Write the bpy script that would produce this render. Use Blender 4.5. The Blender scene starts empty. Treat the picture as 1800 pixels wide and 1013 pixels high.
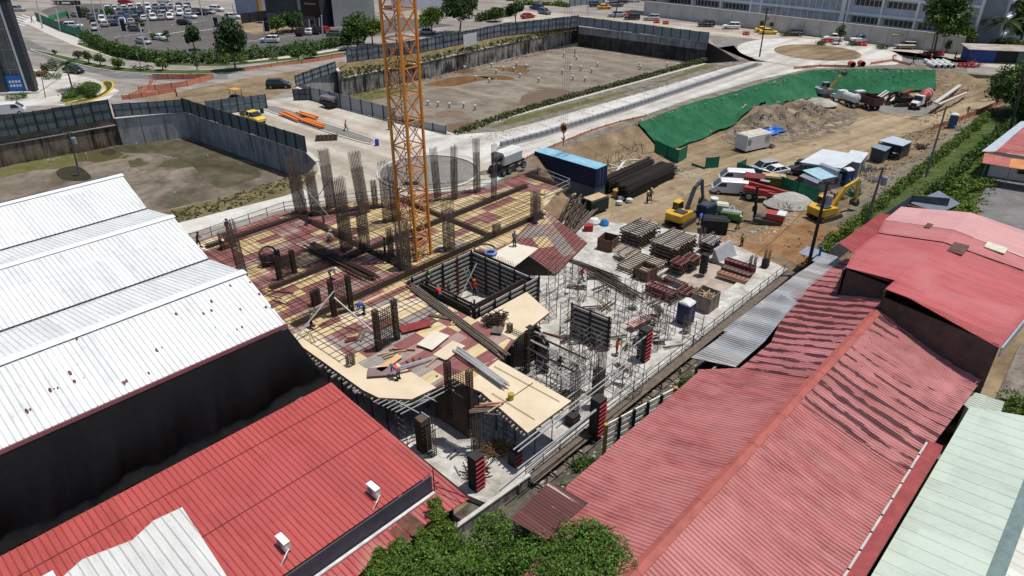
import bpy, math, random, numpy as np
from mathutils import Vector, Matrix
from mathutils.geometry import delaunay_2d_cdt
R=math.radians; PI=math.pi; sin=math.sin; cos=math.cos
scene=bpy.context.scene
# ---------------- camera ----------------
CAMH=36.0; PITCH=R(29.4); F=1240.0
cam_d=bpy.data.cameras.new('camera'); cam=bpy.data.objects.new('camera',cam_d)
scene.collection.objects.link(cam); scene.camera=cam
cam.location=(0,0,CAMH); cam.rotation_euler=(R(90)-PITCH,0,0)
cam_d.sensor_width=36; cam_d.lens=F/1800*36; cam_d.clip_end=3000; cam_d.clip_start=0.5
# ---------------- sky and sun ----------------
SUN=Vector((0.26,0.03,0.965)).normalized()
el=math.asin(SUN.z); az=math.atan2(SUN.x,SUN.y)
w=bpy.data.worlds.new('World'); scene.world=w; w.use_nodes=True
nt=w.node_tree; bg=nt.nodes['Background']; sk=nt.nodes.new('ShaderNodeTexSky')
sk.sky_type='NISHITA'; sk.sun_disc=False; sk.sun_elevation=el; sk.sun_rotation=az
nt.links.new(sk.outputs[0],bg.inputs[0]); bg.inputs[1].default_value=0.1
sd=bpy.data.lights.new('sun','SUN'); sd.energy=4.25; sd.angle=R(0.53); sd.color=(1,.955,.88)
so=bpy.data.objects.new('sun',sd); scene.collection.objects.link(so); so.rotation_euler=SUN.to_track_quat('Z','Y').to_euler()
scene.view_settings.view_transform='Standard'; scene.view_settings.look='None'; scene.view_settings.exposure=0.0; scene.view_settings.gamma=1
scene.render.resolution_x=1024; scene.render.resolution_y=576
# ---------------- pixel (1800 px photo) -> world helpers used to survey the place ----------------
def ray(px,py):
    u=(px-900)/F; v=(506.5-py)/F
    return Vector((u, cos(PITCH)+v*sin(PITCH), -sin(PITCH)+v*cos(PITCH)))
def G(px,py,z=0.0):
    d=ray(px,py); t=(z-CAMH)/d.z; return Vector((d.x*t,d.y*t,z))
TH=R(47); UD=Vector((cos(TH),sin(TH),0)); VD=Vector((-sin(TH),cos(TH),0))
def sv(x,y): return (x*cos(TH)+y*sin(TH), -x*sin(TH)+y*cos(TH))
def XY(pts,z): return [tuple(G(a,b,z)[:2]) for a,b in pts]
# ---------------- mesh builder ----------------
def link(o): scene.collection.objects.link(o); return o
def tag(o,label=None,cat=None,group=None,kind=None):
    if label: o['label']=label
    if cat: o['category']=cat
    if group: o['group']=group
    if kind: o['kind']=kind
    return o
def thing(name,label,cat,loc=(0,0,0),rz=0,group=None):
    o=bpy.data.objects.new(name,None); o.empty_display_size=.2; link(o); o.location=loc; o.rotation_euler=(0,0,rz)
    return tag(o,label,cat,group)
class MB:
    def __init__(s): s.v=[]; s.f=[]
    def quad(s,*p):
        n=len(s.v); s.v+=[tuple(q) for q in p]; s.f.append(tuple(range(n,n+len(p)))); return s
    def hexa(s,b,t):
        n=len(s.v); s.v+=[tuple(q) for q in b]+[tuple(q) for q in t]; k=len(b)
        s.f.append(tuple(n+i for i in range(k-1,-1,-1))); s.f.append(tuple(n+k+i for i in range(k)))
        for i in range(k):
            j=(i+1)%k; s.f.append((n+i,n+j,n+k+j,n+k+i))
        return s
    def box(s,c,d,rz=0,rx=0,ry=0):
        hx,hy,hz=d[0]/2,d[1]/2,d[2]/2; c=Vector(c)
        m=Matrix.Rotation(rz,3,'Z') if rz else Matrix.Identity(3)
        if ry: m=m@Matrix.Rotation(ry,3,'Y')
        if rx: m=m@Matrix.Rotation(rx,3,'X')
        q=lambda x,y,z:c+m@Vector((x,y,z))
        return s.hexa([q(-hx,-hy,-hz),q(hx,-hy,-hz),q(hx,hy,-hz),q(-hx,hy,-hz)],[q(-hx,-hy,hz),q(hx,-hy,hz),q(hx,hy,hz),q(-hx,hy,hz)])
    def b2(s,x0,y0,z0,x1,y1,z1): return s.box(((x0+x1)/2,(y0+y1)/2,(z0+z1)/2),(x1-x0,y1-y0,z1-z0))
    def frame(s,p,q,up=(0,0,1)):
        d=(Vector(q)-Vector(p)); d=d.normalized() if d.length>1e-9 else Vector((0,0,1)); u=Vector(up)
        if abs(d.dot(u))>.97: u=Vector((1,0,0)) if abs(d.x)<.9 else Vector((0,1,0))
        a=d.cross(u).normalized(); return a,a.cross(d).normalized()
    def bar(s,p,q,w=.05,h=None,up=(0,0,1)):
        h=h or w; a,b=s.frame(p,q,up); p=Vector(p); q=Vector(q); a*=w/2; b*=h/2
        return s.hexa([p-a-b,p+a-b,p+a+b,p-a+b],[q-a-b,q+a-b,q+a+b,q-a+b])
    def tube(s,p,q,r0,r1=None,n=8,cap=True):
        r1=r0 if r1 is None else r1; a,b=s.frame(p,q); p=Vector(p); q=Vector(q); k=len(s.v)
        for c,r in((p,r0),(q,r1)):
            for i in range(n):
                t=2*PI*i/n; s.v.append(tuple(c+a*(r*cos(t))+b*(r*sin(t))))
        for i in range(n):
            j=(i+1)%n; s.f.append((k+i,k+j,k+n+j,k+n+i))
        if cap: s.f.append(tuple(k+i for i in range(n-1,-1,-1))); s.f.append(tuple(k+n+i for i in range(n)))
        return s
    def path(s,pts,r,n=6):
        for a,b in zip(pts[:-1],pts[1:]): s.tube(a,b,r,r,n)
        return s
    def lathe(s,prof,c=(0,0,0),n=12,axis='z',sq=1):
        k=len(s.v); c=Vector(c)
        for r,z in prof:
            for i in range(n):
                t=2*PI*i/n; x,y=r*cos(t),r*sin(t)*sq
                s.v.append(tuple(c+(Vector((x,y,z)) if axis=='z' else Vector((z,x,y)) if axis=='x' else Vector((x,z,y)))))
        for m in range(len(prof)-1):
            for i in range(n):
                j=(i+1)%n; s.f.append((k+m*n+i,k+m*n+j,k+(m+1)*n+j,k+(m+1)*n+i))
        s.f.append(tuple(k+i for i in range(n-1,-1,-1))); e=k+(len(prof)-1)*n; s.f.append(tuple(e+i for i in range(n)))
        return s
    def prism(s,poly,z0,z1): return s.hexa([(a,b,z0) for a,b in poly],[(a,b,z1) for a,b in poly])
    def loft(s,secs):
        """secs: list of equal-length closed rings"""
        k=len(s.v); n=len(secs[0])
        for r in secs: s.v+=[tuple(p) for p in r]
        for m in range(len(secs)-1):
            for i in range(n):
                j=(i+1)%n; s.f.append((k+m*n+i,k+m*n+j,k+(m+1)*n+j,k+(m+1)*n+i))
        s.f.append(tuple(k+i for i in range(n-1,-1,-1))); e=k+(len(secs)-1)*n; s.f.append(tuple(e+i for i in range(n)))
        return s
    def build(s,name,mat,parent=None,world=False,smooth=False,label=None,cat=None,group=None,kind=None,origin=None,keep=False):
        me=bpy.data.meshes.new(name); vs=s.v; off=Vector((0,0,0))
        if parent is None and not keep and kind!='structure':
            a=np.array(vs); off=Vector(((a[:,0].min()+a[:,0].max())/2,(a[:,1].min()+a[:,1].max())/2,a[:,2].min()))
        if world and parent is not None: off=Vector(parent.location)
        if off.length>0: vs=[(p[0]-off.x,p[1]-off.y,p[2]-off.z) for p in vs]
        me.from_pydata(vs,[],s.f); me.validate()
        mats=mat if isinstance(mat,(list,tuple)) else [mat]
        for m in mats: me.materials.append(m)
        if smooth: me.polygons.foreach_set('use_smooth',[True]*len(me.polygons))
        o=bpy.data.objects.new(name,me); link(o)
        if parent is not None: o.parent=parent
        else: o.location=off
        return tag(o,label,cat,group,kind)
def dup(root,loc,rz=None,label=None,group=None,mats=None):
    def cp(o,par):
        c=o.copy(); link(c); c.parent=par
        if mats and o.type=='MESH' and o.data.materials and o.data.materials[0].name in mats:
            key=(o.data.name,mats[o.data.materials[0].name].name)
            if key not in _mc:
                m=o.data.copy(); m.materials[0]=mats[o.data.materials[0].name]; _mc[key]=m
            c.data=_mc[key]
        for ch in list(o.children): cp(ch,c)
        return c
    r=cp(root,None); r.location=loc
    if rz is not None: r.rotation_euler=(0,0,rz)
    if label: r['label']=label
    if group: r['group']=group
    return r
_mc={}
# ---------------- materials ----------------
def nn(nt,t,**k):
    n=nt.nodes.new(t)
    for a,b in k.items():
        if a.startswith('i_'): n.inputs[a[2:].replace('_',' ')].default_value=b
        elif a.startswith('n_'): n.inputs[int(a[2:])].default_value=b
        else: setattr(n,a,b)
    return n
def C4(c): return (c[0],c[1],c[2],1)
def sh(c,k): return tuple(min(.95,x*k) for x in c)
def newmat(name,rough=.8,metal=0,spec=.3):
    m=bpy.data.materials.new(name); m.use_nodes=True; nt=m.node_tree; b=nt.nodes['Principled BSDF']
    b.inputs['Roughness'].default_value=rough; b.inputs['Metallic'].default_value=metal; b.inputs['Specular IOR Level'].default_value=spec
    return m,nt,b
def coords(nt,scale=(1,1,1),rz=0,rand=False):
    tc=nn(nt,'ShaderNodeTexCoord'); mp=nn(nt,'ShaderNodeMapping'); mp.vector_type='TEXTURE' if False else 'POINT'
    mp.inputs['Scale'].default_value=scale
    r=nn(nt,'ShaderNodeMapping'); r.inputs['Rotation'].default_value=(0,0,-rz)
    nt.links.new(tc.outputs['Object'],r.inputs[0]); nt.links.new(r.outputs[0],mp.inputs[0]); return mp.outputs[0]
def noise(nt,vec,scale,detail=6,rough=.6,dist=0):
    n=nn(nt,'ShaderNodeTexNoise'); n.inputs['Scale'].default_value=scale; n.inputs['Detail'].default_value=detail
    n.inputs['Roughness'].default_value=rough; n.inputs['Distortion'].default_value=dist
    nt.links.new(vec,n.inputs['Vector']); return n.outputs[0]
def ramp(nt,fac,stops,interp='LINEAR'):
    r=nn(nt,'ShaderNodeValToRGB'); r.color_ramp.interpolation=interp; e=r.color_ramp.elements
    e[0].position=stops[0][0]; e[0].color=C4(stops[0][1]); e[1].position=stops[1][0]; e[1].color=C4(stops[1][1])
    for p,c in stops[2:]: x=e.new(p); x.color=C4(c)
    nt.links.new(fac,r.inputs[0]); return r.outputs[0]
def mix(nt,a,b,fac,mode='MIX'):
    m=nn(nt,'ShaderNodeMix',data_type='RGBA',blend_type=mode)
    for s,x in((6,a),(7,b)):
        if isinstance(x,tuple): m.inputs[s].default_value=C4(x)
        else: nt.links.new(x,m.inputs[s])
    if isinstance(fac,(int,float)): m.inputs[0].default_value=fac
    else: nt.links.new(fac,m.inputs[0])
    return m.outputs[2]
def math_(nt,op,a,b=0.5):
    m=nn(nt,'ShaderNodeMath',operation=op)
    for i,x in enumerate((a,b)):
        if isinstance(x,(int,float)): m.inputs[i].default_value=x
        else: nt.links.new(x,m.inputs[i])
    return m.outputs[0]
def bump(nt,b,h,st=.3,d=.05):
    n=nn(nt,'ShaderNodeBump'); n.inputs['Strength'].default_value=st; n.inputs['Distance'].default_value=d
    nt.links.new(h,n.inputs['Height']); nt.links.new(n.outputs[0],b.inputs['Normal'])
def M(name,c,rough=.8,var=.25,scale=1.5,metal=0,spec=.3,c2=None,bst=0.,stretch=(1,1,1),rz=0,fine=12):
    m,nt,b=newmat(name,rough,metal,spec); v=coords(nt,stretch,rz)
    n=noise(nt,v,scale,8,.62); lo=sh(c,1-var); hi=sh(c,1+var) if c2 is None else c2
    col=ramp(nt,n,[(.3,lo),(.7,hi)])
    n2=noise(nt,v,scale*fine,3,.6); col=mix(nt,col,ramp(nt,n2,[(.3,(.78,.78,.78)),(.7,(1,1,1))]),.5 if var>.1 else .2,'MULTIPLY')
    nt.links.new(col,b.inputs['Base Color'])
    if bst: bump(nt,b,n2,bst)
    return m
def ground_mat(name,stops,scale,fine=(.75,1.1),wet=None,bst=.4,rough=.95,stretch=(1,1,1),rz=0,fs=3.,dist=.6,tracks=None):
    m,nt,b=newmat(name,rough,0,.15); v=coords(nt,stretch,rz); v0=coords(nt)
    col=ramp(nt,noise(nt,v,scale,9,.65,dist),stops)
    f=noise(nt,v0,fs,8,.7); col=mix(nt,col,ramp(nt,f,[(.3,(fine[0],)*3),(.7,(min(fine[1],1),)*3)]),.9,'MULTIPLY')
    g=noise(nt,v0,scale*4,6,.7); col=mix(nt,col,ramp(nt,g,[(.35,(.72,.7,.68)),(.6,(1,1,1))]),.7,'MULTIPLY')
    if tracks:
        tv=coords(nt,(.03,1,1),tracks[0]); t=noise(nt,tv,tracks[1],5,.6,.3); col=mix(nt,col,ramp(nt,t,[(.38,(.68,.66,.62)),(.56,(1,1,1))]),.8,'MULTIPLY')
    if wet:
        wn=noise(nt,v0,wet[0],4,.5,.4); mk=ramp(nt,wn,[(wet[1],(0,0,0)),(wet[1]+.02,(1,1,1))]); col=mix(nt,col,wet[2],mk)
        rr=math_(nt,'MULTIPLY_ADD',mk,-.7); rr.node.inputs[2].default_value=rough; nt.links.new(rr,b.inputs['Roughness'])
    nt.links.new(col,b.inputs['Base Color'])
    if bst: bump(nt,b,f,bst,.15)
    return m
def wall_mat(name,c,stain,amt=.5,rough=.9,vs=1.,joints=None):
    """concrete wall with vertical streaks and stains"""
    m,nt,b=newmat(name,rough,0,.2); v=coords(nt,(1,1,.12)); v0=coords(nt)
    n=noise(nt,v,1.3*vs,8,.7); n2=noise(nt,v0,.25,6,.65); k=math_(nt,'ADD',n,n2)
    col=ramp(nt,k,[(.5+.5*(1-amt)-.12,c),(.5+.5*(1-amt)+.12,stain)])
    # ramp expects 0-1: shift
    sc=math_(nt,'MULTIPLY',k,.5); r=[x for x in nt.nodes if x.type=='VALTORGB'][-1]; nt.links.new(sc,r.inputs[0])
    e=r.color_ramp.elements; e[0].position=.5-(amt-.5)*.3-.06; e[1].position=.5-(amt-.5)*.3+.06
    f=noise(nt,v0,6,4,.6); col=mix(nt,r.outputs[0],ramp(nt,f,[(.3,(.75,.75,.75)),(.7,(1,1,1))]),.6,'MULTIPLY')
    nt.links.new(col,b.inputs['Base Color']); bump(nt,b,f,.3); return m
def roof_mat(name,c,c2,streak,rd,rough=.45,stain=0.,stainc=(.1,.03,.03),patch=None,spec=.4,ss=2.2):
    """painted corrugated sheet: streaks run along the ribs (direction rd)"""
    m,nt,b=newmat(name,rough,0,spec); v=coords(nt,(.06,1,1),rd); v0=coords(nt)
    n=noise(nt,v,ss,7,.65); col=ramp(nt,n,[(.5-streak*.5,c),(.5+streak*.5,c2)])
    v4=coords(nt,(1,1,1),rd); s4=nn(nt,'ShaderNodeSeparateXYZ'); nt.links.new(v4,s4.inputs[0]); c4=nn(nt,'ShaderNodeCombineXYZ')
    nt.links.new(math_(nt,'FLOOR',math_(nt,'MULTIPLY',s4.outputs[1],1.05)),c4.inputs[1]); nt.links.new(math_(nt,'FLOOR',math_(nt,'MULTIPLY',s4.outputs[0],.19)),c4.inputs[0])
    wn=nn(nt,'ShaderNodeTexWhiteNoise'); nt.links.new(c4.outputs[0],wn.inputs['Vector']); col=mix(nt,col,ramp(nt,wn.outputs[0],[(0,(.80,.80,.80)),(1,(1,1,1))]),.75,'MULTIPLY')
    dr=noise(nt,coords(nt,(.12,1,1),rd),3.2,5,.75); col=mix(nt,col,ramp(nt,dr,[(.28,(.66,.62,.6)),(.46,(1,1,1))]),.7,'MULTIPLY')
    n0=noise(nt,v0,.16,6,.6,.5); col=mix(nt,col,patch or sh(c,.8),ramp(nt,n0,[(.48,(0,0,0)),(.66,(1,1,1))]))
    if stain:
        v2=coords(nt,(.05,1.,1),rd); s=noise(nt,v2,2.2,6,.7); big=noise(nt,v0,.11,3,.5); v3=coords(nt,(1,1,1),rd); sp=nn(nt,'ShaderNodeSeparateXYZ'); nt.links.new(v3,sp.inputs[0])
        w_=math_(nt,'MULTIPLY_ADD',sp.outputs[1],5.4); nt.links.new(math_(nt,'MULTIPLY',noise(nt,v0,.35,3,.5),5.),w_.node.inputs[2]); st=math_(nt,'SINE',w_)
        a=math_(nt,'ADD',math_(nt,'MULTIPLY',st,.11),math_(nt,'ADD',math_(nt,'MULTIPLY',s,.6),math_(nt,'MULTIPLY',big,.6))); mk=ramp(nt,a,[(.72-.12*stain,(0,0,0)),(.735-.12*stain,(1,1,1))])
        col=mix(nt,col,stainc,mk)
    f=noise(nt,v0,5,4,.6); col=mix(nt,col,ramp(nt,f,[(.3,(.88,.88,.88)),(.6,(1,1,1))]),.6,'MULTIPLY')
    # sheet laps across the ribs
    nt.links.new(col,b.inputs['Base Color']); return m
def foliage_mat(name,c1,c2,c3):
    m,nt,b=newmat(name,.55,0,.25); g=nn(nt,'ShaderNodeNewGeometry'); v=coords(nt)
    col=ramp(nt,g.outputs['Random Per Island'],[(0,c1),(.5,c2),(1,c3)])
    n=noise(nt,v,.9,4,.6); col=mix(nt,col,ramp(nt,n,[(.35,(.6,.65,.55)),(.6,(1,1,1))]),.8,'MULTIPLY')
    nt.links.new(col,b.inputs['Base Color'])
    tr=nn(nt,'ShaderNodeBsdfTranslucent'); nt.links.new(col,tr.inputs[0]); ms=nn(nt,'ShaderNodeMixShader'); ms.inputs[0].default_value=.22
    nt.links.new(b.outputs[0],ms.inputs[1]); nt.links.new(tr.outputs[0],ms.inputs[2]); nt.links.new(ms.outputs[0],nt.nodes['Material Output'].inputs[0]); return m
def paint(name,c,rough=.3,metal=0,var=.06): return M(name,c,rough,var,1.2,metal,.5)
# ---------------- region meshes ----------------
def inside(px,py,poly):
    c=np.zeros(px.shape,bool); n=len(poly); j=n-1
    for i in range(n):
        xi,yi=poly[i]; xj,yj=poly[j]
        if yi!=yj:
            k=((yi>py)!=(yj>py))&(px<(xj-xi)*(py-yi)/(yj-yi)+xi); c^=k
        j=i
    return c
def pdist(px,py,line):
    d=np.full(np.shape(px),1e9)
    for (ax,ay),(bx,by) in zip(line[:-1],line[1:]):
        ux,uy=bx-ax,by-ay; l=ux*ux+uy*uy+1e-12; t=np.clip(((px-ax)*ux+(py-ay)*uy)/l,0,1)
        d=np.minimum(d,np.hypot(px-ax-t*ux,py-ay-t*uy))
    return d
def region(name,outer,z,mat,holes=(),step=None,parent=None,smooth=False,label=None,cat=None,kind='structure',group=None,jit=.25,thick=0,seed=1):
    polys=[list(outer)]+[list(h) for h in holes]; vs=[]; ed=[]
    for p in polys:
        n=len(vs)
        if step:
            q=[]
            for a,b in zip(p,p[1:]+p[:1]):
                k=max(1,int(math.dist(a,b)/step)); q+=[(a[0]+(b[0]-a[0])*i/k,a[1]+(b[1]-a[1])*i/k) for i in range(k)]
            p=q
        vs+=[Vector(x) for x in p]; ed+=[(n+i,n+(i+1)%len(p)) for i in range(len(p))]
    if step:
        a=np.array(outer); rs=np.random.RandomState(seed)
        gx,gy=np.meshgrid(np.arange(a[:,0].min(),a[:,0].max(),step),np.arange(a[:,1].min(),a[:,1].max(),step))
        gx=gx.ravel()+rs.uniform(-jit,jit,gx.size)*step; gy=gy.ravel()+rs.uniform(-jit,jit,gy.size)*step
        k=inside(gx,gy,outer)
        for h in holes: k&=~inside(gx,gy,h)
        vs+=[Vector((x,y)) for x,y in zip(gx[k],gy[k])]
    V,E,Fc,_,_,_=delaunay_2d_cdt(vs,ed,[],0,1e-4)
    va=np.array([(x.x,x.y) for x in V]); fa=np.array([tuple(f) for f in Fc]); c=va[fa].mean(1)
    k=inside(c[:,0],c[:,1],outer)
    for h in holes: k&=~inside(c[:,0],c[:,1],h)
    fa=fa[k]; zz=z(va[:,0],va[:,1]) if callable(z) else np.full(len(va),float(z))
    mb=MB(); mb.v=[(x,y,h) for (x,y),h in zip(va.tolist(),np.asarray(zz).tolist())]; mb.f=[tuple(f) for f in fa.tolist()]
    # face up
    t=va[fa[0]]; 
    if np.cross(t[1]-t[0],t[2]-t[0])<0: mb.f=[f[::-1] for f in mb.f]
    if thick:
        for p in polys:
            zf=(lambda x,y:float(z(np.array([x]),np.array([y]))[0])) if callable(z) else (lambda x,y:z)
            for a,b in zip(p,p[1:]+p[:1]): mb.quad((*a,zf(*a)-thick),(*b,zf(*b)-thick),(*b,zf(*b)),(*a,zf(*a)))
    return mb.build(name,mat,parent,world=parent is not None,smooth=smooth,label=label,cat=cat,kind=kind,group=group,keep=(kind=='structure'))
def clip(p,d,poly):
    """parameters t where the line p+t*d is inside poly (even-odd)"""
    ts=[]
    for (ax,ay),(bx,by) in zip(poly,poly[1:]+poly[:1]):
        ex,ey=bx-ax,by-ay; den=d[0]*ey-d[1]*ex
        if abs(den)<1e-9: continue
        t=((ax-p[0])*ey-(ay-p[1])*ex)/den; u=((ax-p[0])*d[1]-(ay-p[1])*d[0])/den
        if 0<=u<1: ts.append(t)
    ts.sort(); return list(zip(ts[::2],ts[1::2]))
def hatch(poly,ang,sp,off=0,holes=()):
    """segments of parallel lines at angle ang, spacing sp, clipped to poly"""
    d=(cos(ang),sin(ang)); n=(-sin(ang),cos(ang)); ws=[x*n[0]+y*n[1] for x,y in poly]; out=[]
    k=math.ceil((min(ws)-off)/sp)
    while k*sp+off<max(ws):
        w_=k*sp+off; p=(n[0]*w_,n[1]*w_); iv=clip(p,d,poly)
        for h in holes:
            hv=clip(p,d,list(h)); nw=[]
            for a,b in iv:
                segs=[(a,b)]
                for c,e in hv: segs=[s for x,y in segs for s in ((x,min(y,c)),(max(x,e),y)) if s[1]-s[0]>.05]
                nw+=segs
            iv=nw
        out+=[((p[0]+d[0]*a,p[1]+d[1]*a),(p[0]+d[0]*b,p[1]+d[1]*b)) for a,b in iv if b-a>.05]; k+=1
    return out
# ---------------- ground, roads, pits ----------------
def W(s,v,z=0.0): return Vector((s*cos(TH)-v*sin(TH),s*sin(TH)+v*cos(TH),z))
def Wp(pts): return [tuple(W(a,b)[:2]) for a,b in pts]
DK=4.3; SL=.6
TOPPX=[(300,440),(500,372),(600,356),(680,350),(780,347),(870,330),(905,298),(950,272),(1110,221),(1125,212),(1200,188),(1300,160),(1380,135),(1430,124),(1500,121),(1560,120),(1650,123),(1700,130)]
TOP=XY(TOPPX,4.0)
LOW=TOP+Wp([(176,12),(300,12),(300,-120),(-60,-120),(-60,74)])
def sstep(t): t=np.clip(t,0,1); return t*t*(3-2*t)
MOUNDS=[(1360,215,2.6,6,5),(1320,222,2.1,5,4),(1405,200,2.3,5,4),(1440,185,1.1,4,3),(1290,240,.9,5,3),(1165,300,.5,4,3),(1390,350,1.2,3.4,2.4),(1360,365,.7,2.5,2),(1300,455,.4,4,3),(1245,465,.3,3,2),(1400,395,.4,3,2)]
MD=[(*G(a,b,0)[:2],h,r1,r2) for a,b,h,r1,r2 in MOUNDS]
def vn(x,y,k,sd=0):
    return (np.sin(x*k+1.3*np.sin(y*k*.7+sd))+np.sin(y*k*1.3+1.7*np.sin(x*k*.9+sd*2)))*.5
def zg(x,y,rough=True):
    x=np.asarray(x,float); y=np.asarray(y,float); s=x*cos(TH)+y*sin(TH); v=-x*sin(TH)+y*cos(TH)
    hill=np.clip((33-v)/11,0,1)*1.3*sstep((s-68)/8)
    low=-2.4*(1-sstep((v-25.2)/2.))*(1-sstep((s-68)/5)); low=np.where((s<24)&(v<42),-2.4,low)
    z=hill+low
    if rough:
        m=np.clip((s-64)/6,0,1)*np.clip((v-20)/4,0,1); m2=np.where(v>31,1,.35)
        z=z+m*m2*(.10*vn(x,y,.9)+.06*vn(x,y,2.3,1)+.05*vn(x,y,.35,2))
        for mx,my,h,r1,r2 in MD:
            d=((x-mx)/r1)**2+((y-my)/r2)**2; z=z+h*np.exp(-d*1.5)*(1+.35*vn(x,y,1.9,mx))
    d=pdist(x,y,TOP); sl=4*(1-np.clip(d/5.6,0,1)); rp=4*sstep((s-154)/20)
    return np.maximum(np.maximum(z,sl),np.where(v<60,rp,0))
def zf(x,y,off=0): return float(zg(np.array([x]),np.array([y]))[0])+off
def GZ(px,py,z0=0.):
    z=z0
    for _ in range(12):
        p=G(px,py,z); z=.5*z+.5*zf(p.x,p.y)
    p=G(px,py,z); p.z=zf(p.x,p.y); return p
# materials
m_street=ground_mat('street_concrete',[(.3,(.27,.245,.22)),(.55,(.36,.33,.30)),(.75,(.43,.40,.36))],.07,fs=2,bst=.15,tracks=(R(-20),.5))
m_new=ground_mat('new_concrete',[(.3,(.50,.48,.44)),(.5,(.60,.58,.54)),(.7,(.68,.66,.63))],.12,fs=1.5,bst=.1,fine=(.85,1.),tracks=(TH,.35))
m_used=ground_mat('dusty_concrete',[(.3,(.40,.35,.28)),(.5,(.50,.45,.38)),(.7,(.60,.56,.51))],.1,fs=1.2,bst=.12,fine=(.82,1.),tracks=(R(-42),.45))
m_slab=ground_mat('slab_concrete',[(.3,(.33,.31,.27)),(.47,(.50,.48,.44)),(.65,(.68,.66,.62))],.5,fs=2.5,bst=.2,fine=(.7,1.))
m_dirt=ground_mat('site_dirt',[(.28,(.15,.105,.062)),(.45,(.25,.185,.115)),(.58,(.345,.262,.165)),(.75,(.43,.34,.225))],.12,fs=1.6,bst=.9,tracks=(R(38),.5))
m_road_d=ground_mat('dirt_track',[(.3,(.31,.235,.15)),(.6,(.42,.33,.215)),(.8,(.48,.39,.27))],.1,fs=1.3,bst=.6,tracks=(R(36),.55))
m_orange=ground_mat('orange_clay',[(.3,(.17,.085,.038)),(.5,(.30,.165,.08)),(.72,(.41,.26,.145))],.2,fs=1.4,bst=1.)
m_gravel=ground_mat('grey_gravel',[(.3,(.19,.18,.165)),(.6,(.27,.255,.235)),(.8,(.33,.31,.285))],.25,fs=3,bst=.8)
m_rubble=ground_mat('rubble_soil',[(.3,(.12,.10,.08)),(.5,(.22,.19,.155)),(.75,(.36,.33,.29))],.5,fs=3,bst=1.)
m_pit=ground_mat('pit_floor_mud',[(.25,(.13,.105,.08)),(.45,(.22,.185,.145)),(.6,(.29,.25,.2)),(.78,(.37,.33,.27))],.09,fs=.9,bst=.4,wet=(.055,.60,(.15,.095,.05)),fine=(.75,1.),stretch=(1,1.8,1),rz=R(-20),dist=1.2)
m_pit1=ground_mat('pit_floor_wet_mud',[(.25,(.075,.062,.045)),(.42,(.14,.115,.085)),(.55,(.22,.185,.145)),(.72,(.33,.285,.235))],.11,fs=.9,bst=.4,wet=(.06,.55,(.085,.075,.035)),fine=(.7,1.),dist=1.2)
m_moss=ground_mat('moss_grass',[(.3,(.09,.09,.03)),(.5,(.14,.14,.05)),(.75,(.22,.20,.11))],.5,fs=3,bst=.8)
m_grass=ground_mat('lawn',[(.3,(.04,.06,.015)),(.5,(.07,.105,.025)),(.75,(.14,.15,.06))],.4,fs=4,bst=.6)
m_drygrass=ground_mat('dry_grass_bank',[(.3,(.10,.085,.04)),(.5,(.20,.16,.08)),(.7,(.28,.24,.13)),(.85,(.16,.17,.06))],.6,fs=4,bst=1.)
m_asph=ground_mat('asphalt',[(.3,(.115,.105,.10)),(.6,(.145,.135,.13)),(.8,(.17,.16,.15))],.15,fs=4,bst=.2)
m_asph2=ground_mat('worn_asphalt',[(.3,(.13,.125,.12)),(.5,(.19,.185,.18)),(.75,(.26,.25,.24))],.12,fs=2,bst=.2)
m_hill=ground_mat('hillside_earth',[(.3,(.12,.10,.07)),(.5,(.21,.18,.135)),(.7,(.30,.265,.21))],.35,fs=2,bst=.8,stretch=(.12,1,1),rz=R(40),dist=.2)
m_white=M('white_paint_line',(.7,.7,.68),.7,.12,2)
m_yel=M('yellow_paint_line',(.65,.40,.03),.7,.12,2)
m_kerb=M('kerb_concrete',(.50,.48,.44),.85,.15,2)
# plateau with holes
P1T=XY([(-250,285),(0,243),(200,209),(325,197),(540,268),(558,285),(543,303),(400,345),(280,372),(100,400),(-250,470)],4.)
P2T=XY([(518,152),(592,120),(610,110),(738,93),(880,64),(1018,47),(1245,75),(1262,84),(1300,108),(1240,112),(1100,150),(900,205),(800,237),(690,212),(600,184),(540,162)],4.)
BIG=[(-700,-400),(900,-400),(900,1200),(-700,1200)]
region('ground',BIG,3.996,m_street,holes=[LOW,P1T,P2T])
region('terrain',LOW,lambda x,y:zg(x,y),m_dirt,step=1.9,smooth=True,jit=.3)
region('pit_floor',P1T,-.3,m_pit1); region('pit_floor',P2T,-1.,m_pit)
def over(name,px,mat,z=4.,k=1,holes=(),off=.004):
    return region(name,XY(px,z),z+off*k,mat,holes=holes)
def drape(name,poly,mat,off=.05,step=1.2): return region(name,poly,lambda x,y:zg(x,y)+off,mat,step=step,smooth=True)
def smooth_px(pts,n=6,closed=True):
    out=[]; N=len(pts); rng=range(N if closed else N-1)
    for i in rng:
        p0,p1,p2,p3=[pts[(i+k)%N] if closed else pts[min(max(i+k,0),N-1)] for k in(-1,0,1,2)]
        for j in range(n):
            t=j/n; out.append(tuple(.5*((2*p1[c])+(-p0[c]+p2[c])*t+(2*p0[c]-5*p1[c]+4*p2[c]-p3[c])*t*t+(-p0[c]+3*p1[c]-3*p2[c]+p3[c])*t**3) for c in(0,1)))
    if not closed: out.append(tuple(pts[-1]))
    return out
def circ(c,r,n=40,a0=0,a1=2*PI): return [(c[0]+r*cos(a0+(a1-a0)*i/n),c[1]+r*sin(a0+(a1-a0)*i/n)) for i in range(n)]
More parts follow.
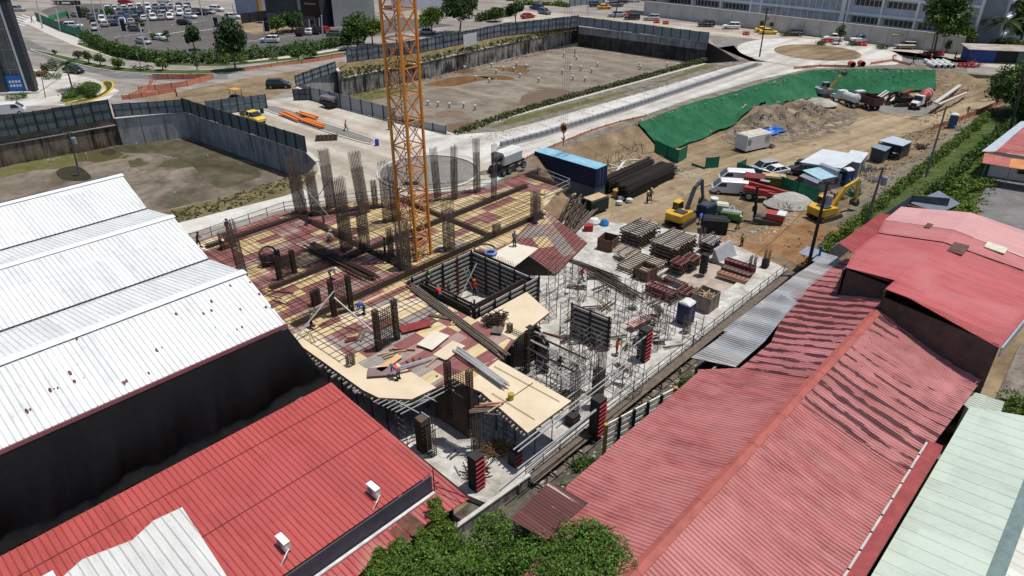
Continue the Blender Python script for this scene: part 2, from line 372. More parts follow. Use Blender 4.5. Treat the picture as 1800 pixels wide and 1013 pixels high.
# concrete roads on the plateau
RB1=G(754,303,4.); RB2=G(1436,92,4.)
over('road',[(780,238),(880,231),(940,216),(1040,188),(1180,148),(1270,121),(1330,106),(1395,118),(1420,123),(1330,143),(1200,181),(1110,213),(1000,245),(945,268),(905,292),(870,325),(780,343),(680,346),(640,320),(690,270),(640,190),(690,212)],m_new)
over('road',[(555,362),(500,368),(325,412),(305,395),(400,372),(500,347),(548,325),(560,300),(553,278),(440,218),(395,192),(475,176),(520,170),(600,187),(690,212),(700,240),(800,300),(700,346),(600,352)],m_used,k=2)
over('road',[(555,362),(500,368),(325,412),(305,395),(400,370),(500,345),(545,330),(570,345)],m_new,k=3)
region('road',circ(RB2,17.5,64),4.012,m_new); region('roundabout_centre',circ(RB2,9.3,48),4.03,m_dirt)
region('road',circ(RB1,7.9,56),4.017,m_used); region('roundabout_centre',circ(RB1,6.3,48),4.028,m_gravel)
mb=MB(); cI=circ(RB1,6.3,56); cO=circ(RB1,6.75,56)
for i in range(56):
    j=(i+1)%56; mb.hexa([(*cI[i],4.),(*cO[i],4.),(*cO[j],4.),(*cI[j],4.)],[(*cI[i],4.18),(*cO[i],4.18),(*cO[j],4.18),(*cI[j],4.18)])
mb.build('roundabout_kerb',m_kerb,kind='structure')
over('verge',[(1262,84),(1290,80),(1300,92),(1330,106),(1270,121),(1180,148),(1040,188),(940,216),(880,231),(800,237),(900,205),(1100,150),(1240,112),(1300,108)],m_rubble,k=1)
over('verge',[(1150,148),(1240,113),(1262,115),(1200,134),(1050,178),(900,218),(860,226),(900,207)],m_moss,k=2)
over('verge',[(1110,221),(950,272),(905,298),(915,285),(945,266),(1000,243),(1110,211),(1200,179),(1330,141),(1420,122),(1500,117),(1600,113),(1700,118),(1700,130),(1650,123),(1500,121),(1430,124),(1380,135),(1300,160),(1200,188)],m_rubble,k=4)
over('gravel_apron',[(1240,62),(1330,70),(1420,76),(1600,92),(1700,108),(1700,128),(1600,118),(1500,119),(1320,108),(1262,84)],m_gravel,k=1)
over('verge',[(505,312),(545,303),(558,300),(548,322),(500,345),(400,370),(300,395),(100,425),(100,402),(280,373),(400,346)],m_drygrass,k=4)
over('dirt_patch',[(250,172),(300,165),(360,152),(420,140),(560,118),(606,110),(590,122),(520,152),(478,172),(395,192),(330,180),(325,176),(258,177)],m_dirt,k=5)
# medians: gravel strips with real kerbs
def kerbed(name,poly,mat,h=.14,wd=.25,z=4.,kmat=None,label=None):
    n=len(poly); mb=MB(); c=(sum(p[0] for p in poly)/n,sum(p[1] for p in poly)/n)
    for a,b in zip(poly,poly[1:]+poly[:1]): mb.bar((*a,z+h/2),(*b,z+h/2),wd,h)
    mb.build(name+'_kerb',kmat or m_kerb,kind='structure'); region(name,poly,z+h-.05,mat)
kerbed('median',XY(smooth_px([(462,186),(500,192),(560,214),(652,244),(654,252),(640,252),(560,228),(500,206),(462,192)],3),4.),m_gravel)
gp=XY([(872,264),(960,240),(1100,196),(1330,118),(1340,114),(1338,111),(1325,112),(1100,186),(960,228),(880,253)],4.)
region('trench',gp,4.03,m_gravel)
# parking, verges, footpaths on the far left
over('car_park',[(70,20),(150,62),(215,90),(300,102),(400,102),(500,94),(600,75),(700,56),(800,45),(700,30),(620,46),(560,52),(450,62),(425,42),(400,30),(330,16),(270,8),(110,6)],m_asph)
over('street_lane',[(30,60),(100,95),(200,128),(300,134),(400,131),(400,139),(300,142),(200,137),(110,115),(40,85)],m_asph2,k=2)
over('bare_lot',[(425,30),(470,26),(530,45),(560,52),(450,62),(430,56),(418,40)],m_dirt,k=2)
over('footpath',[(40,38),(80,58),(130,80),(200,102),(300,112),(400,113),(520,103),(640,82),(640,78),(520,98),(400,108),(300,107),(215,96),(140,68),(70,38),(60,28)],m_kerb,k=3)
kerbed('median',XY(smooth_px([(52,87),(120,101),(200,118),(300,124),(400,122),(520,106),(612,92),(622,96),(520,113),(400,129),(300,131),(200,126),(120,109)],3),4.),m_grass)
over('verge',[(135,78),(200,101),(300,115),(400,116),(520,105),(640,84),(640,81),(520,101),(400,112),(300,111),(215,99),(140,74)],m_grass,k=5)
over('forecourt',[(40,120),(95,125),(170,140),(210,160),(190,175),(110,185),(0,188),(-60,190),(-60,120)],m_new,k=2)
kerbed('planting_bed',XY(smooth_px([(150,145),(175,148),(180,158),(160,170),(120,182),(104,178),(130,160)],3),4.),m_grass)
kerbed('planting_bed',XY(smooth_px([(180,146),(196,145),(198,155),(180,170),(150,180),(118,184),(120,181),(160,172),(186,160)],3),4.),m_grass,kmat=m_yel)
kerbed('planting_bed',XY(smooth_px([(52,122),(80,134),(100,142),(84,146),(56,134)],3),4.),m_grass)
# far right street and its verge
over('far_street',[(900,18),(1240,44),(1500,72),(1800,108),(1800,126),(1500,86),(1240,60),(1150,50),(1020,30),(880,40)],m_used,k=1)
over('verge',[(1380,56),(1500,66),(1600,76),(1800,98),(1800,102),(1600,82),(1480,70),(1380,60)],m_grass,k=2)
# yard surfaces
drape('dirt_track',[tuple(GZ(a,b)[:2]) for a,b in smooth_px([(1010,400),(1060,350),(1150,320),(1260,285),(1400,235),(1520,205),(1640,200),(1700,180),(1760,172),(1765,178),(1700,205),(1600,235),(1480,280),(1400,300),(1250,325),(1200,350),(1150,400),(1090,420)],3)],m_road_d,.04)
drape('clay_patch',[tuple(GZ(a,b)[:2]) for a,b in smooth_px([(1240,420),(1310,415),(1360,400),(1400,375),(1450,400),(1500,395),(1480,420),(1430,455),(1360,475),(1330,462),(1260,440)],3)],m_orange,.05)
drape('spoil_heap',[tuple(GZ(a,b)[:2]) for a,b in smooth_px([(1270,232),(1330,200),(1400,180),(1470,178),(1510,205),(1465,235),(1380,252),(1290,255)],3)],ground_mat('spoil_soil',[(.3,(.09,.07,.05)),(.5,(.20,.165,.125)),(.7,(.31,.27,.22))],.45,fs=2.5,bst=1.),.05)
drape('gravel_apron',[tuple(GZ(a,b)[:2]) for a,b in smooth_px([(1510,175),(1560,170),(1640,172),(1655,185),(1620,205),(1560,200),(1530,190)],3)],m_gravel,.05)
drape('hillside',[tuple(GZ(a,b)[:2]) for a,b in [(1420,430),(1480,380),(1560,310),(1640,255),(1700,215),(1790,170),(1800,185),(1760,215),(1700,270),(1620,330),(1560,370),(1480,425),(1425,470)]],m_hill,.05)
drape('grass_strip',Wp([(83,22),(100,22.2),(120,22.2),(160,21.5),(200,20),(200,12),(128,13.5),(112,15),(101,13.6),(96,12.2),(90,11),(84,11.5),(80,15)]),m_grass,.06)
drape('asphalt_yard',Wp([(78.5,9),(90,10.8),(96,12),(101,13.4),(112,14.8),(128,13.2),(150,12),(150,-40),(80,-40)]),m_asph2,.08,3)
drape('lawn',Wp([(49,2.2),(60,2.2),(61,-14),(49,-14)]),m_grass,.15)
drape('footpath',Wp([(60,2.3),(76,2.8),(76,0.4),(61,0.6)]),m_rubble,.15)
# cell of clay in the right roundabout, tyre-worn gravel joints already in the material
# slab of the lower level, with a sunken square near its far right corner
SLP=Wp([(23.2,25.6),(23.6,24.0),(69.2,24.0),(70.5,30),(70.5,36),(67.5,43),(64.5,48),(60,52),(60,64),(26,66),(24,42)])
PITSQ=Wp([(58.4,26.6),(65.6,26.6),(65.6,33.4),(58.4,33.4)])
region('floor_slab',SLP,SL,m_slab,holes=[PITSQ],thick=.45)
region('slab_recess',PITSQ,SL-.35,ground_mat('pinkish_screed',[(.3,(.36,.29,.24)),(.6,(.50,.42,.36)),(.8,(.58,.52,.47))],.4,fs=2,bst=.2))
mb=MB()
for a,b in zip(PITSQ,PITSQ[1:]+PITSQ[:1]): mb.quad((*a,SL-.36),(*b,SL-.36),(*b,SL-.002),(*a,SL-.002))
mb.build('slab_recess_edge',m_kerb,kind='structure')
# ---------------- pit walls ----------------
m_wallA=wall_mat('stained_retaining_wall',(.36,.35,.31),(.045,.042,.035),.52)
m_wallB=wall_mat('smooth_grey_retaining_wall',(.32,.33,.34),(.17,.175,.18),.42)
m_wallC=wall_mat('pale_retaining_wall',(.42,.43,.42),(.22,.23,.23),.42)
m_wallD=wall_mat('dark_stained_wall',(.10,.095,.085),(.035,.033,.03),.5)
m_wallE=wall_mat('brown_stained_wall',(.24,.19,.14),(.05,.04,.03),.5)
def wallseg(pts,z0,z1,mat,label,th=.35,ztop=None,coping=True,mat2=None,zm=None):
    """retaining wall through world XY points with a coping"""
    t=thing('retaining_wall',label,'retaining wall',(*pts[0],z0)); mb=MB(); cp=MB()
    for a,b in zip(pts[:-1],pts[1:]):
        mb.bar((*a,(z0+z1)/2),(*b,(z0+z1)/2),th,z1-z0)
        if coping: cp.bar((*a,z1+.07),(*b,z1+.07),th+.25,.14)
    mb.build('wall_face',mat,t,world=True)
    if coping: cp.build('coping',m_kerb,t,world=True)
    if mat2:
        k=MB()
        for a,b in zip(pts[:-1],pts[1:]): k.bar((*a,(z0+zm)/2),(*b,(z0+zm)/2),th+.04,zm-z0)
        k.build('tar_coating',mat2,t,world=True)
    jb=MB(); L=0
    for a,b in zip(pts[:-1],pts[1:]):
        n=max(1,int(math.dist(a,b)/3.))
        for i in range(n):
            f=i/n; x=a[0]+(b[0]-a[0])*f; y=a[1]+(b[1]-a[1])*f; jb.box((x,y,(z0+z1)/2),(th+.06,.05,z1-z0),math.atan2(b[1]-a[1],b[0]-a[0])+PI/2)
    jb.build('panel_joints',m_wallD,t,world=True)
    return t
W1a=XY([(-250,298),(0,254),(150,228),(203,219)],3.); e=XY([(203,209),(325,197)],4.)
wallseg(W1a,-.3,2.9,m_wallE,'brown streaked retaining wall of the near left pit below the earth bank')
wallseg(e,-.3,4,m_wallC,'pale grey retaining wall panel in the far corner of the near left pit')
wallseg(XY([(325,197),(440,235),(540,268),(558,285)],4.),-.3,4,m_wallB,'long smooth dark grey retaining wall on the right of the near left pit')
wallseg(XY([(558,285),(543,303),(400,345),(280,372),(100,400),(-250,470)],4.),-.3,3.9,m_wallD,'hidden near retaining wall of the near left pit',coping=False)
W2a=XY([(597,139),(738,111),(900,75),(1018,51)],2.6)
wallseg(W2a,-1,2.6,m_wallA,'long black stained retaining wall on the far side of the big pit')
wallseg(XY([(518,152),(592,120)],4.)+[XY([(597,139)],2.6)[0]],-1,4,m_wallC,'pale clean retaining wall at the left end of the big pit')
wallseg(XY([(1018,47),(1245,75)],4.),-1,4,m_wallC and m_wallB,'tall dark retaining wall with tarred base at the right end of the big pit',mat2=m_wallD,zm=2.2)
wallseg(XY([(1245,75),(1262,84),(1300,108),(1240,112)],4.),-1,3.95,M('black_membrane',(.012,.012,.012),.5,.3),'black membrane covered end of the big pit',coping=False)
wallseg(XY([(1240,112),(1100,150),(900,205),(800,237),(690,212),(600,184),(540,162),(518,152)],4.),-1,3.9,m_wallD,'near retaining wall of the big pit under the berm',coping=True)
T_=[G(1246,76,4),G(1262,84,4),G(1299,108,4)]; B_=[G(1238,109,-1),G(1252,113,-.2)]
mb=MB(); mb.quad(T_[0],T_[1],B_[0]); mb.quad(T_[1],T_[2],B_[1],B_[0]); mb.build('membrane_slope',bpy.data.materials['black_membrane'],kind='structure')
def bank(name,a,za,b,zb,mat,n=24,label=None,cat=None,kind='structure'):
    """sloping strip between polylines a (height za) and b (height zb)"""
    def rs(p,n):
        L=[0]
        for x,y in zip(p[:-1],p[1:]): L.append(L[-1]+math.dist(x,y))
        o=[]
        for i in range(n+1):
            t=L[-1]*i/n; k=max(j for j in range(len(p)-1) if L[j]<=t+1e-9); f=(t-L[k])/(L[k+1]-L[k]); o.append((p[k][0]+(p[k+1][0]-p[k][0])*f,p[k][1]+(p[k+1][1]-p[k][1])*f))
        return o
    A,B=rs(a,n),rs(b,n); mb=MB(); m=6; rr=random.Random(n); g=[]
    for i in range(n+1):
        for j in range(m+1):
            f=j/m; jz=rr.uniform(-.08,.08) if 0<j<m else 0; jx=rr.uniform(-.15,.15) if 0<j<m else 0
            g.append((A[i][0]*(1-f)+B[i][0]*f+jx,A[i][1]*(1-f)+B[i][1]*f+jx,za*(1-f)+zb*f+jz))
    mb.v=g
    for i in range(n):
        for j in range(m):
            k=i*(m+1)+j; mb.f.append((k,k+1,k+m+2,k+m+1))
    return mb.build(name,mat,kind=kind,label=label,cat=cat,smooth=True,keep=True)
bank('earth_bank',XY([(-250,285),(0,243),(200,209)],4.),4,W1a[:],2.95,m_rubble,30)
bank('grass_bank',XY([(592,120),(610,110),(738,93),(880,64),(1018,47)],4.),4,W2a,2.65,m_drygrass,60)
over('verge',[(610,112),(590,124),(518,152),(540,162),(520,165),(500,158),(560,130),(600,108)],m_dirt,k=7)
# mossy margins and green patches on the pit floors
region('ditch_bed',Wp([(20,17.5),(68,17.5),(71,23.5),(66,25.5),(20,25.5)]),lambda x,y:zg(x,y)+.07,ground_mat('ditch_soil',[(.3,(.05,.045,.035)),(.5,(.12,.105,.085)),(.75,(.24,.215,.18))],.6,fs=3,bst=1.),step=1.2,smooth=True)
region('moss_patch',XY(smooth_px([(-100,302),(0,296),(90,268),(130,262),(134,290),(110,296),(60,300),(0,312),(-100,330)],3),-.3),-.29,m_moss)
region('moss_patch',XY(smooth_px([(205,252),(330,246),(400,275),(460,305),(430,320),(380,330),(330,285),(270,270),(215,268)],3),-.3),-.288,ground_mat('algae_mud',[(.3,(.055,.048,.028)),(.5,(.085,.075,.045)),(.7,(.16,.14,.10))],.15,fs=1,bst=.2))
region('moss_patch',XY(smooth_px([(600,172),(690,155),(740,150),(720,160),(680,170),(640,180)],3),-1.),-.99,m_moss)
m_pud=M('muddy_puddle',(.20,.105,.04),.08,.15,.4,spec=.5)
for pts in ([(745,150),(800,136),(850,135),(870,140),(845,142),(815,148),(790,152)],[(765,200),(780,195),(805,195),(815,200),(795,206),(770,207)],[(870,118),(900,120),(930,124),(920,128),(880,124)],[(745,204),(760,202),(763,206),(748,207)],[(842,134),(880,133),(905,138),(890,141),(860,139)]):
    region('puddle',XY(smooth_px(pts,4),-1.),-.985,m_pud,kind='structure')
for pts in ([(100,300),(135,292),(160,310),(150,318),(110,316)],[(175,268),(195,262),(205,268),(190,274)]):
    region('puddle',XY(smooth_px(pts,4),-.3),-.287,M('dark_puddle',(.05,.045,.03),.08,.2,.4,spec=.5),kind='structure')
# rubble stones scattered over rough ground (uncountable)
def scatter(name,polypx,zfn,n,r0,r1,mat,label,cat,seed=0,world=False,flat=.6):
    rs=random.Random(seed); poly=polypx if world else [tuple(GZ(a,b)[:2]) for a,b in polypx]
    xs=[p[0] for p in poly]; ys=[p[1] for p in poly]; mb=MB(); k=0
    while k<n:
        x=rs.uniform(min(xs),max(xs)); y=rs.uniform(min(ys),max(ys))
        if not inside(np.array([x]),np.array([y]),poly)[0]: continue
        k+=1; r=rs.uniform(r0,r1)*rs.uniform(.5,1); z=zfn(x,y); a=rs.uniform(0,PI)
        pts=[]
        for zz,m in((-.1,.8),(.25*flat,1.),(.6*flat,.55)):
            pts.append([(x+r*m*cos(a+t)*rs.uniform(.75,1.2),y+r*m*sin(a+t)*rs.uniform(.75,1.2),z+zz*r*2) for t in(0,1.3,2.5,3.8,5.1)])
        mb.loft(pts)
    return mb.build(name,mat,label=label,cat=cat,kind='stuff')
m_stone=M('pale_rubble',(.36,.33,.28),.9,.5,.7); m_stoned=M('dark_rubble',(.15,.12,.09),.9,.5,.7)
scatter('rubble',[(1290,225),(1345,205),(1400,190),(1450,180),(1500,205),(1450,230),(1380,245),(1290,252)],zf,1500,.06,.24,m_stoned,'dark stones and clods over the dirt mounds beside the green slope','rubble',1)
scatter('rubble',[(1330,400),(1400,370),(1400,385),(1340,430),(1240,425),(1240,412)],zf,350,.06,.22,m_stone,'grey stones along the edge of the orange clay','rubble',2)
scatter('rubble',[(1160,285),(1230,300),(1240,320),(1180,318),(1150,300)],zf,260,.06,.25,m_stone,'broken pale rubble beside the dark rebar pile','rubble',3)
scatter('rubble',XY([(1115,221),(1300,166),(1430,128),(1660,127),(1660,118),(1430,118),(1300,150),(1110,211)],4.),lambda x,y:4.,420,.06,.22,m_stone,'loose stones along the road edge above the green slope','rubble',4,world=True)
scatter('rubble',Wp([(27,19.5),(68,19.5),(68,23.4),(27,23.4)]),zf,700,.06,.28,m_stone,'rubble and scrap in the ditch between slab and red roofs','rubble',5,world=True)
scatter('rubble',[(1640,135),(1720,150),(1700,185),(1650,170)],zf,160,.08,.3,m_stone,'stones on the bare bank right of the green tarp','rubble',6)
scatter('rubble',XY([(690,290),(760,270),(830,300),(800,325),(720,325)],4.),lambda x,y:4.05,150,.05,.16,m_stone,'gravel lumps in the near roundabout','rubble',7,world=True)
scatter('rubble',XY([(860,250),(1100,180),(1240,130),(1280,118),(1240,120),(1090,165),(880,228),(800,240)],4.),lambda x,y:4.,420,.05,.2,m_stone,'pale stones strewn along the verge between berm and road','rubble',8,world=True)
# ---------------- roofs ----------------
def PS(px,py,zfun,z0=6.):
    z=z0
    for _ in range(25):
        p=G(px,py,z); s,v=sv(p.x,p.y); z=.5*z+.5*zfun(s,v)
    return sv(*G(px,py,z)[:2])
def hnoise(s,v,k): return (sin(s*k+1.7*sin(v*k*.6))+sin(s*k*1.7+v*k*.5+2))*.5
def roof(parent,name,poly,zfun,mat,ribdir='v',pitch=.34,rw=.10,rh=.055,step=None,th=.06,nseg=6,off=0.,laps=()):
    """sheet-metal roof over an (s,v) polygon: skin plus real ribs clipped to the outline"""
    W2=lambda s,v:tuple(W(s,v)[:2])
    zw=lambda x,y:np.array([zfun(*sv(a,b))+off for a,b in zip(np.atleast_1d(x),np.atleast_1d(y))])
    P=[W2(*p) for p in poly]
    o=region(name,P,zw,mat,step=step,parent=parent,kind=None,thick=th,jit=.05)
    mb=MB(); ang=PI/2 if ribdir=='v' else 0.
    for (a,b) in hatch(poly,ang,pitch,off=.07):
        n=max(1,nseg if step else 1); 
        for i in range(n):
            p=[a[k]+(b[k]-a[k])*i/n for k in(0,1)]; q=[a[k]+(b[k]-a[k])*(i+1)/n for k in(0,1)]
            e=(rw/2,0) if ribdir=='v' else (0,rw/2)
            def V(s,v,h): 
                w_=W(s,v); return (w_.x,w_.y,zfun(s,v)+off+h)
            A0=V(p[0]-e[0],p[1]-e[1],.002);A1=V(p[0],p[1],rh);A2=V(p[0]+e[0],p[1]+e[1],.002)
            B0=V(q[0]-e[0],q[1]-e[1],.002);B1=V(q[0],q[1],rh);B2=V(q[0]+e[0],q[1]+e[1],.002)
            mb.f+= [(len(mb.v),len(mb.v)+3,len(mb.v)+4,len(mb.v)+1),(len(mb.v)+1,len(mb.v)+4,len(mb.v)+5,len(mb.v)+2)]; mb.v+=[A0,A1,A2,B0,B1,B2]
    # merge ribs into the skin mesh
    me=o.data; k=len(me.vertices); off_=Vector(parent.location)
    vs=[tuple(x.co) for x in me.vertices]+[(a-off_.x,b-off_.y,c-off_.z) for a,b,c in mb.v]; fs=[tuple(p.vertices) for p in me.polygons]+[tuple(k+i for i in f) for f in mb.f]
    m2=bpy.data.meshes.new(name); m2.from_pydata(vs,[],fs); m2.materials.append(mat); o.data=m2
    return o
def wbar(mb,a,b,w,h): mb.bar(W(*a),W(*b),w,h)
def wallsv(mb,a,b,z0,z1,th=.15): 
    p=W(a[0],a[1],(z0+z1)/2); q=W(b[0],b[1],(z0+z1)/2); mb.bar(p,q,th,z1-z0)
# --- white warehouse ---
m_rw=roof_mat('white_roof_sheet',(.68,.69,.68),(.77,.78,.77),.35,TH+PI/2,.35,patch=(.70,.72,.71),spec=.3,ss=1.2)
m_rwd=M('roof_scuffs',(.16,.05,.06),.8,.3,2); m_rwg=M('ridge_cap_white',(.72,.74,.74),.4,.06,1)
def zwh(s,v):
    v_=v; 
    if v>75: return 11-(v-75)*.33
    if v>68: return 9.5+(v-68)*1.5/7
    if v>61: return 9.5+(68-v)*1.5/7
    if v>53.6: return 9.5+(v-53.6)*1.5/7.4
    if v>46.8: return 9.5+(53.6-v)*1.5/6.8
    return 9+(v-41)*2/5.8
t=thing('warehouse','large white warehouse with three ribbed gable roofs and a black plastic draped side','warehouse',W(0,58,-2.4))
ends={80:22.8,75:22.6,68:21.9,61:21.5,53.6:20.9,46.8:20.5,41:20.2}
vk=[80,75,68,61,53.6,46.8,41]
for a,b in zip(vk[:-1],vk[1:]):
    roof(t,'roof',[(-42,b+.01),(ends[b],b+.01),(ends[a],a-.01),(-42,a-.01)],zwh,m_rw,pitch=.36,rh=.06)
mb=MB()
for v in(75,61,46.8):
    for sg in(-1,1):
        z=zwh(0,v); p=[W(-42,v,z+.10),W(ends[v]+.1,v,z+.10),W(ends[v]+.1,v+sg*.42,z+.0),W(-42,v+sg*.42,z+.0)]; mb.quad(*(p if sg<0 else p[::-1]))
mb.build('ridge_cap',m_rwg,t,world=True)
mb=MB()
for v in(68,53.6): wbar(mb,(-42,v,9.56),(ends[v],v,9.56),.13,.1)
wbar(mb,(-42,80,9.4),(22.8,80,9.4),.25,.25)
mb.build('gutter',M('dark_gutter',(.05,.05,.05),.6),t,world=True)
mb=MB(); mb.bar(W(-42,41-.06,8.86),W(20.3,41-.06,8.86),.06,.3); mb.build('fascia',M('faded_maroon_fascia',(.30,.12,.13),.7,.2),t,world=True)
mb=MB(); wallsv(mb,(-42,41.4),(20.0,41.4),-2.4,8.75); wallsv(mb,(20.0,41.4),(22.4,79),-2.4,9); wallsv(mb,(-42,79.5),(22.4,79.5),-2.4,9.2)
mb.build('wall',M('grey_block_wall',(.25,.25,.25)),t,world=True)
rs=random.Random(5); mb=MB()
def blot(mb,px,py,zfun,r,z0=9.5):
    s,v=PS(px,py,zfun,z0); n=7; pts=[]
    for i in range(n):
        a=2*PI*i/n; ss=s+r*.5*cos(a)*rs.uniform(.7,1.2); vv=v+r*.95*sin(a)*rs.uniform(.7,1.2); w_=W(ss,vv); pts.append((w_.x,w_.y,zfun(ss,vv)+.066))
    MB().quad(*pts).build('paint_spot',m_rwd,t,world=True)
for x,y,r in [(135,597,.16),(310,553,.16),(372,531,.16),(358,552,.16),(372,547,.16),(423,545,.15),(276,617,.17),(426,576,.14),(123,657,.2),(131,672,.18),(89,687,.18),(47,724,.2),(54,721,.1),(218,674,.18),(223,671,.16),(262,657,.14),(417,580,.1),(456,518,.15),(468,541,.16),(478,541,.14),(440,497,.12),(405,503,.13),(285,612,.08),(96,685,.08),(102,683,.1),(148,665,.06),(379,577,.06),(135,411,.12),(142,409,.08),(180,417,.12),(182,415,.1),(75,430,.08),(20,453,.1),(88,421,.07),(115,422,.06),(228,380,.1),(260,374,.08),(268,375,.08),(246,393,.07),(230,397,.07)]: blot(mb,x,y,zwh,r)
# black plastic sheet hanging over the side wall
m_blk=M('black_plastic_sheet',(.0032,.0034,.0042),.5,.4,2.2,spec=.12,bst=.8)
mb=MB(); n=260; m=18; rr=random.Random(2)
for i in range(n+1):
    f=i/n; s=-42+f*(62.2)
    for j in range(m+1):
        g=j/m; z=8.7-g*(4.35 if s<20 else 5.6); fold=.16*sin(s*1.9+3*g)+.12*sin(s*.7+g*5)+.09*sin(s*5.1+6*g)+.06*sin(s*9+11*g)
        v=40.8-g*1.9-fold*g*(1.2)-.5*sin(PI*g); ss=s+(1.7*g*max(0,(s-16)/4.2)); 
        if g==1: v=38.35 if s<20.5 else 37.8
        w_=W(ss,v,z+.15*g*sin(s*1.1)); mb.v.append(tuple(w_))
for i in range(n):
    for j in range(m): k=i*(m+1)+j; mb.f.append((k,k+m+1,k+m+2,k+1))
mb.build('plastic_sheet',m_blk,smooth=True,label='black plastic sheet hanging down the side wall of the white warehouse',cat='plastic sheet')
# --- left red roof ---
m_rred=roof_mat('red_roof_sheet',(.40,.068,.062),(.46,.095,.085),.4,TH+PI/2,.42,patch=(.42,.08,.078),ss=1.5)
m_rred2=roof_mat('old_red_roof_sheet',(.36,.05,.06),(.47,.13,.12),.3,TH+PI/2,.5,patch=(.40,.16,.14),stain=.0)
def zrl(s,v): return 3.6+(v-26.9)*.08
def zle(s,v): return 2.0+(v-24.4)*.09
t=thing('red_roofed_shed','long low shed with bright red ribbed roof beside the black plastic','shed',W(5,30,-2.4))
roof(t,'roof',[(-30,38.2),(21.5,38.2),(20.9,26.6),(-30,26.9)],zrl,m_rred,pitch=.36)
roof(t,'lower_roof',[(-20,26.75),(20.9,26.45),(21.5,38.2),(22.2,38.0),(22.1,24.4),(20.9,24.5),(18.8,24.8),(11.,24.8),(-20,24.8)],zle,m_rred2,pitch=.36)
mb=MB(); wallsv(mb,(-20,26.72),(20.8,26.45),2.2,3.56,.1); wallsv(mb,(-20,25.1),(20.2,25.),-2.4,1.95,.15); wallsv(mb,(21.2,25),(21.6,38),-2.4,1.95,.15)
mb.build('wall',M('dark_slate_siding',(.06,.065,.085),.6,.3,1.),t,world=True)
mb=MB(); wbar(mb,(-20,26.5,2.27),(20.8,26.2,2.27),.2,.12); mb.build('gutter',M('pale_gutter',(.6,.6,.58),.6),t,world=True)
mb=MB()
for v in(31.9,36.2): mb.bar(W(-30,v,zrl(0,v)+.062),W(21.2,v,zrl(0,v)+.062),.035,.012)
mb.build('sheet_lap',M('lap_seam_red',(.16,.03,.03),.8),t,world=True)  # thin dark red seam lines along the sheet laps
mb=MB(); mb.bar(W(20.95,26.4,2.),W(20.95,26.4,4.1),.06); mb.bar(W(20.95,26.4,2.75),W(21.3,26.3,2.75),.06); mb.bar(W(20.95,26.4,2.62),W(21.7,24.1,2.6),.05); mb.build('downpipe',M('black_pipe',(.02,.02,.02),.5),t,world=True)
mb=MB()
for x,y,r in [(717,927,.35),(704,942,.3),(728,918,.2)]: 
    s,v=PS(x,y,zle,2.6); w_=[W(s+a*.3,v+b*.8,0) for a,b in((-1,-1),(1,-1),(1,1),(-1,1))]; mb.quad(*[(p.x,p.y,zle(s,v)+.07) for p in w_])
mb.build('rust_patch',M('rust_brown',(.13,.06,.04),.9,.4,2),t,world=True)
def zwp(s,v): return zrl(s,v)+.12
roof(thing('loose_roof_sheet','white corrugated sheet roof patch lying over the near red roof','roof sheet',W(3,32,3.9)),'sheet',[(8.6,34.6),(7.9,25),(-2,25),(-2,34.2),(1.3,34.2),(3.2,34.9),(5.6,34.3),(7.,34.8)],zwp,roof_mat('white_weathered_sheet',(.56,.56,.54),(.68,.68,.66),.4,TH+PI/2,.5,patch=(.6,.6,.58)),pitch=.5,rh=.07)
tag(MB().box(W(1.4,34.9,zrl(1,35)+.2),(.9,.5,.1),TH).build('sheet_offcut',M('offcut_white',(.75,.76,.8),.4)),'small white sheet offcut on the red roof','sheet')
# air conditioners
def aircon(px,py,label,name='air_conditioner'):
    s,v=PS(px,py,zrl,3.8); z=zrl(s,v)+.06; p=W(s,v+.35,z); t=thing(name,label,'air conditioner',p,TH-PI/2)
    MB().b2(-.45,-.18,.06,.45,.18,.68).build('casing',m_acw,t)
    MB().b2(-.47,-.2,.68,.47,.2,.73).build('lid',m_acw2,t)
    mb=MB(); mb.lathe([(.26,0),(.26,.02),(.22,.02)],( -.1,-.2,.36),16,'y'); mb.build('fan_grille',m_acg,t)
    [MB().b2(x,-.16,0,x+.1,.16,.06).build('foot',m_acg,t) for x in(-.4,.3)]
    q=[Vector((.47,-.05,.3)),Vector((.75,-.1,.55)),Vector((.9,-.5,.3)),Vector((.85,-.8,-.2)),Vector((.6,-1.05,-.9)),Vector((.3,-1.2,-.95))]
    MB().path(q,.035,6).build('hose',m_acw2,t); return t
m_acw=M('ac_casing',(.66,.66,.64),.5,.08); m_acw2=M('ac_lid_white',(.8,.8,.78),.5,.05); m_acg=M('ac_grille',(.25,.25,.25),.5)
aircon(664,876,'white air conditioner on the red roof edge, the one nearer the construction site'); aircon(506,970,'white air conditioner on the red roof edge, the one nearer the frame bottom')
# --- big red gable roof on the right ---
m_rr=roof_mat('faded_red_roof_sheet',(.34,.075,.07),(.49,.20,.19),.45,TH+PI/2,.5,patch=(.45,.17,.16),stain=.0,ss=2.)
m_rrd=roof_mat('stained_red_roof_sheet',(.38,.11,.105),(.50,.21,.205),.45,TH+PI/2,.5,stain=.55,stainc=(.085,.022,.022),patch=(.5,.2,.2),ss=2.)
m_ridge=M('terracotta_ridge_cap',(.36,.095,.075),.55,.2,1.)
RV=11.45
def zrr(s,v):
    t_=abs(v-RV)/7.5; return 5+2*max(0,1-t_)**1.35+.025*hnoise(s,v,.8)*min(1,t_*3)+.012*sin(s*3.1+v)
t=thing('red_gable_building','long building with faded sagging red gable roof and terracotta ridge cap','building',W(40,11,-2.4))
roof(t,'roof',[(10,11.5),(10,16.),(18,16.),(21,16.6),(24.9,18.7),(28.5,18.7),(29.5,18.8),(40.3,18.8),(40.6,19.0),(42.4,16.6),(42.4,11.5)],zrr,m_rr,step=1.2,pitch=.28,rw=.11)
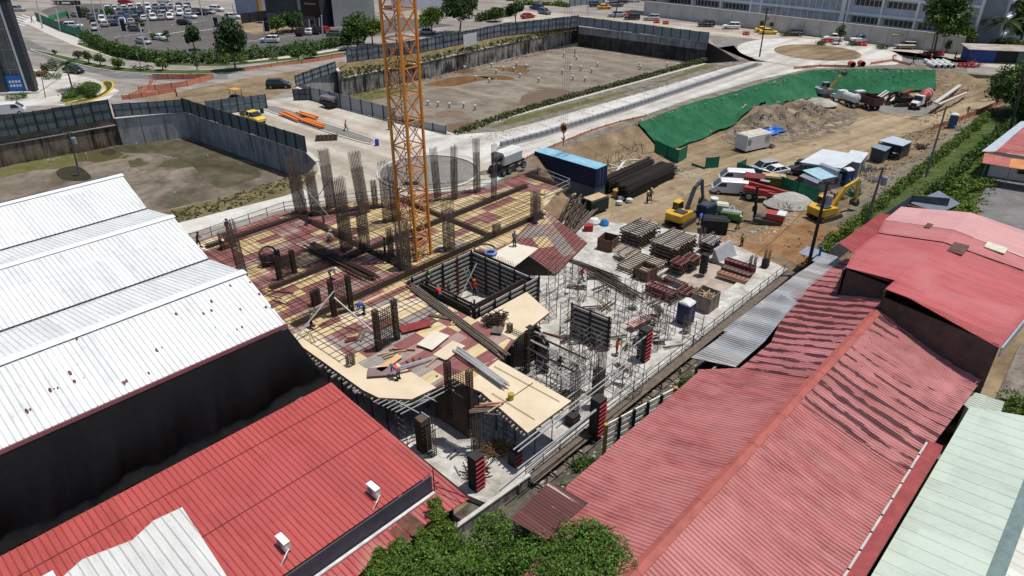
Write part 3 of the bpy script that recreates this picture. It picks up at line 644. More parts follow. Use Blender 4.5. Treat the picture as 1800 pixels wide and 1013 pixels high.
roof(t,'roof',[(42.4,16.6),(47.0,16.4),(51,17.4),(54.8,17.6),(56,19.0),(60.5,18.3),(66.2,17.8),(66,14),(60,13.2),(57,11.5),(42.4,11.5)],zrr,m_rrd,step=1.2,pitch=.28,rw=.11)
roof(t,'roof',[(10,4.2),(39.5,4.0),(39.5,11.4),(10,11.4)],zrr,m_rr,step=1.2,pitch=.28,rw=.11)
roof(t,'roof',[(39.5,4.0),(54.6,3.2),(57.5,11.4),(39.5,11.4)],zrr,m_rrd,step=1.2,pitch=.28,rw=.11)
mb=MB()
for sg in(-1,1):
    for i in range(36):
        s0=10+i*1.24; s1=s0+1.27; z0=zrr(s0,RV)+.10; 
        p=[W(s0,RV,z0),W(s1,RV,z0+.005),W(s1,RV+sg*.36,z0-.16),W(s0,RV+sg*.36,z0-.155)]; mb.quad(*(p if sg<0 else p[::-1]))
mb.build('ridge_cap',m_ridge,t,world=True)
mb=MB(); wallsv(mb,(25,18.3),(56,18.3),-2.4,4.9); wallsv(mb,(10,4.6),(54,4.6),-2.4,4.9); wallsv(mb,(16,11.5),(25,18.3),-2.4,4.6)
mb.build('wall',M('dull_rendered_wall',(.22,.20,.18)),t,world=True)
mb=MB(); wbar(mb,(20,3.75,5.1),(43.5,3.6,5.1),.75,.5); mb.build('parapet',M('dark_red_parapet',(.28,.05,.05),.6,.25),t,world=True)
mb=MB()
for i in range(14): wbar(mb,(20+i*1.66,4.08,5.42),(21.5+i*1.66,4.07,5.42),.13,.05)
mb.build('flashing',M('pale_flashing',(.5,.44,.42),.6,.2),t,world=True)
# --- tall red roof behind it ---
m_ru=roof_mat('coral_red_roof_sheet',(.42,.075,.075),(.50,.13,.125),.4,TH+PI/2,.42,patch=(.46,.14,.135),ss=2.)
m_rp=roof_mat('pale_pink_roof_sheet',(.56,.27,.26),(.62,.34,.33),.4,TH+PI/2,.45,patch=(.58,.30,.28))
m_rs=roof_mat('deep_red_roof_sheet',(.33,.05,.055),(.42,.09,.09),.4,TH+PI/2,.45)
def zu(s,v): return 9-.13*abs(v-10.5)
t=thing('tall_red_roofed_building','tall building with wide coral and pink ribbed roof above the stained red gable','building',W(65,9,-2.4))
U=lambda *p:[PS(a,b,zu,8.5) for a,b in p]
roof(t,'roof',[(57.6,15.3),(57.0,11.3),(55.0,11.4),(54.8,9.6),(53.4,3.0),(62,2.4),(67.5,3.3),(66.8,10.5),(66.5,15.8),(61.5,16.0)],zu,m_ru,pitch=.26,rw=.1)
roof(t,'roof',[(66.8,15.8),(67.1,10.5),(67.8,3.3),(70,3.5),(70.4,10.5),(70.4,16.4)],zu,roof_mat('rosy_roof_sheet',(.46,.14,.13),(.56,.22,.21),.4,TH+PI/2,.45),pitch=.3)
roof(t,'far_roof',[(70.5,16.4),(70.5,10.5),(70.2,3.6),(76.4,4.6),(76,10.5),(75.2,14.8),(75,16.3)],zu,m_rp,pitch=.75,rh=.03)
def zst(s,v): return 7.35-.1*(18-v)
roof(t,'side_roof',[(64.2,18.2),(63.2,15.9),(75.1,16.3),(74.2,17.8)],zst,m_rs,pitch=.4)
mb=MB(); wallsv(mb,(57.7,15.2),(57.1,11.4),5.,8.2); wallsv(mb,(55.1,11.3),(53.6,3.1),3.5,8.1); wallsv(mb,(57.1,11.4),(55.1,11.4),5,8.6); wallsv(mb,(57.8,15.5),(75,16),0,8.); wallsv(mb,(53.6,3.1),(76,4.5),-2.4,7.8); wallsv(mb,(75.6,4.8),(75.,16),0,8)
mb.build('wall',M('brown_plank_wall',(.085,.06,.05),.9,.3,1.2),t,world=True)
mb=MB(); wbar(mb,(53.3,2.85,7.75),(63,2.2,7.8),.12,.8); mb.build('gutter',M('blue_grey_gutter',(.33,.35,.40),.5),t,world=True)
mb=MB(); wbar(mb,(75.9,16,8.15),(76.8,4.3,8.05),.3,.25); mb.build('far_gutter',M('rusty_gutter',(.09,.04,.03),.8),t,world=True)
mdp=M('dark_roof_patch',(.12,.06,.05),.8,.4)
for px,py,a,b in((1684,438,.6,1.2),(1632,398,.25,.6)): s,v=PS(px,py,zu,8.6); MB().hexa([W(s-b,v-a,zu(s,v)+.02),W(s+b,v-a,zu(s,v)+.02),W(s+b,v+a,zu(s,v)+.02),W(s-b,v+a,zu(s,v)+.02)],[W(s-b,v-a,zu(s,v)+.1),W(s+b,v-a,zu(s,v)+.1),W(s+b,v+a,zu(s,v)+.1),W(s-b,v+a,zu(s,v)+.1)]).build('dark_patch',mdp,t,world=True)
mb=MB(); s,v=PS(1750,438,zu,8.6); mb.hexa([W(s-.7,v-.8,zu(s,v)+.02),W(s+.7,v-.8,zu(s,v)-.06),W(s+.7,v+.8,zu(s,v)+.1),W(s-.7,v+.8,zu(s,v)+.1)],[W(s-.7,v-.8,zu(s,v)+.1),W(s+.7,v-.8,zu(s,v)+.1),W(s+.7,v+.8,zu(s,v)+.24),W(s-.7,v+.8,zu(s,v)+.24)]); mb.build('skylight',M('cream_skylight',(.6,.56,.45),.5),t,world=True)
# --- grey sheet lean-to ---
m_rg=roof_mat('galvanised_sheet',(.30,.315,.33),(.42,.435,.45),.4,TH+PI/2,.4,patch=(.46,.45,.44),stain=.35,stainc=(.36,.32,.29),ss=2.)
def zg1(s,v): return 4.35+.12*(18-v)+.03*sin(s*2.1)
t=thing('grey_lean_to','lean-to with galvanised corrugated roof along the ditch and red roofs','lean-to',W(54,18,-2.4))
roof(t,'roof',[(41.7,20.2),(42.3,16.9),(47,16.9),(54.4,17.7),(55.5,19.3)],zg1,m_rg,pitch=.3,rh=.06,off=.9)
roof(t,'roof',[(47.0,20.4),(55.2,20.2),(60,20.1),(66.4,19.6),(65.4,17.8),(58,18.1),(54.2,17.4),(47,17.2)],zg1,m_rg,pitch=.3,rh=.06,off=.78)
mb=MB(); wallsv(mb,(41.7,19.7),(66,19.3),-2.4,4.2,.12); mb.build('wall',M('blockwork_dark',(.13,.12,.11),.9,.4,1.),t,world=True)
# --- pale green roof bottom right ---
m_rgn=roof_mat('pale_green_roof_sheet',(.47,.55,.47),(.52,.60,.51),.5,TH+PI/2,.4,patch=(.50,.57,.49),ss=.8)
def zgn(s,v): return 4.6+.09*(3.4-v)
def zgn2(s,v): return 4.6+.09*4.8-.09*(-1.4-v)
t=thing('green_roofed_building','building with pale green sheet roof in the lower right corner','building',W(40,-3,-2.4))
roof(t,'roof',[(20,3.2),(50.2,3.1),(51.6,-1.2),(20,-1.4)],zgn,m_rgn,pitch=1.05,rh=.03,rw=.06)
roof(t,'roof',[(20,-2.0),(51.6,-1.8),(54,-12),(20,-12)],zgn2,roof_mat('cream_roof_sheet',(.62,.62,.54),(.66,.66,.58),.5,TH+PI/2,.4),pitch=1.05,rh=.03,rw=.06)
mb=MB(); wbar(mb,(20,-1.7,5.0),(51.7,-1.5,5.0),.75,.1); mb.build('ridge_gutter',M('teal_grey_gutter',(.14,.20,.19),.5),t,world=True)
mb=MB(); wallsv(mb,(20,2.9),(50,2.8),-2.4,4.5); wallsv(mb,(50,2.8),(53.5,-12),-2.4,4.5); mb.build('wall',M('pale_render',(.4,.42,.38)),t,world=True)
t=thing('small_lean_to','small annex with pale corrugated roof beside the lawn','annex',W(52.7,2.6,0))
roof(t,'roof',[(51.2,3.6),(53.3,3.6),(53.6,1.5),(52.,1.4),(50.6,2.6)],lambda s,v:3.9+.02*v,roof_mat('pale_green_sheet',(.48,.54,.46),(.55,.6,.52),.4,TH,.4),pitch=.28); mb=MB(); wallsv(mb,(51.3,3.4),(53.2,3.4),0,3.8); wallsv(mb,(53.2,3.4),(53.4,1.6),0,3.8); mb.build('wall',m_acw,t,world=True)
# --- house at the right frame edge ---
def zh(s,v): return 5.6-.15*abs(v-11)
t=thing('white_walled_house','house with red roof, white eave strip and corrugated awnings by the asphalt yard','house',W(122,11,1.2))
roof(t,'roof',[(113,15.2),(133,14.6),(136,2),(116,2)],zh,roof_mat('patchy_red_roof',(.34,.07,.07),(.50,.17,.15),.35,TH+PI/2,.5,patch=(.5,.15,.12)),pitch=.6)
roof(t,'eave_strip',[(112.6,16.7),(132.5,15.9),(133,14.7),(113,15.3)],zh,M('pale_blue_eave',(.5,.54,.60),.5,.1),pitch=.6)
roof(t,'awning',[(109.3,15.7),(112.7,16.3),(112.7,13.2),(109.6,12.6)],lambda s,v:4.15+(s-109)*.12,roof_mat('red_awning_sheet',(.42,.13,.10),(.5,.18,.14),.4,TH,.5),ribdir='s',pitch=.3,rh=.07)
roof(t,'awning',[(109.6,12.6),(112.7,13.2),(114.5,3),(111.5,3)],lambda s,v:4.15+(s-109)*.12,roof_mat('orange_awning_sheet',(.62,.24,.09),(.68,.31,.13),.4,TH,.5),ribdir='s',pitch=.3,rh=.07)
mb=MB(); wallsv(mb,(113.4,15.2),(133,15),1,4.9); wallsv(mb,(113.4,15.2),(116,3),1,4.9); mb.build('wall',M('white_render',(.62,.62,.6),.8,.1),t,world=True)
mb=MB(); wallsv(mb,(113.9,12.0),(114.4,9.6),2.4,3.7,.22); mb.build('window',M('dark_glass',(.02,.025,.03),.1,.1,spec=.6),t,world=True)
mb=MB()
for v in(15.3,12.5,8): w_=W(109.9+(15.5-v)*.12,v,1.2); mb.bar(w_,w_+Vector((0,0,3)),.09)
mb.build('post',m_acg,t,world=True)
# --- rusty porch roof near the bottom ---
m_rust=roof_mat('rusty_sheet',(.085,.028,.025),(.15,.05,.045),.5,TH+PI/2,.7,patch=(.07,.025,.022),stain=.2,stainc=(.42,.33,.30),ss=2.)
t=thing('rusty_canopy','rusty brown corrugated canopy on thin posts above the trees','canopy',W(26,20.7,-2.3))
roof(t,'roof',[(24.1,19.4),(24.3,16.7),(20.6,16.7),(20.4,19.1)],lambda s,v:5.45-.02*(v-19),m_rust,pitch=.22,rh=.04)
for s,v in((24,19.2),(24.1,16.9),(20.8,16.9),(20.6,19.)): MB().bar(W(s,v,-2.4),W(s,v,5.4),.08).build('post',m_acg,t,world=True)
# --- block wall at the corner of the site ---
m_blk2=wall_mat('weathered_block_wall',(.36,.35,.31),(.05,.047,.04),.53)
t=thing('block_wall','weathered grey block wall with dark stains at the near corner of the site','wall',W(24,24,-2.4))
mb=MB(); mb.bar(W(20.2,24.1,-.8),W(27.2,23.72,-.8),.2,3.3); mb.build('blockwork',m_blk2,t,world=True)
mb=MB(); mb.bar(W(20.2,24.1,.9),W(27.2,23.72,.9),.28,.12); mb.build('coping',m_kerb,t,world=True)
mb=MB(); mb.bar(W(26.0,23.65,-2.4),W(26.0,23.65,.9),.16); mb.bar(W(27.1,23.6,-2.4),W(27.1,23.6,.9),.16); mb.build('pillar',M('old_concrete_post',(.22,.21,.2)),t,world=True)
# ---------------- the building under construction ----------------
def plymat(name,cols,bias=0.,sc=(2.44,1.22)):
    m,nt,b=newmat(name,.75,0,.25); v=coords(nt,(1/sc[0],1/sc[1],0),TH); v0=coords(nt)
    fl=nn(nt,'ShaderNodeVectorMath',operation='FLOOR'); nt.links.new(v,fl.inputs[0])
    wn=nn(nt,'ShaderNodeTexWhiteNoise'); wn.noise_dimensions='3D'; nt.links.new(fl.outputs[0],wn.inputs['Vector'])
    lo=noise(nt,fl.outputs[0],.17,2,.5); k=math_(nt,'MULTIPLY_ADD',wn.outputs[0],.42); nt.links.new(math_(nt,'MULTIPLY_ADD',lo,1.5),k.node.inputs[2]); 
    lo_=[x for x in nt.nodes if x.type=='MATH' and x.operation=='MULTIPLY_ADD'][-1]; lo_.inputs[2].default_value=-.48+bias
    n=len(cols); col=ramp(nt,k,[(i/n,c) for i,c in enumerate(cols)],'CONSTANT')
    f=noise(nt,coords(nt,(.3,1.5,1),TH),1.4,7,.65); col=mix(nt,col,ramp(nt,f,[(.3,(.62,.6,.58)),(.62,(1,1,1))]),.85,'MULTIPLY')
    fr=nn(nt,'ShaderNodeVectorMath',operation='FRACTION'); nt.links.new(v,fr.inputs[0]); sx=nn(nt,'ShaderNodeSeparateXYZ'); nt.links.new(fr.outputs[0],sx.inputs[0])
    e=math_(nt,'MINIMUM',math_(nt,'MULTIPLY',sx.outputs[0],2.),sx.outputs[1]); mk=ramp(nt,e,[(0.012,(.35,.3,.28)),(.03,(1,1,1))]); col=mix(nt,col,mk,.8,'MULTIPLY')
    nt.links.new(col,b.inputs['Base Color']); return m
YL=(.58,.43,.225); Y2=(.63,.50,.29); RD=(.25,.10,.095); R2=(.31,.145,.135); PK=(.36,.25,.22); BR=(.20,.13,.09); GY=(.30,.27,.25)
m_pA=plymat('formwork_sheets_red_and_yellow',[RD,R2,PK,RD,YL,RD,R2,YL,Y2,YL])
m_pB=plymat('formwork_sheets_mostly_yellow',[PK,RD,R2,YL,Y2,YL,YL,Y2,GY,YL])
m_pC=plymat('formwork_sheets_worn',[R2,RD,PK,Y2,RD,GY,RD,YL,R2,PK])
m_ply=M('clean_plywood',(.62,.50,.33),.7,.10,.35,c2=(.68,.57,.42),fine=20)
m_ply2=M('pale_plywood',(.62,.57,.47),.7,.08,.5)
m_bar=M('rusty_rebar',(.055,.035,.025),.8,.35,3); m_barb=M('bright_rebar',(.16,.12,.095),.7,.3,3); m_steel=M('galvanised_tube',(.42,.42,.41),.45,.15,2,metal=.3)
m_form=M('formwork_brown',(.10,.065,.045),.8,.3,1.2); m_alu=M('dusty_aluminium_beam',(.33,.31,.28),.6,.25,2); m_formr=M('red_oxide_form',(.22,.035,.035),.6,.25,2); m_dk=M('dark_steel',(.03,.027,.025),.7,.3,2)
m_wood=M('sawn_timber',(.48,.35,.20),.8,.2,2); m_woodd=M('weathered_timber',(.14,.11,.085),.9,.35,2)
DECK=[(25.6,68.7),(32,69.),(36.6,69.2),(41,67.2),(46.7,63.9),(52,61),(58,57.2),(63.2,57.8),(65,56.2),(64.2,50.4),(59.2,50.2),(57,48.2),(48.2,44.9),(44.2,44.6),(44.2,36.9),(41.5,36.9),(40.2,33.1),(35,32.4),(32.1,31.4),(32,24.1),(27.4,24.1),(28.4,29.5),(28.1,32.2),(24.4,32.6),(22.95,34.4),(22.7,36),(22.8,46.2),(23.4,57),(24.4,68.6)]
HOLE=[(34.9,36.9),(44.2-.001,36.9),(44.2-.001,46.4),(34.9,46.4)]
DECK=[p for p in DECK if p not in((44.2,44.6),(44.2,36.9))]
DECK=DECK[:12]+[(48.2,44.9),(44.2,44.7),(44.2,46.4),(35,46.4),(35,36.9),(41.5,36.9)]+DECK[DECK.index((40.2,33.1)):]
DECK=[p for i,p in enumerate(DECK) if i==0 or p!=DECK[i-1]]
dt=thing('formwork_deck','raised plywood formwork deck of yellow and dark red sheets around the crane','formwork deck',W(40,50,SL))
region('deck_sheets',Wp(DECK),DK,m_pA,parent=dt,kind=None)
mb=MB()
for a,b in zip(DECK,DECK[1:]+DECK[:1]): mb.quad(W(*a,DK-.22),W(*b,DK-.22),W(*b,DK-.002),W(*a,DK-.002))
mb.build('deck_edge',M('sheet_edge_timber',(.30,.21,.12),.8,.35,3),dt,world=True)
def dpatch(poly,mat,k=1,name='sheet_patch'): region(name,Wp(poly),DK+.004*k,mat,parent=dt,kind=None)
dpatch([(38,49),(38,62),(42,62),(47,60),(57,56),(62,50.4),(57,48.3),(48.2,45),(44.3,46.5),(38,46.5)],m_pB,1)
dpatch([(22.9,36.2),(22.9,46),(35,46),(35,37),(34.8,32.6),(32,31.6),(28,32.6),(25,32.6),(23.4,34.6)],m_pC,1)
dpatch([(35,32.38),(40.22,33.08),(41.52,36.9),(35,36.9)],m_ply,2); dpatch([(27.38,24.08),(32.02,24.08),(32.12,31.42),(28.12,31.),(28.38,29.5)],m_ply,2)
dpatch([(22.78,46.2),(24.6,46.2),(24.4,38),(26.5,37),(26.5,32.28),(24.4,32.55),(22.9,34.4),(22.66,36)],m_ply,3)
dpatch([(27,44.2),(35,41.5),(35,43),(27.5,46)],m_ply,3)
dpatch([(24.9,68.4),(28.5,68.6),(28.5,66),(25,66)],m_ply,3); dpatch([(44.3,41.),(44.3,44.6),(48.1,44.8),(49,42)],m_ply2,4)
# drop-beam troughs
mb=MB(); cb=MB()
def band(s0,v0,s1,v1,w_=1.1):
    a=W(s0,v0); b=W(s1,v1); d=(b-a).normalized(); n=Vector((-d.y,d.x,0)); L=(b-a).length
    q=[a-n*w_/2,b-n*w_/2,b+n*w_/2,a+n*w_/2]; mb.quad(*[(p.x,p.y,DK+.022) for p in q])
    for k in range(6):
        o=n*(w_*(k/5-.5)*.86)
        for h in(.06,.3): cb.bar(a+o+Vector((0,0,DK+h)),b+o+Vector((0,0,DK+h)),.035)
    k=0
    while k*.3<L:
        p=a+d*(k*.3); 
        for h in(.09,.33): cb.bar(p-n*w_*.43+Vector((0,0,DK+h)),p+n*w_*.43+Vector((0,0,DK+h)),.03)
        k+=1
for v in(66.8,54.4): band(26,v,{66.8:38,54.4:61}[v],v,.8)
band(24,47.4,56,47.4,.9); band(37,66.5,45,62.2,.8)
for s,v0,v1 in((36.9,47.5,68),(47.6,47,62),(63.8,50.6,57)): band(s,v0,s,v1,.8)
mb.build('beam_trough',M('dark_beam_trough',(.045,.033,.028),.9,.3),dt,world=True)
cb.build('beam_reinforcement',m_bar,label='rebar cages of the drop beams lying across the plywood deck',cat='rebar',kind='stuff')
# rebar mat over the deck, uneven spacing
rs=random.Random(7); mb=MB()
def rmat(poly,sp,z=DK+.05,w_=.03,holes=(),miss=.12):
    for ang in(0.,PI/2):
        for a,b in hatch(poly,ang+rs.uniform(-.01,.01),sp,off=rs.uniform(0,sp)):
            if rs.random()<miss: continue
            j=rs.uniform(-.12,.12); e=(j,0) if ang else (0,j); zz=z+(.03 if ang else 0)
            mb.bar(W(a[0]+e[0],a[1]+e[1],zz),W(b[0]+e[0]+rs.uniform(-.1,.1),b[1]+e[1],zz+rs.uniform(0,.04)),w_)
rmat([p for p in DECK if p[1]>44],.55,w_=.028); rmat([(25,66),(36,66),(36,48),(25,48)],1.4,z=DK+.18)
rmat([(23.5,40),(23.5,46),(34.8,46),(34.8,38.5)],.6); rmat([(27.8,24.6),(31.7,24.6),(31.7,31),(29,31)],1.3,w_=.03,miss=.4); rmat([(38,48),(38,60),(55,56),(58,49)],1.0,z=DK+.2)
mb.build('rebar_mat',m_bar,label='grid of thin dark rebar laid over the plywood deck',cat='rebar',kind='stuff')
# sloping ramp of sheets from deck to slab
RA=[W(47.9,44.9,DK),W(57,48.2,DK),W(59.4,43.6,SL+.12),W(51,41.3,SL+.12)]
t=thing('formwork_ramp','sloping bay of red and yellow sheets descending from deck to white slab','formwork ramp',W(54,44,SL))
mb=MB(); n=10
for i in range(n+1):
    for j in range(9):
        f=i/n; g=j/8; p=RA[0].lerp(RA[1],f).lerp(RA[3].lerp(RA[2],f),g); p.z=DK+(SL+.12-DK)*(g**1.0); mb.v.append(tuple(p))
for i in range(n):
    for j in range(8): k=i*9+j; mb.f.append((k,k+1,k+10,k+9))
mb.build('ramp_sheets',m_pC,t,world=True)
mb=MB()
for i in range(22):
    f=i/21; mb.bar(RA[0].lerp(RA[1],f)+Vector((0,0,.06)),RA[3].lerp(RA[2],f)+Vector((0,0,.06)),.03)
for j in range(14):
    g=j/13; mb.bar(RA[0].lerp(RA[3],g)+Vector((0,0,.09)),RA[1].lerp(RA[2],g)+Vector((0,0,.09)),.03)
mb.build('ramp_rebar',M('reddish_rebar',(.14,.05,.035),.8,.3,3),t,world=True)
mb=MB(); mb.quad(RA[0],RA[3],(RA[3].x,RA[3].y,SL),(RA[0].x,RA[0].y,SL)); mb.quad(RA[3],RA[2],(RA[2].x,RA[2].y,SL),(RA[3].x,RA[3].y,SL)); mb.build('shade_sheet',m_drk if 'm_drk' in globals() else m_dk,t,world=True)  # dark sheets close the sides, painted as the shaded void under the ramp
# shoring under the deck (posts, beams), seen at the open edges
t=thing('deck_shoring','forest of thin steel shoring props and beams under the plywood deck','shoring',W(35,40,SL)); mb=MB(); bm_=MB()
dx=[tuple(p) for p in DECK]
s=23.5
while s<60:
    v=25.
    while v<66:
        if inside(np.array([s]),np.array([v]),dx)[0] and v-24<max(10,40) : mb.bar(W(s,v,SL),W(s,v,DK-.35),.07)
        v+=1.9
    s+=1.9
for a,b in hatch(DECK,PI/2,1.2): bm_.bar(W(*a,DK-.42),W(*b,DK-.42),.1,.14)
mb.build('prop',m_dk,t,world=True,kind='stuff'); bm_.build('bearer',m_alu,t,world=True,kind='stuff')
# joist ends sticking out along the left and front edges of the deck
def joists(label,edge,n,l0,l1,d,z=DK-.28,mat=m_alu,w_=.1):
    mb=MB()
    for i in range(n):
        f=(i+rs.uniform(-.2,.2))/max(1,n-1); s=edge[0][0]+(edge[1][0]-edge[0][0])*f; v=edge[0][1]+(edge[1][1]-edge[0][1])*f; L=rs.uniform(l0,l1)
        mb.bar(W(s-d[0]*.8,v-d[1]*.8,z),W(s+d[0]*L,v+d[1]*L,z),w_,.15)
    mb.build('joists',mat,dt,world=True,kind='stuff' if n>100 else None)
joists('',((22.7,36.5),(22.8,46)),22,.15,.6,(-1,0)); joists('',((27.4,24.3),(28.3,29.4)),14,.1,.35,(-1,0)); joists('',((23,35.2),(26.5,32.7)),6,.5,1.4,(-.9,-.25))
mb=MB()
for k in range(7): # long scaffold tubes spanning the notch
    o=k*.42; mb.bar(W(22.4+.1*k,34.4-o*.9,DK-.1-.03*k),W(28.3+.3*(k%2),33.9-o*1.,DK-.05),.07)
for k in range(3): mb.bar(W(23.5+k*1.7,34.6,DK-.18),W(23.9+k*1.7,31.2,DK-.2),.07)
mb.build('scaffold_tube',m_steel,label='long grey scaffold tubes spanning the notch at the near left corner of the deck',cat='scaffold tubes')
mb=MB()
for k in range(9): mb.bar(W(22.3+.15*k,36.8-.5*k,DK-.35),W(24.4+.2*k,35.8-.5*k,DK-.33),.09,.14)
mb.build('joist_ends',m_alu,dt,world=True)
# --- rebar cages ---
def vh(P,py):
    """height of the point above P that the survey shows at photo row py"""
    lo,hi=0.,30.
    for _ in range(40):
        m=(lo+hi)/2; d=Vector((P.x,P.y,P.z+m-CAMH)); yc=d.y*sin(PITCH)+d.z*cos(PITCH); zc=d.y*cos(PITCH)-d.z*sin(PITCH); y=506.5-F*yc/zc
        if y>py: lo=m
        else: hi=m
    return lo
def cage(px,py,top,w_,z,label,d=.45,rot=0.,tie=.15,bs=.17,lean=(0,0),group='rebar column cages',name='rebar_cage',mat=None,free=.17,px_w=True):
    P=G(px,py,z); D=(P-Vector((0,0,CAMH))).length; wm=w_*D/F if px_w else w_; wm=max(.25,wm*.9); h=vh(P,top)
    t=thing(name,label,'rebar cage',P,TH+rot,group); vb=MB(); tb=MB(); zl=h*(1-free)
    def at(x,y,z_): return Vector((x+lean[0]*z_,y+lean[1]*z_,z_))
    nx=max(2,int(wm/bs)); ny=max(2,int(d/bs))
    ps=[(-wm/2+wm*i/nx,sg*d/2) for i in range(nx+1) for sg in(-1,1)]+[(sg*wm/2,-d/2+d*j/ny) for j in range(1,ny) for sg in(-1,1)]
    for x,y in ps: vb.bar(at(x,y,0),at(x,y,h*rs.uniform(.97,1.)),.04)
    k=0
    while k*tie<zl:
        zz=.1+k*tie; a=[at(sx*wm/2,sy*d/2,zz) for sx,sy in((-1,-1),(1,-1),(1,1),(-1,1))]
        for p,q in zip(a,a[1:]+a[:1]): tb.bar(p,q,.034)
        if k%2==0 and wm>.8: tb.bar(at(0,-d/2,zz),at(0,d/2,zz),.028)
        k+=1
    vb.build('vertical_bars',mat or m_barb if free>.1 else m_bar,t); tb.build('ties',m_bar,t); return t
CG=[(530,376,272,20,'tall leaning rebar cage farthest left of the three at the back edge of the deck',.5,(-.03,0)),
(556,378,286,16,'rebar cage in the middle of the three at the back left edge of the deck',.5,(-.02,0)),
(583,366,261,18,'bright topped rebar cage rightmost of the three at the back left edge of the deck',.45,(0,.02)),
(610,440,311,22,'rebar cage with pale top bars in front of the grey road, second row left',.5,(0,0)),
(641,375,264,20,'tall dark rebar cage leaning left behind the cluster beside the median end',.5,(-.06,.02)),
(642,440,352,18,'short wide rebar cage just left of the green shirted worker',.5,(0,0)),
(660,362,316,9,'small pale rebar cage at the far guardrail left of the near roundabout',.35,(0,0)),
(682,390,283,16,'rebar cage immediately left of the crane mast, at the roundabout edge',.5,(0,0)),
(697,388,290,14,'thinner rebar cage touching the left leg of the crane in view',.45,(0,0)),
(711,472,388,23,'massive dark rebar cage at the left foot of the crane',.7,(0,0)),
(770,352,258,12,'slender rebar cage seen over the left part of the near roundabout',.4,(-.05,0)),
(799,350,256,11,'slender rebar cage seen over the middle of the near roundabout',.4,(.03,0)),
(839,338,243,11,'tall slender rebar cage at the right rim of the near roundabout',.4,(0,0)),
(868,350,253,9,'rebar cage standing beside the white concrete mixer body',.35,(.03,0)),
(790,440,345,20,'thick rebar cage right of the crane foot',.6,(0,0)),
(941,388,333,17,'dark rebar cage on the far right part of the deck near the scaffold rails',.6,(0,0)),
(873,414,391,14,'low rebar stub on red sheets at the middle of the deck',.5,(0,0)),
(428,487,384,14,'tall narrow rebar cage at the edge of the white warehouse roof',.4,(-.04,0)),
(402,435,405,26,'bundle of rebar and forms beside the white warehouse at the far left of the deck',.6,(0,0)),
(617,642,622,13,'small rebar stub through the clean plywood at the near left',.4,(0,0)),
(688,452,400,10,'thin rebar cage between the green shirted worker and the crane foot cage',.35,(0,0))]
for px,py,top,w_,lb,d,ln in CG: cage(px,py,top,w_,DK,lb,d=d,lean=ln,free=.28 if w_<21 else .2,mat=m_barb)
CS=[(1051,716,610,13,'pale rebar cage rising out of a red and black column form by the slab edge'),(1008,735,655,14,'rebar cage above a short black form right of the clean plywood deck'),(838,800,735,14,'rebar above the striped red column form at the near corner'),
(1345,470,438,8,'rebar column at the far right end of the slab edge'),(1232,432,400,9,'rebar dowels near the far edge of the slab behind the stacked joists'),(1205,585,556,9,'rebar stub at the foot of the blue portable toilet'),(1128,600,556,9,'rebar above the red column form in the middle of the slab edge'),(965,470,452,20,'curved group of rebar dowels in the corner below the ramp'),
(1117,418,388,13,'cylinder of vertical rebar at the left end of the joist stacks'),(1320,480,450,12,'twin rebar posts beside the brown beams at the far slab corner'),(1032,580,545,24,'dowels over the tall form wall in the middle of the slab'),(1155,438,410,8,'slim rebar dowels beside the white block pallet'),(760,800,735,11,'rebar above the white faced column form'),(905,812,780,13,'dark reddish rebar bundle under the front edge of the deck')]
for px,py,top,w_,lb in CS: cage(px,py,top,w_,SL,lb,d=.5,tie=.22,free=.35,mat=m_barb)
# wall cages: two posts and mesh between
def wallcage(px0,py0,px1,py1,top,z,label,rw=.35):
    a=G(px0,py0,z); b=G(px1,py1,z); h=vh(a,top); d=(b-a).normalized(); n=Vector((-d.y,d.x,0)); L=(b-a).length
    t=thing('rebar_wall_cage',label,'rebar cage',a,0,'rebar wall cages')
    for c in(a,b):
        mb=MB()
        for sx in(-1,0,1):
            for sy in(-1,0,1):
                if sx or sy: p=c+d*sx*rw/2+n*sy*rw/2; mb.bar(p,p+Vector((0,0,h)),.045)
        k=0
        while k*.13<h:
            zz=Vector((0,0,k*.13+.05)); q=[c+d*sx*rw/2+n*sy*rw/2+zz for sx,sy in((-1,-1),(1,-1),(1,1),(-1,1))]
            for p,r in zip(q,q[1:]+q[:1]): mb.bar(p,r,.04)
            k+=1
        mb.build('end_post',m_bar,t,world=True)
    mb=MB(); n_=int(L/.2)
    for i in range(1,n_): 
        for sg in(-.1,.1): p=a+d*(L*i/n_)+n*sg; mb.bar(p,p+Vector((0,0,h*.92)),.025)
    k=0
    while k*.2<h*.9:
        for sg in(-.1,.1): zz=Vector((0,0,k*.2+.1)); mb.bar(a+zz+n*sg,b+zz+n*sg,.025)
        k+=1
    mb.build('mesh',m_bar,t,world=True); return t
wallcage(492,492,518,480,452,DK,'low wall cage with round hoop left of the rebar bundle on the deck'); wallcage(466,470,490,462,448,DK,'lowest wall cage behind the round hoop at the left')
wallcage(588,556,618,546,493,DK,'dark wall cage left of the blue shirted bending worker'); wallcage(553,538,560,534,512,DK,'short post of rebar left of the dark wall cage')
wallcage(666,616,698,597,545,DK,'open wall cage in the middle of the near deck between red sheets'); wallcage(791,735,828,752,636,SL+2.,'wall cage rising from the dark form wall below long steel tubes')
wallcage(896,648,926,662,570,SL,'wall cage between the clean plywood sheets and the dark form'); 
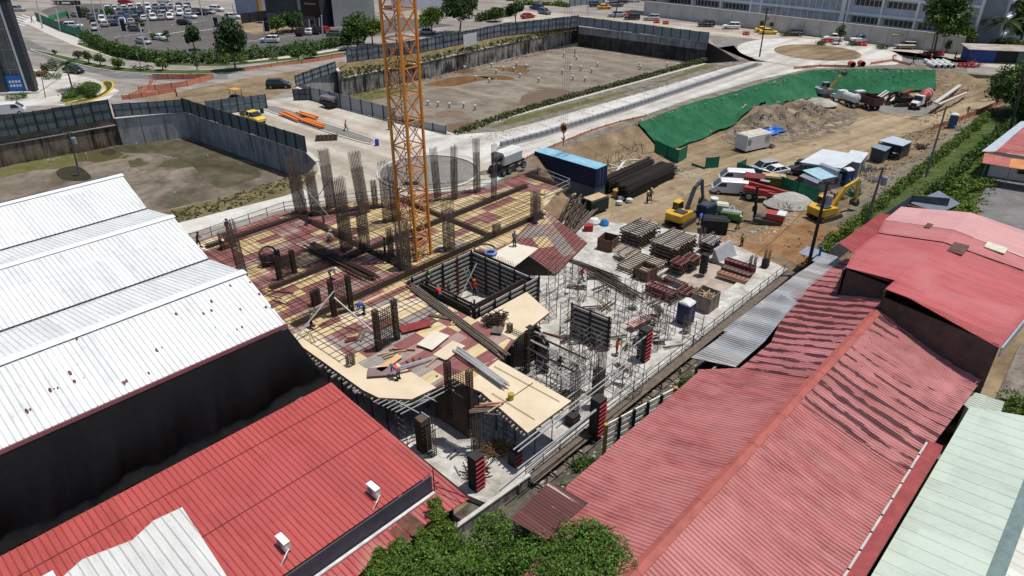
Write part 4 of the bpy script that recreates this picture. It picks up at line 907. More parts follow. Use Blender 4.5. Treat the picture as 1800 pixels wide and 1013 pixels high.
# hoops and coils
def torus(c,R_,r,mat,name,label,cat,tilt=0,n=24,rx=0,group=None,sq=1.):
    mb=MB(); m=6; M_=Matrix.Rotation(rx,3,'X')
    for i in range(n):
        for j in range(m):
            a=2*PI*i/n; b=2*PI*j/m; mb.v.append(tuple(Vector(c)+Matrix.Rotation(tilt,3,'Z')@(M_@Vector(((R_+r*cos(b))*cos(a),(R_+r*cos(b))*sin(a),r*sin(b))))))
    for i in range(n):
        for j in range(m): mb.f.append((i*m+j,((i+1)%n)*m+j,((i+1)%n)*m+(j+1)%m,i*m+(j+1)%m))
    return mb.build(name,mat,smooth=True,label=label,cat=cat,group=group)
torus(G(862,444,DK+.2),.55,.16,M('blue_hose_coil',(.18,.24,.55),.5,.15),'hose_coil','coil of blue hose on red sheets beside the core','hose coil')
torus(G(852,437,DK+.1),1.05,.06,m_bar,'rebar_hoop','large dark rebar hoop lying next to the blue hose coil','rebar hoop')
torus(G(618,407,DK+1.0),.75,.05,m_bar,'rebar_hoop','dark rebar hoop hung between two cages left of the crane','rebar hoop'); torus(G(471,448,DK+1.2),.8,.09,m_bar,'rebar_hoop','round upright rebar hoop at the left of the deck','rebar hoop',rx=PI/2*.8,tilt=.5)
torus(G(775,437,DK+.1),.42,.1,M('pale_hose',(.5,.5,.48),.6),'hose_coil','small pale hose coil at the foot of the thick cage right of the crane','hose coil')
torus(G(553,388,DK+.5),1.,.12,m_dk,'tyre_hoop','black round hoop leaning at the back left deck edge','hoop',rx=1.1)
# bundles of rebar lying on things
def bundle(px0,py0,px1,py1,z,n,w_,label,mat=None,t=.06,hz=.3,name='rebar_bundle',group=None,end=0.,cat='rebar bundle'):
    a=G(px0,py0,z); b=G(px1,py1,z); d=(b-a).normalized(); k=Vector((-d.y,d.x,0)); mb=MB()
    for i in range(n):
        o=k*rs.uniform(-w_/2,w_/2)+Vector((0,0,t+rs.uniform(0,hz))); e=rs.uniform(-end,end); mb.bar(a+o+d*e,b+o*1.0+k*rs.uniform(-.15,.15)+d*rs.uniform(-end,end),t)
    return mb.build(name,mat or m_bar,label=label,cat=cat,group=group)
bundle(545,437,655,492,DK,46,1.5,'long dark rebar bundle lying across the left half of the deck',t=.05,hz=.5,end=.6)
bundle(727,508,880,625,DK,16,.8,'brown timber and steel lengths along the core edge of the near deck',m_woodd,.10,.2,'timber_lengths',end=.8,cat='timber')
bundle(800,622,884,684,DK+.1,12,1.0,'bundle of silver scaffold tubes lying on clean plywood beside the wall cage',m_steel,.11,.3,'scaffold_tube_bundle',end=.3,cat='scaffold tubes')
bundle(690,655,800,620,DK,6,.5,'silver tubes laid toward the scaffold tube bundle',m_steel,.09,.1,'scaffold_tube_bundle',end=.3,cat='scaffold tubes')
bundle(985,415,1040,358,.3,34,3.6,'dark rebar lengths fanned down the bank right of the deck',m_woodd,.16,.5,end=1.2)
bundle(1000,395,1018,352,1.2,26,2.6,'brown scrap rebar heap between the deck edge and black tank',m_bar,.07,.7,end=.8)
bundle(1085,455,1170,500,SL,22,1.2,'long thin rebar lengths across the middle of the slab',m_bar,.05,.2,end=1.)
bundle(1040,480,1120,525,SL,26,1.6,'dark reinforcement lengths on the slab right of the red shirted worker',m_bar,.05,.25,end=1.)
bundle(1010,462,1085,490,SL,14,.8,'rebar lengths pointing away from the ramp foot',m_bar,.05,.2,end=1.)
bundle(860,690,985,620,SL+.2,8,1.6,'steel tubes laid on the slab under the front of the deck',m_steel,.08,.2,'scaffold_tube_bundle',end=.5,cat='scaffold tubes')
# --- elevator core forms ---
def formwall(a,b,z0,z1,label,side=1,name='form_wall',group='core form walls',nstr=None,red=False,thing_=None):
    """plywood sheet with horizontal aluminium walers and vertical strongbacks on one side; a,b in (s,v)"""
    A=W(a[0],a[1],z0); B=W(b[0],b[1],z0); d=(B-A).normalized(); n=Vector((-d.y,d.x,0))*side; L=(B-A).length; h=z1-z0; up=Vector((0,0,1))
    t=thing(name,label,'formwork wall',A,0,group)
    mb=MB(); mb.bar(A+up*h/2,B+up*h/2,.05,h); mb.build('plywood_face',m_form,t,world=True)
    k=0; mb=MB()
    while .25+k*.47<h: mb.bar(A+n*.10+up*(.25+k*.47),B+n*.10+up*(.25+k*.47),.12,.2); k+=1
    mb.build('walers',m_alu,t,world=True)
    ns=nstr or max(2,int(L/1.9)); mb=MB()
    for i in range(ns+1): p=A+d*(L*(i+.0)/ns*.94+.03*L)+n*.24; MB().bar(p,p+up*(h+.25),.16).build('strongback',m_formr if red and i%2 else m_dk,t,world=True)
    return t
z0,z1=SL,DK+.35
formwall((35.3,46.0),(43.4,46.0),z0,z1,'inner form wall with red strongbacks on the far left side of the core',-1,red=True)
formwall((43.4,46.0),(43.4,37.8),z0,z1,'inner form wall in shade on the far right side of the core',-1)
formwall((35.7,45.),(35.7,38.2),z0,z1-.1,'outer form wall facing the near deck on the left side of the core',1)
formwall((35.7,37.6),(44.0,37.6),z0,z1,'outer form wall with stacked silver walers above the clean plywood',-1)
formwall((36.5,38.5),(42.8,38.5),z0,z1-.1,'inner form wall facing into the core above the outer walers',1); formwall((36.6,44.8),(36.6,38.6),z0,z1-.2,'inner form wall on the left side of the core pit',-1)
def wallrebar(a,b,z0,h,label,gap=.4):
    A=W(*a,z0); B=W(*b,z0); d=(B-A).normalized(); n=Vector((-d.y,d.x,0)); L=(B-A).length; mb=MB(); k=int(L/.22)
    for i in range(k+1):
        for sg in(0,gap): p=A+d*(L*i/k)+n*sg; mb.bar(p,p+Vector((0,0,h*rs.uniform(.9,1.05))),.028)
    for j in range(int(h/.3)):
        for sg in(0,gap): zz=Vector((0,0,j*.25+.1)); mb.bar(A+n*sg+zz,B+n*sg+zz,.028)
    return mb.build('wall_reinforcement',m_bar,label=label,cat='rebar')
wallrebar((35.3,46.2),(43.6,46.2),DK-1,2.0,'starter bars along the far left wall of the core'); wallrebar((43.8,45.5),(43.8,38),DK-1,1.7,'starter bars along the far right wall of the core',.3)
wallrebar((36.1,44.8),(36.1,38.3),DK-1.5,1.9,'starter bars along the near left wall of the core',.25); wallrebar((36.4,38.0),(43,38.0),DK-1.5,1.9,'starter bars along the near right wall of the core',.25)
tag(MB().b2(-1.6,-1.6,0,1.6,1.6,.35).build('core_footing',m_slab),'pale concrete pad at the bottom of the core','pad').location=W(39.8,42.2,SL+.4)
def pole(a,b,r,mat,label,cat='prop',name='steel_prop',group=None): return MB().tube(a,b,r,r,8).build(name,mat,label=label,cat=cat,group=group)
pole(G(802,536,SL+.2),G(838,463,DK+.1),.07,m_steel,'long grey diagonal prop crossing the core pit, the one leaning right'); pole(G(832,512,1.),G(816,474,DK-.3),.06,m_steel,'left of two parallel grey props leaning left in the core pit'); pole(G(840,512,1.),G(822,472,DK-.3),.06,m_steel,'right of two parallel grey props leaning left in the core pit')
pole(G(587,512,DK+2.8),G(515,600,DK+.2),.06,m_steel,'long white pole propped from the dark wall cage down to the left deck edge'); pole(G(587,523,DK+2.6),G(655,582,DK+.2),.06,m_steel,'long white pole propped from the dark wall cage down to the right')
pole(G(517,312,DK+3.9),G(536,366,DK+.6),.08,m_steel,'thick pale pole leaning on the leftmost tall cage'); pole(G(533,328,DK+4.3),G(582,385,DK+.2),.06,m_steel,'pale diagonal brace from the left cages down to the hoop'); pole(G(578,318,DK+4.),G(545,365,DK+.3),.04,m_dk,'thin dark brace crossing between the left cages')
# form walls standing on the slab
formwall((43.3,33.0),(43.6,28.9),SL,SL+3.3,'free standing dark form wall in the middle of the white slab',-1,group='free standing form walls'); formwall((39.6,34.8),(37.3,30.6),SL,SL+3.0,'dark form wall at the right edge below the clean plywood sheets',-1,group='free standing form walls')
formwall((27.2,33.4),(27.2,29.6),SL,SL+3.5,'dark form wall under the wall cage at the front notch of the deck',1,group='free standing form walls')
pole(G(1010,595,SL),G(1034,560,SL+1.8),.11,m_alu,'thick grey raking prop against the free standing form wall'); pole(G(945,655,SL),G(960,632,SL+1.3),.11,m_alu,'short raking prop against the right form wall')
def colform(px,py,top,label,w_=.85,red=True,face=None):
    P=G(px,py,SL); h=vh(P,top); t=thing('column_form',label,'column formwork',P,TH,'column forms'); MB().b2(-w_/2,-w_/2,0,w_/2,w_/2,h).build('form_box',m_dk if not face else m_form,t)
    mb=MB(); k=0
    while .2+k*.38<h-.1:
        z=.2+k*.38; mb.b2(w_/2-.001,-w_/2-.02,z,w_/2+.07,w_/2+.02,z+.14); mb.b2(-w_/2-.02,-w_/2-.07,z,w_/2+.02,-w_/2+.001,z+.1); k+=1
    mb.build('clamps',M('red_clamp',(.45,.05,.06),.5,.2,2) if red else m_dk,t)
    if face: MB().b2(w_/2+.01,-w_/2-.1,.0,w_/2+.06,w_/2+.1,h*1.02).build('panel',face,t)
    return t
colform(838,856,800,'red and black clamped column form at the near corner of the slab',.8); colform(1048,762,700,'red and black column form near the slab edge below the pale cage'); colform(1130,632,578,'red and black column form in the middle of the slab edge'); colform(1006,745,728,'short black column form beside the clean plywood corner',.8,False)
colform(1344,470,455,'low black column form at the far end of the slab edge',.6,False); colform(745,790,735,'column form with pale grey panel face at the near left of the slab',.75,False,M('pale_grey_panel',(.42,.44,.48),.5,.06)); colform(1235,480,447,'dark column form right of the red steel racks',.6,False); colform(905,815,790,'low dark column form in the shade of the deck',.7,True)
colform(1050,690,650,'upper dark column form in front of the dangling planks',.7,False); colform(930,640,575,'slim tall column form beside the clean plywood sheets',.5,False)
# --- scaffolding frames standing on the slab ---
def scaff(label,loc,rz,h=3.6,w_=1.3,n=None,boards=False,group='scaffold towers'):
    t=thing('scaffold_tower',label,'scaffold',loc,rz,group); f=.045
    for x in(-w_/2,w_/2):
        mb=MB()
        for y in(-.55,.55): mb.bar((x,y,0),(x,y,h),f)
        k=1
        while k*.55<h: mb.bar((x,-.55,k*.55),(x,.55,k*.55),f*.8); k+=1
        mb.build('ladder_frame',m_bars,t)
    mb=MB()
    for y in(-.55,.55):
        k=0
        while k*1.7+1.6<=h+.2: a=k*1.7+.15; mb.bar((-w_/2,y,a),(w_/2,y,a+1.4),f*.7); mb.bar((w_/2,y,a),(-w_/2,y,a+1.4),f*.7); k+=1
    mb.build('cross_brace',m_bars,t)
    if boards: MB().b2(-w_/2-.1,-.5,h-.4,w_/2+.1,.5,h-.34).build('boards',m_woodd,t)
    return t
m_bars=M('scaffold_steel_dull',(.13,.12,.115),.6,.3,3)
SC=[(978,520,'scaffold tower left of the red shirted worker, nearest the ramp'),(1005,500,'scaffold tower just right of the corner dowels'),(1015,530,'scaffold tower below the red shirted worker'),(962,560,'scaffold tower between clean plywood and core forms'),(1065,545,'scaffold tower above the free standing form wall'),(1095,560,'scaffold tower right of the free standing form wall'),(1120,548,'scaffold tower behind the red slatted board'),(1085,600,'scaffold tower behind the orange clad worker'),(1000,640,'scaffold tower in the middle of the tube racks'),(1020,665,'scaffold tower right of the climbing worker'),(1075,690,'scaffold tower near the slab edge behind the pale cage'),(1105,655,'scaffold tower left of the red column form'),(1150,610,'scaffold tower right of the red column form'),(1170,590,'scaffold tower at the slab edge left of the toilet'),(1180,560,'scaffold tower behind the blue toilet'),(945,735,'scaffold tower under the front right corner of the deck'),(905,770,'scaffold tower in deep shade under the deck front'),(720,770,'scaffold tower at the near left edge of the slab'),(700,745,'scaffold tower beside the red roof below the notch tubes'),(775,715,'scaffold tower behind the white faced column form'),(985,700,'scaffold tower against the right edge of the clean plywood'),(1040,640,'scaffold tower left of the orange clad worker'),(1058,520,'scaffold tower among rebar lengths in the middle of the slab'),(1140,575,'scaffold tower right of the red slatted board'),(1030,690,'scaffold tower between the two pale cages at the slab edge'),(1110,690,'scaffold tower at the slab edge below the red column form'),(960,690,'scaffold tower hidden beside the right plywood edge'),(1000,590,'scaffold tower left of the free standing form wall'),(1215,600,'scaffold tower at the slab edge below the timber crate'),(870,770,'scaffold tower in the shade behind the brushwood')]
for i,(x,y,lb) in enumerate(SC): scaff(lb,G(x,y,SL),TH+(0 if i%3 else PI/2),h=[3.4,2.7,3.9][i%3] if y<700 else 2.6)
# tube racks (double tubes on stands) right of the deck
for k,(a,b,c,d) in enumerate([(930,598,1025,645),(925,612,1010,655),(915,575,960,592),(905,560,950,578),(960,640,1005,675),(940,590,1030,632)]):
    mb=MB(); A=G(a,b,DK-.6); B=G(c,d,DK-.8); o=UD*.12
    mb.bar(A,B,.07); mb.bar(A+o,B+o,.07); mb.build('beam',m_dk if k%2 else m_alu,label=['twin aluminium ledger','dark twin ledger'][k%2]+' reaching out over the slab, '+['first','second','third','fourth','fifth','sixth'][k]+' of the six right of the deck',cat='ledger beam',group='twin ledgers over the slab')
for k in range(9):
    A=G(962+k*5,662+k*3.4,SL+1.4); MB().bar(A,A+UD*2.6,.09).build('scaffold_tube',m_steel,label=f'short silver tube in the row right of the plywood deck, {["first","second","third","fourth","fifth","sixth","seventh","eighth","ninth"][k]} from the top',cat='scaffold tube',group='row of short silver tubes')
# walkway, boards and guard rails along the slab edge over the ditch
t=thing('edge_walkway','narrow scaffold walkway with guard posts along the slab edge above the ditch','walkway',W(45,23.4,SL)); mb=MB(); mb.bar(W(27,23.5,SL-.02),W(69,23.5,SL-.02),.75,.05); mb.bar(W(27,22.9,SL-.5),W(66,22.9,SL-.5),.35,.05); mb.build('boards',m_woodd,t,world=True)
mb=MB()
for h in(.1,.55,1.05): mb.bar(W(27,23.9,SL+h),W(69,23.9,SL+h),.05)
for h in(-.9,-.4): mb.bar(W(27,22.7,SL+h),W(66,22.7,SL+h),.06)
mb.build('rails',m_bars,t,world=True); mb=MB()
for i in range(23): MB().bar(W(27+i*1.85,23.9,SL-.3),W(27+i*1.85,23.9,SL+1.15),.05).build('post',m_bars,t,world=True)
mb=MB()
for i in range(27): mb.bar(W(27.3+i*1.5,24.1,SL-.2),W(27.3+i*1.5,22.6,SL-.2),.08,.12)
mb.build('brackets',m_dk,t,world=True); mb=MB()
for i in range(14): mb.bar(W(28+i*2.9,22.8,-2.4),W(28+i*2.9,22.8,SL+.1),.09); mb.bar(W(28+i*2.9,24.,-2.4),W(28+i*2.9,24.,SL),.25)
mb.build('supports',m_dk,t,world=True)
tag(MB().bar(W(27,24.15,-.95),W(69,24.15,-.95),.06,2.6).build('edge_net',M('dark_green_netting',(.012,.02,.018),.9,.4)),'dark green netting hung below the slab edge','netting')
# guard rail at the back edge of the deck
def rail(pts,z,label,h=1.05,mat=None,sp=2.2):
    t=thing('guard_rail',label,'guard rail',(*pts[0],z),0,'guard rails'); mb=MB(); pb=MB()
    for a,b in zip(pts[:-1],pts[1:]):
        for k in(.5,1.): mb.bar((*a,z+h*k),(*b,z+h*k),.05)
        n=max(1,int(math.dist(a,b)/sp))
        for i in range(n+1): f=i/n; p=Vector((a[0]+(b[0]-a[0])*f,a[1]+(b[1]-a[1])*f,z)); pb.bar(p,p+Vector((0,0,h+.1)),.06)
    mb.build('rails',mat or m_bars,t,world=True); pb.build('posts',mat or m_bars,t,world=True)
rail(Wp([(25.5,68.9),(36.6,69.4),(41,67.3)]),DK,'guard rail along the far left deck edge above the white road'); rail(Wp([(41,67.3),(46.7,64.1),(52,61.2),(58,57.4)]),DK,'guard rail along the deck edge facing the near roundabout')
rail(Wp([(63.3,57.9),(65.1,56.2),(64.4,50.4)]),DK,'silver guard rail at the deck corner in front of the blue container',mat=m_steel); rail(Wp([(64.2,50.3),(59.3,50.1)]),DK,'silver guard rail along the short right edge of the deck',mat=m_steel)
FA=(32.2,21.2); FB=(39.1,19.9); FZ=1.0
for k,(s0,v0,s1,v1,z) in enumerate([(25.6,23.75,38.5,24.,4.2),(25.7,23.45,39,23.7,4.15),(25.2,23.0,37,22.9,3.3),(26.3,22.8,41,23.,3.25),(33,25.2,44,25.6,3.4)]): MB().bar(W(s0,v0,z),W(s1,v1,z),.08).build('long_tube',m_steel,label='long silver tube running past the front right edge of the deck, '+['highest','second','third','fourth','inner'][k]+' of five',cat='scaffold tube',group='long tubes past the deck edge')
# fence-like form panel standing in the ditch
t=thing('form_fence','row of silver waler beams on dark strongbacks with yellow end posts in the ditch','formwork fence',W(FA[0],FA[1],FZ)); mb=MB()
for h in(.1,.6,1.1,1.6,2.1,2.55): mb.bar(W(*FA,FZ+h),W(*FB,FZ+h),.1,.24)
mb.build('walers',M('bleached_waler',(.72,.68,.60),.7,.2,2),t,world=True)
for i in range(4): f=(i+1)/5.; s_,v_=FA[0]+(FB[0]-FA[0])*f,FA[1]+(FB[1]-FA[1])*f+.0; MB().bar(W(s_-.1,v_-.12,FZ-1),W(s_-.1,v_-.12,FZ+2.8),.2).build('strongback',m_dk,t,world=True)
for f in(0,1): s_,v_=FA[0]+(FB[0]-FA[0])*f,FA[1]+(FB[1]-FA[1])*f; MB().bar(W(s_,v_-.1,FZ-.1),W(s_,v_-.1,FZ+2.8),.26).build('end_post',M('yellow_ochre_post',(.45,.28,.06),.7,.2,2),t,world=True)
# ---------------- tower crane ----------------
m_or=M('crane_orange',(.62,.22,.015),.42,.12,.8,spec=.5); m_or2=M('crane_orange_faded',(.52,.19,.05),.5,.2,1)
cb=G(732,449,DK); CR=Vector((cb.x,cb.y,SL))
t=thing('tower_crane','tall orange lattice tower crane rising through the deck','tower crane',CR,R(9)); HM=52.; rC=1.43
cor=[(rC*cos(R(a)),rC*sin(R(a))) for a in(-90,0,90,180)]
for i,(x,y) in enumerate(cor): MB().bar((x,y,0),(x,y,HM),.2,.2,up=(cos(R(45)),sin(R(45)),0)).build('mast_leg',m_or,t)
mb=MB(); db=MB(); P_=2.35; k=0
while k*P_<HM-1:
    z=k*P_+3.3
    for i in range(4):
        a=cor[i]; b=cor[(i+1)%4]; mb.bar((*a,z),(*b,z),.1,.1)
        if z>0: db.bar((*a,z),(*b,z+P_),.065); db.bar((*b,z),(*a,z+P_),.065)
    k+=1
for z in(.6,1.9): 
    for i in range(4): mb.bar((*cor[i],z),(*cor[(i+1)%4],z),.1)
mb.build('mast_horizontals',m_or,t); db.build('mast_diagonals',m_or2,t)
mb=MB(); mb.bar((-.35,.2,0),(-.35,.2,HM),.05); mb.bar((.05,.3,0),(.05,.3,HM),.05)
for i in range(150): mb.bar((-.35,.2,i*.34),(.05,.3,i*.34),.03)
mb.build('ladder',m_dk,t)
for i in range(8): 
    z=5.5+i*5.9; MB().b2(-.75,-.75,z,.75,.1,z+.05).build('rest_platform',m_dk,t)
hook=G(992,235,0); 
dj=(Vector((G(992,200,14.).x,G(992,200,14.).y,0))-Vector((CR.x,CR.y,0))); Lh=dj.length
ja=math.atan2(dj.y,dj.x)-R(9); JD=Vector((cos(ja),sin(ja),0)); JN=Vector((-JD.y,JD.x,0)); JZ=HM+1
mb=MB(); mb.lathe([(1.1,HM),(1.1,HM+.5),(.8,HM+.9)],n=16); mb.build('slewing_ring',m_dk,t)
mb=MB(); top=Vector((0,0,HM+8))
for o in(-.6,.6): mb.bar(JN*o+Vector((0,0,HM+.9)),top,.14)
mb.build('tower_head',m_or,t); mb=MB(); L_=46
for o in(-.6,.6): mb.bar(JN*o+Vector((0,0,JZ)),JN*o+JD*L_+Vector((0,0,JZ)),.14)
mb.bar(Vector((0,0,JZ+1.2)),JD*L_+Vector((0,0,JZ+1.2)),.14); k=0
while k*1.6<L_-1.6:
    a=JD*(k*1.6); b=JD*(k*1.6+1.6); m_=JD*(k*1.6+.8)+Vector((0,0,JZ+1.2))
    for o in(-.6,.6): mb.bar(a+JN*o+Vector((0,0,JZ)),m_,.07); mb.bar(m_,b+JN*o+Vector((0,0,JZ)),.07)
    k+=1
mb.build('jib',m_or,t); mb=MB()
mb.bar(top,JD*34+Vector((0,0,JZ+1.2)),.05); mb.build('jib_tie',m_dk,t)
cc=JN*1.4+Vector((0,0,HM+1.6)); k_=MB().box(tuple(cc),(1.6,1.3,2.0),math.atan2(JD.y,JD.x)).build('cab',m_acw,t)
# hook block and falls
hp=Vector((G(992,200,14.).x,G(992,200,14.).y,0)); D_=hp.y; hz=CAMH-D_*0; r_=ray(992,243); tt=hp.y/r_.y; hz=CAMH+r_.z*tt; r2=ray(992,218); hz2=CAMH+r2.z*hp.y/r2.y
t=thing('crane_hook','orange crane hook block hanging on four thin cables above the blue container','crane hook',Vector((hp.x,hp.y,hz)))
Hh=hz2-hz; mb=MB(); mb.lathe([(.12,.35*Hh),(.32,.5*Hh),(.42,.75*Hh),(.3,Hh),(.12,Hh*1.08)],n=8,sq=.5); mb.build('block',m_or2,t)
for o in(-.22,.22): MB().lathe([(.3,-.05),(.3,.05)],(0,o,.75*Hh),12,'y').build('sheave',m_dk,t)
mb=MB(); q=[Vector((0,0,.4*Hh)),Vector((0,0,.2*Hh)),Vector((.15,0,.05*Hh)),Vector((.05,0,-.12*Hh)),Vector((-.15,0,-.08*Hh)),Vector((-.2,0,.05*Hh))]; mb.path(q,.06,6); mb.bar((0,0,.1*Hh),(0,0,-.6*Hh),.08); mb.build('hook',m_dk,t)
mb=MB()
for a in(-.35,-.1,.15,.4): mb.bar((a,0,Hh*.95),(a,0,SL+JZ-hz),.022)
mb.build('cables',M('steel_cable',(.2,.2,.2),.5),t)
# ---------------- people ----------------
def skin(name,verts,edges,radii,root=0,sub=1):
    me=bpy.data.meshes.new(name); me.from_pydata([tuple(v) for v in verts],edges,[]); o=bpy.data.objects.new(name,me); link(o)
    o.modifiers.new('s','SKIN'); 
    for i,r in enumerate(radii): d=me.skin_vertices[0].data[i]; d.radius=(r,r) if isinstance(r,(int,float)) else r; d.use_root=(i==root)
    if sub: m=o.modifiers.new('u','SUBSURF'); m.levels=sub; m.render_levels=sub
    dg=bpy.context.evaluated_depsgraph_get(); dg.update(); ev=o.evaluated_get(dg); nm=bpy.data.meshes.new_from_object(ev)
    nm.polygons.foreach_set('use_smooth',[True]*len(nm.polygons)); bpy.data.objects.remove(o); return nm
POSES={
 'stand':dict(pel=(0,0,.95),ch=(0.02,0,1.35),nk=(.03,0,1.5),hd=(.05,0,1.63),sh=.19,el=[(.02,.27,1.18),(.04,-.28,1.18)],ha=[(.12,.27,.94),(.16,-.27,.95)],kn=[(.03,.11,.5),(.02,-.12,.5)],ft=[(0,.12,.08),(-.02,-.14,.08)]),
 'walk':dict(pel=(0,0,.93),ch=(.07,0,1.33),nk=(.1,0,1.48),hd=(.13,0,1.61),sh=.19,el=[(-.1,.28,1.18),(.2,-.27,1.16)],ha=[(-.1,.29,.93),(.4,-.24,1.02)],kn=[(.22,.1,.52),(-.02,-.1,.48)],ft=[(.32,.1,.1),(-.34,-.1,.14)]),
 'bend':dict(pel=(-.12,0,.9),ch=(.28,0,1.12),nk=(.42,0,1.12),hd=(.54,0,1.08),sh=.19,el=[(.38,.25,.88),(.38,-.25,.88)],ha=[(.5,.15,.62),(.52,-.14,.6)],kn=[(0,.13,.5),(.02,-.13,.48)],ft=[(-.05,.14,.08),(-.05,-.15,.08)]),
 'work':dict(pel=(0,0,.95),ch=(.08,0,1.34),nk=(.12,0,1.48),hd=(.17,0,1.6),sh=.19,el=[(.2,.29,1.15),(.22,-.27,1.2)],ha=[(.42,.15,1.15),(.48,-.12,1.22)],kn=[(.1,.14,.5),(-.06,-.14,.5)],ft=[(.12,.17,.08),(-.16,-.16,.08)]),
 'crouch':dict(pel=(-.1,0,.45),ch=(.12,0,.82),nk=(.2,0,.95),hd=(.27,0,1.06),sh=.19,el=[(.34,.26,.68),(.32,-.26,.68)],ha=[(.55,.12,.5),(.55,-.12,.48)],kn=[(.32,.17,.5),(.3,-.18,.46)],ft=[(.02,.18,.08),(-.02,-.18,.08)])}
PM={}
def pose_meshes(k):
    if k in PM: return PM[k]
    p=POSES[k]; V=Vector; v=[V(p['pel']),V(p['ch']),V(p['nk']),V(p['hd'])-V((0,0,.05)),V(p['hd'])+V((0,0,.1))]; r=[.13,.15,.06,.085,.09]; e=[(0,1),(1,2),(2,3),(3,4)]
    ax=(V(p['ch'])-V(p['pel'])).normalized()
    for i,sy in((0,1),(1,-1)):
        n=len(v); sh_=V(p['ch'])+V((0,sy*p['sh'],0))+ax*.06; el_=V(p['el'][i]); ha=V(p['ha'][i]); dh=(ha-el_).normalized()
        v+=[sh_,el_,ha,ha+dh*.07]; r+=[.06,.045,.03,.035]; e+=[(1,n),(n,n+1),(n+1,n+2),(n+2,n+3)]
        side=dh.cross(V((0,0,1))).normalized() if abs(dh.z)<.95 else V((0,1,0)); cu=dh.cross(side)*(.012)
        for q,(o,L) in enumerate([(-.03,.065),(-.01,.08),(.01,.075),(.03,.06)]):
            m=len(v); b=ha+dh*.09+side*o; v+=[b,b+dh*L*.55+cu,b+dh*L+cu*2.4]; r+=[.010,.009,.007]; e+=[(n+3,m),(m,m+1),(m+1,m+2)]
        m=len(v); b=ha+dh*.03-side*.04; v+=[b,b-side*.02+dh*.04]; r+=[.011,.009]; e+=[(n+2,m),(m,m+1)]
        n=len(v); kn=V(p['kn'][i]); ft=V(p['ft'][i]); v+=[V(p['pel'])+V((0,sy*.09,-.06)),kn,ft,ft+V((.17,0,-.04))]; r+=[.09,.058,.038,.035]; e+=[(0,n),(n,n+1),(n+1,n+2),(n+2,n+3)]
    body=skin('person_body',v,e,r)
    # shirt
    sv_=[V(p['pel'])+ax*.02,V(p['ch']),V(p['ch'])+ax*.13]; sr=[.15,.17,.08]; se=[(0,1),(1,2)]
    for i,sy in((0,1),(1,-1)):
        n=len(sv_); sh_=V(p['ch'])+V((0,sy*p['sh'],0))+ax*.06; el_=V(p['el'][i]); ha=V(p['ha'][i]); sv_+=[sh_,el_,el_.lerp(ha,.85)]; sr+=[.078,.058,.045]; se+=[(1,n),(n,n+1),(n+1,n+2)]
    shirt=skin('shirt',sv_,se,sr)
    tv=[V(p['pel'])+ax*.05,V(p['pel'])-ax*.02]; tr=[.15,.14]; te=[(0,1)]
    for i,sy in((0,1),(1,-1)):
        n=len(tv); kn=V(p['kn'][i]); ft=V(p['ft'][i]); tv+=[V(p['pel'])+V((0,sy*.09,-.08)),kn,ft+V((0,0,.03))]; tr+=[.105,.075,.06]; te+=[(1,n),(n,n+1),(n+1,n+2)]
    trs=skin('trousers',tv,te,tr)
    vest=skin('vest',[V(p['pel'])+ax*.08,V(p['ch']),V(p['ch'])+ax*.12],[(0,1),(1,2)],[.17,.19,.10])
    hd=V(p['hd']); hb=MB().lathe([(.125,.05),(.15,.055),(.128,.07),(.12,.13),(.085,.185),(.0,.2)],hd,12); hb.box(hd+V((.13,0,.058)),(.09,.16,.014)); bo=MB()
    hm=bpy.data.meshes.new('hard_hat'); hm.from_pydata(hb.v,[],hb.f); hm.polygons.foreach_set('use_smooth',[True]*len(hm.polygons))
    for i in(0,1): f=V(p['ft'][i]); bo.box(f+V((.07,0,-.02)),(.29,.11,.1))
    bm2=bpy.data.meshes.new('boots'); bm2.from_pydata(bo.v,[],bo.f)
    fb=MB()
    fb.lathe([(.012,0),(.018,.02),(.004,.04)],hd+V((.095,0,-.03)),6); fb.box(hd+V((.088,.035,0)),(.012,.022,.012)); fb.box(hd+V((.088,-.035,0)),(.012,.022,.012)); fb.box(hd+V((.085,0,-.06)),(.012,.05,.01)); fb.box(hd+V((0,.092,-.01)),(.03,.015,.05)); fb.box(hd+V((0,-.092,-.01)),(.03,.015,.05))
    fm=bpy.data.meshes.new('face'); fm.from_pydata(fb.v,[],fb.f)
    PM[k]=(body,shirt,trs,vest,hm,bm2,fm); return PM[k]
_mat={}
def mt(name,c,rough=.8,**k):
    if name not in _mat: _mat[name]=M(name,c,rough,k.get('var',.12),k.get('scale',3),k.get('metal',0),k.get('spec',.3))
    return _mat[name]
COL=dict(red=(.5,.03,.03),orange=(.75,.13,.02),lime=(.45,.62,.05),green=(.05,.20,.06),blue=(.03,.08,.35),navy=(.02,.03,.08),white=(.7,.7,.7),grey=(.2,.2,.2),black=(.02,.02,.02),yellow=(.75,.5,.03),khaki=(.3,.24,.15),jeans=(.05,.08,.16),dkgreen=(.02,.09,.05),sky=(.1,.3,.6))
def person(P,rz,pose,label,shirt='navy',trous='jeans',hat='white',vest=None,sc=1.,group='site workers'):
    t=thing('person',label,'person',P,rz,group); t.scale=(sc,)*3; b=pose_meshes(pose)
    def part(nm,me,mat,par=t):
        m=me.copy(); m.materials.clear(); m.materials.append(mat); o=bpy.data.objects.new(nm,m); link(o); o.parent=par; return o
    bd=part('body',b[0],mt('skin_tone',(.22,.11,.06),.6)); part('face',b[6],mt('face_features',(.10,.05,.03)),t)
    part('shirt',b[1],mt('cloth_'+shirt,COL[shirt])); part('trousers',b[2],mt('cloth_'+trous,COL[trous])); part('boots',b[5],mt('cloth_black',COL['black']))
    if hat: part('hard_hat',b[4],mt('hat_'+hat,COL[hat],.35))
    if vest: part('vest',b[3],mt('vest_'+vest,COL[vest]))
    return t
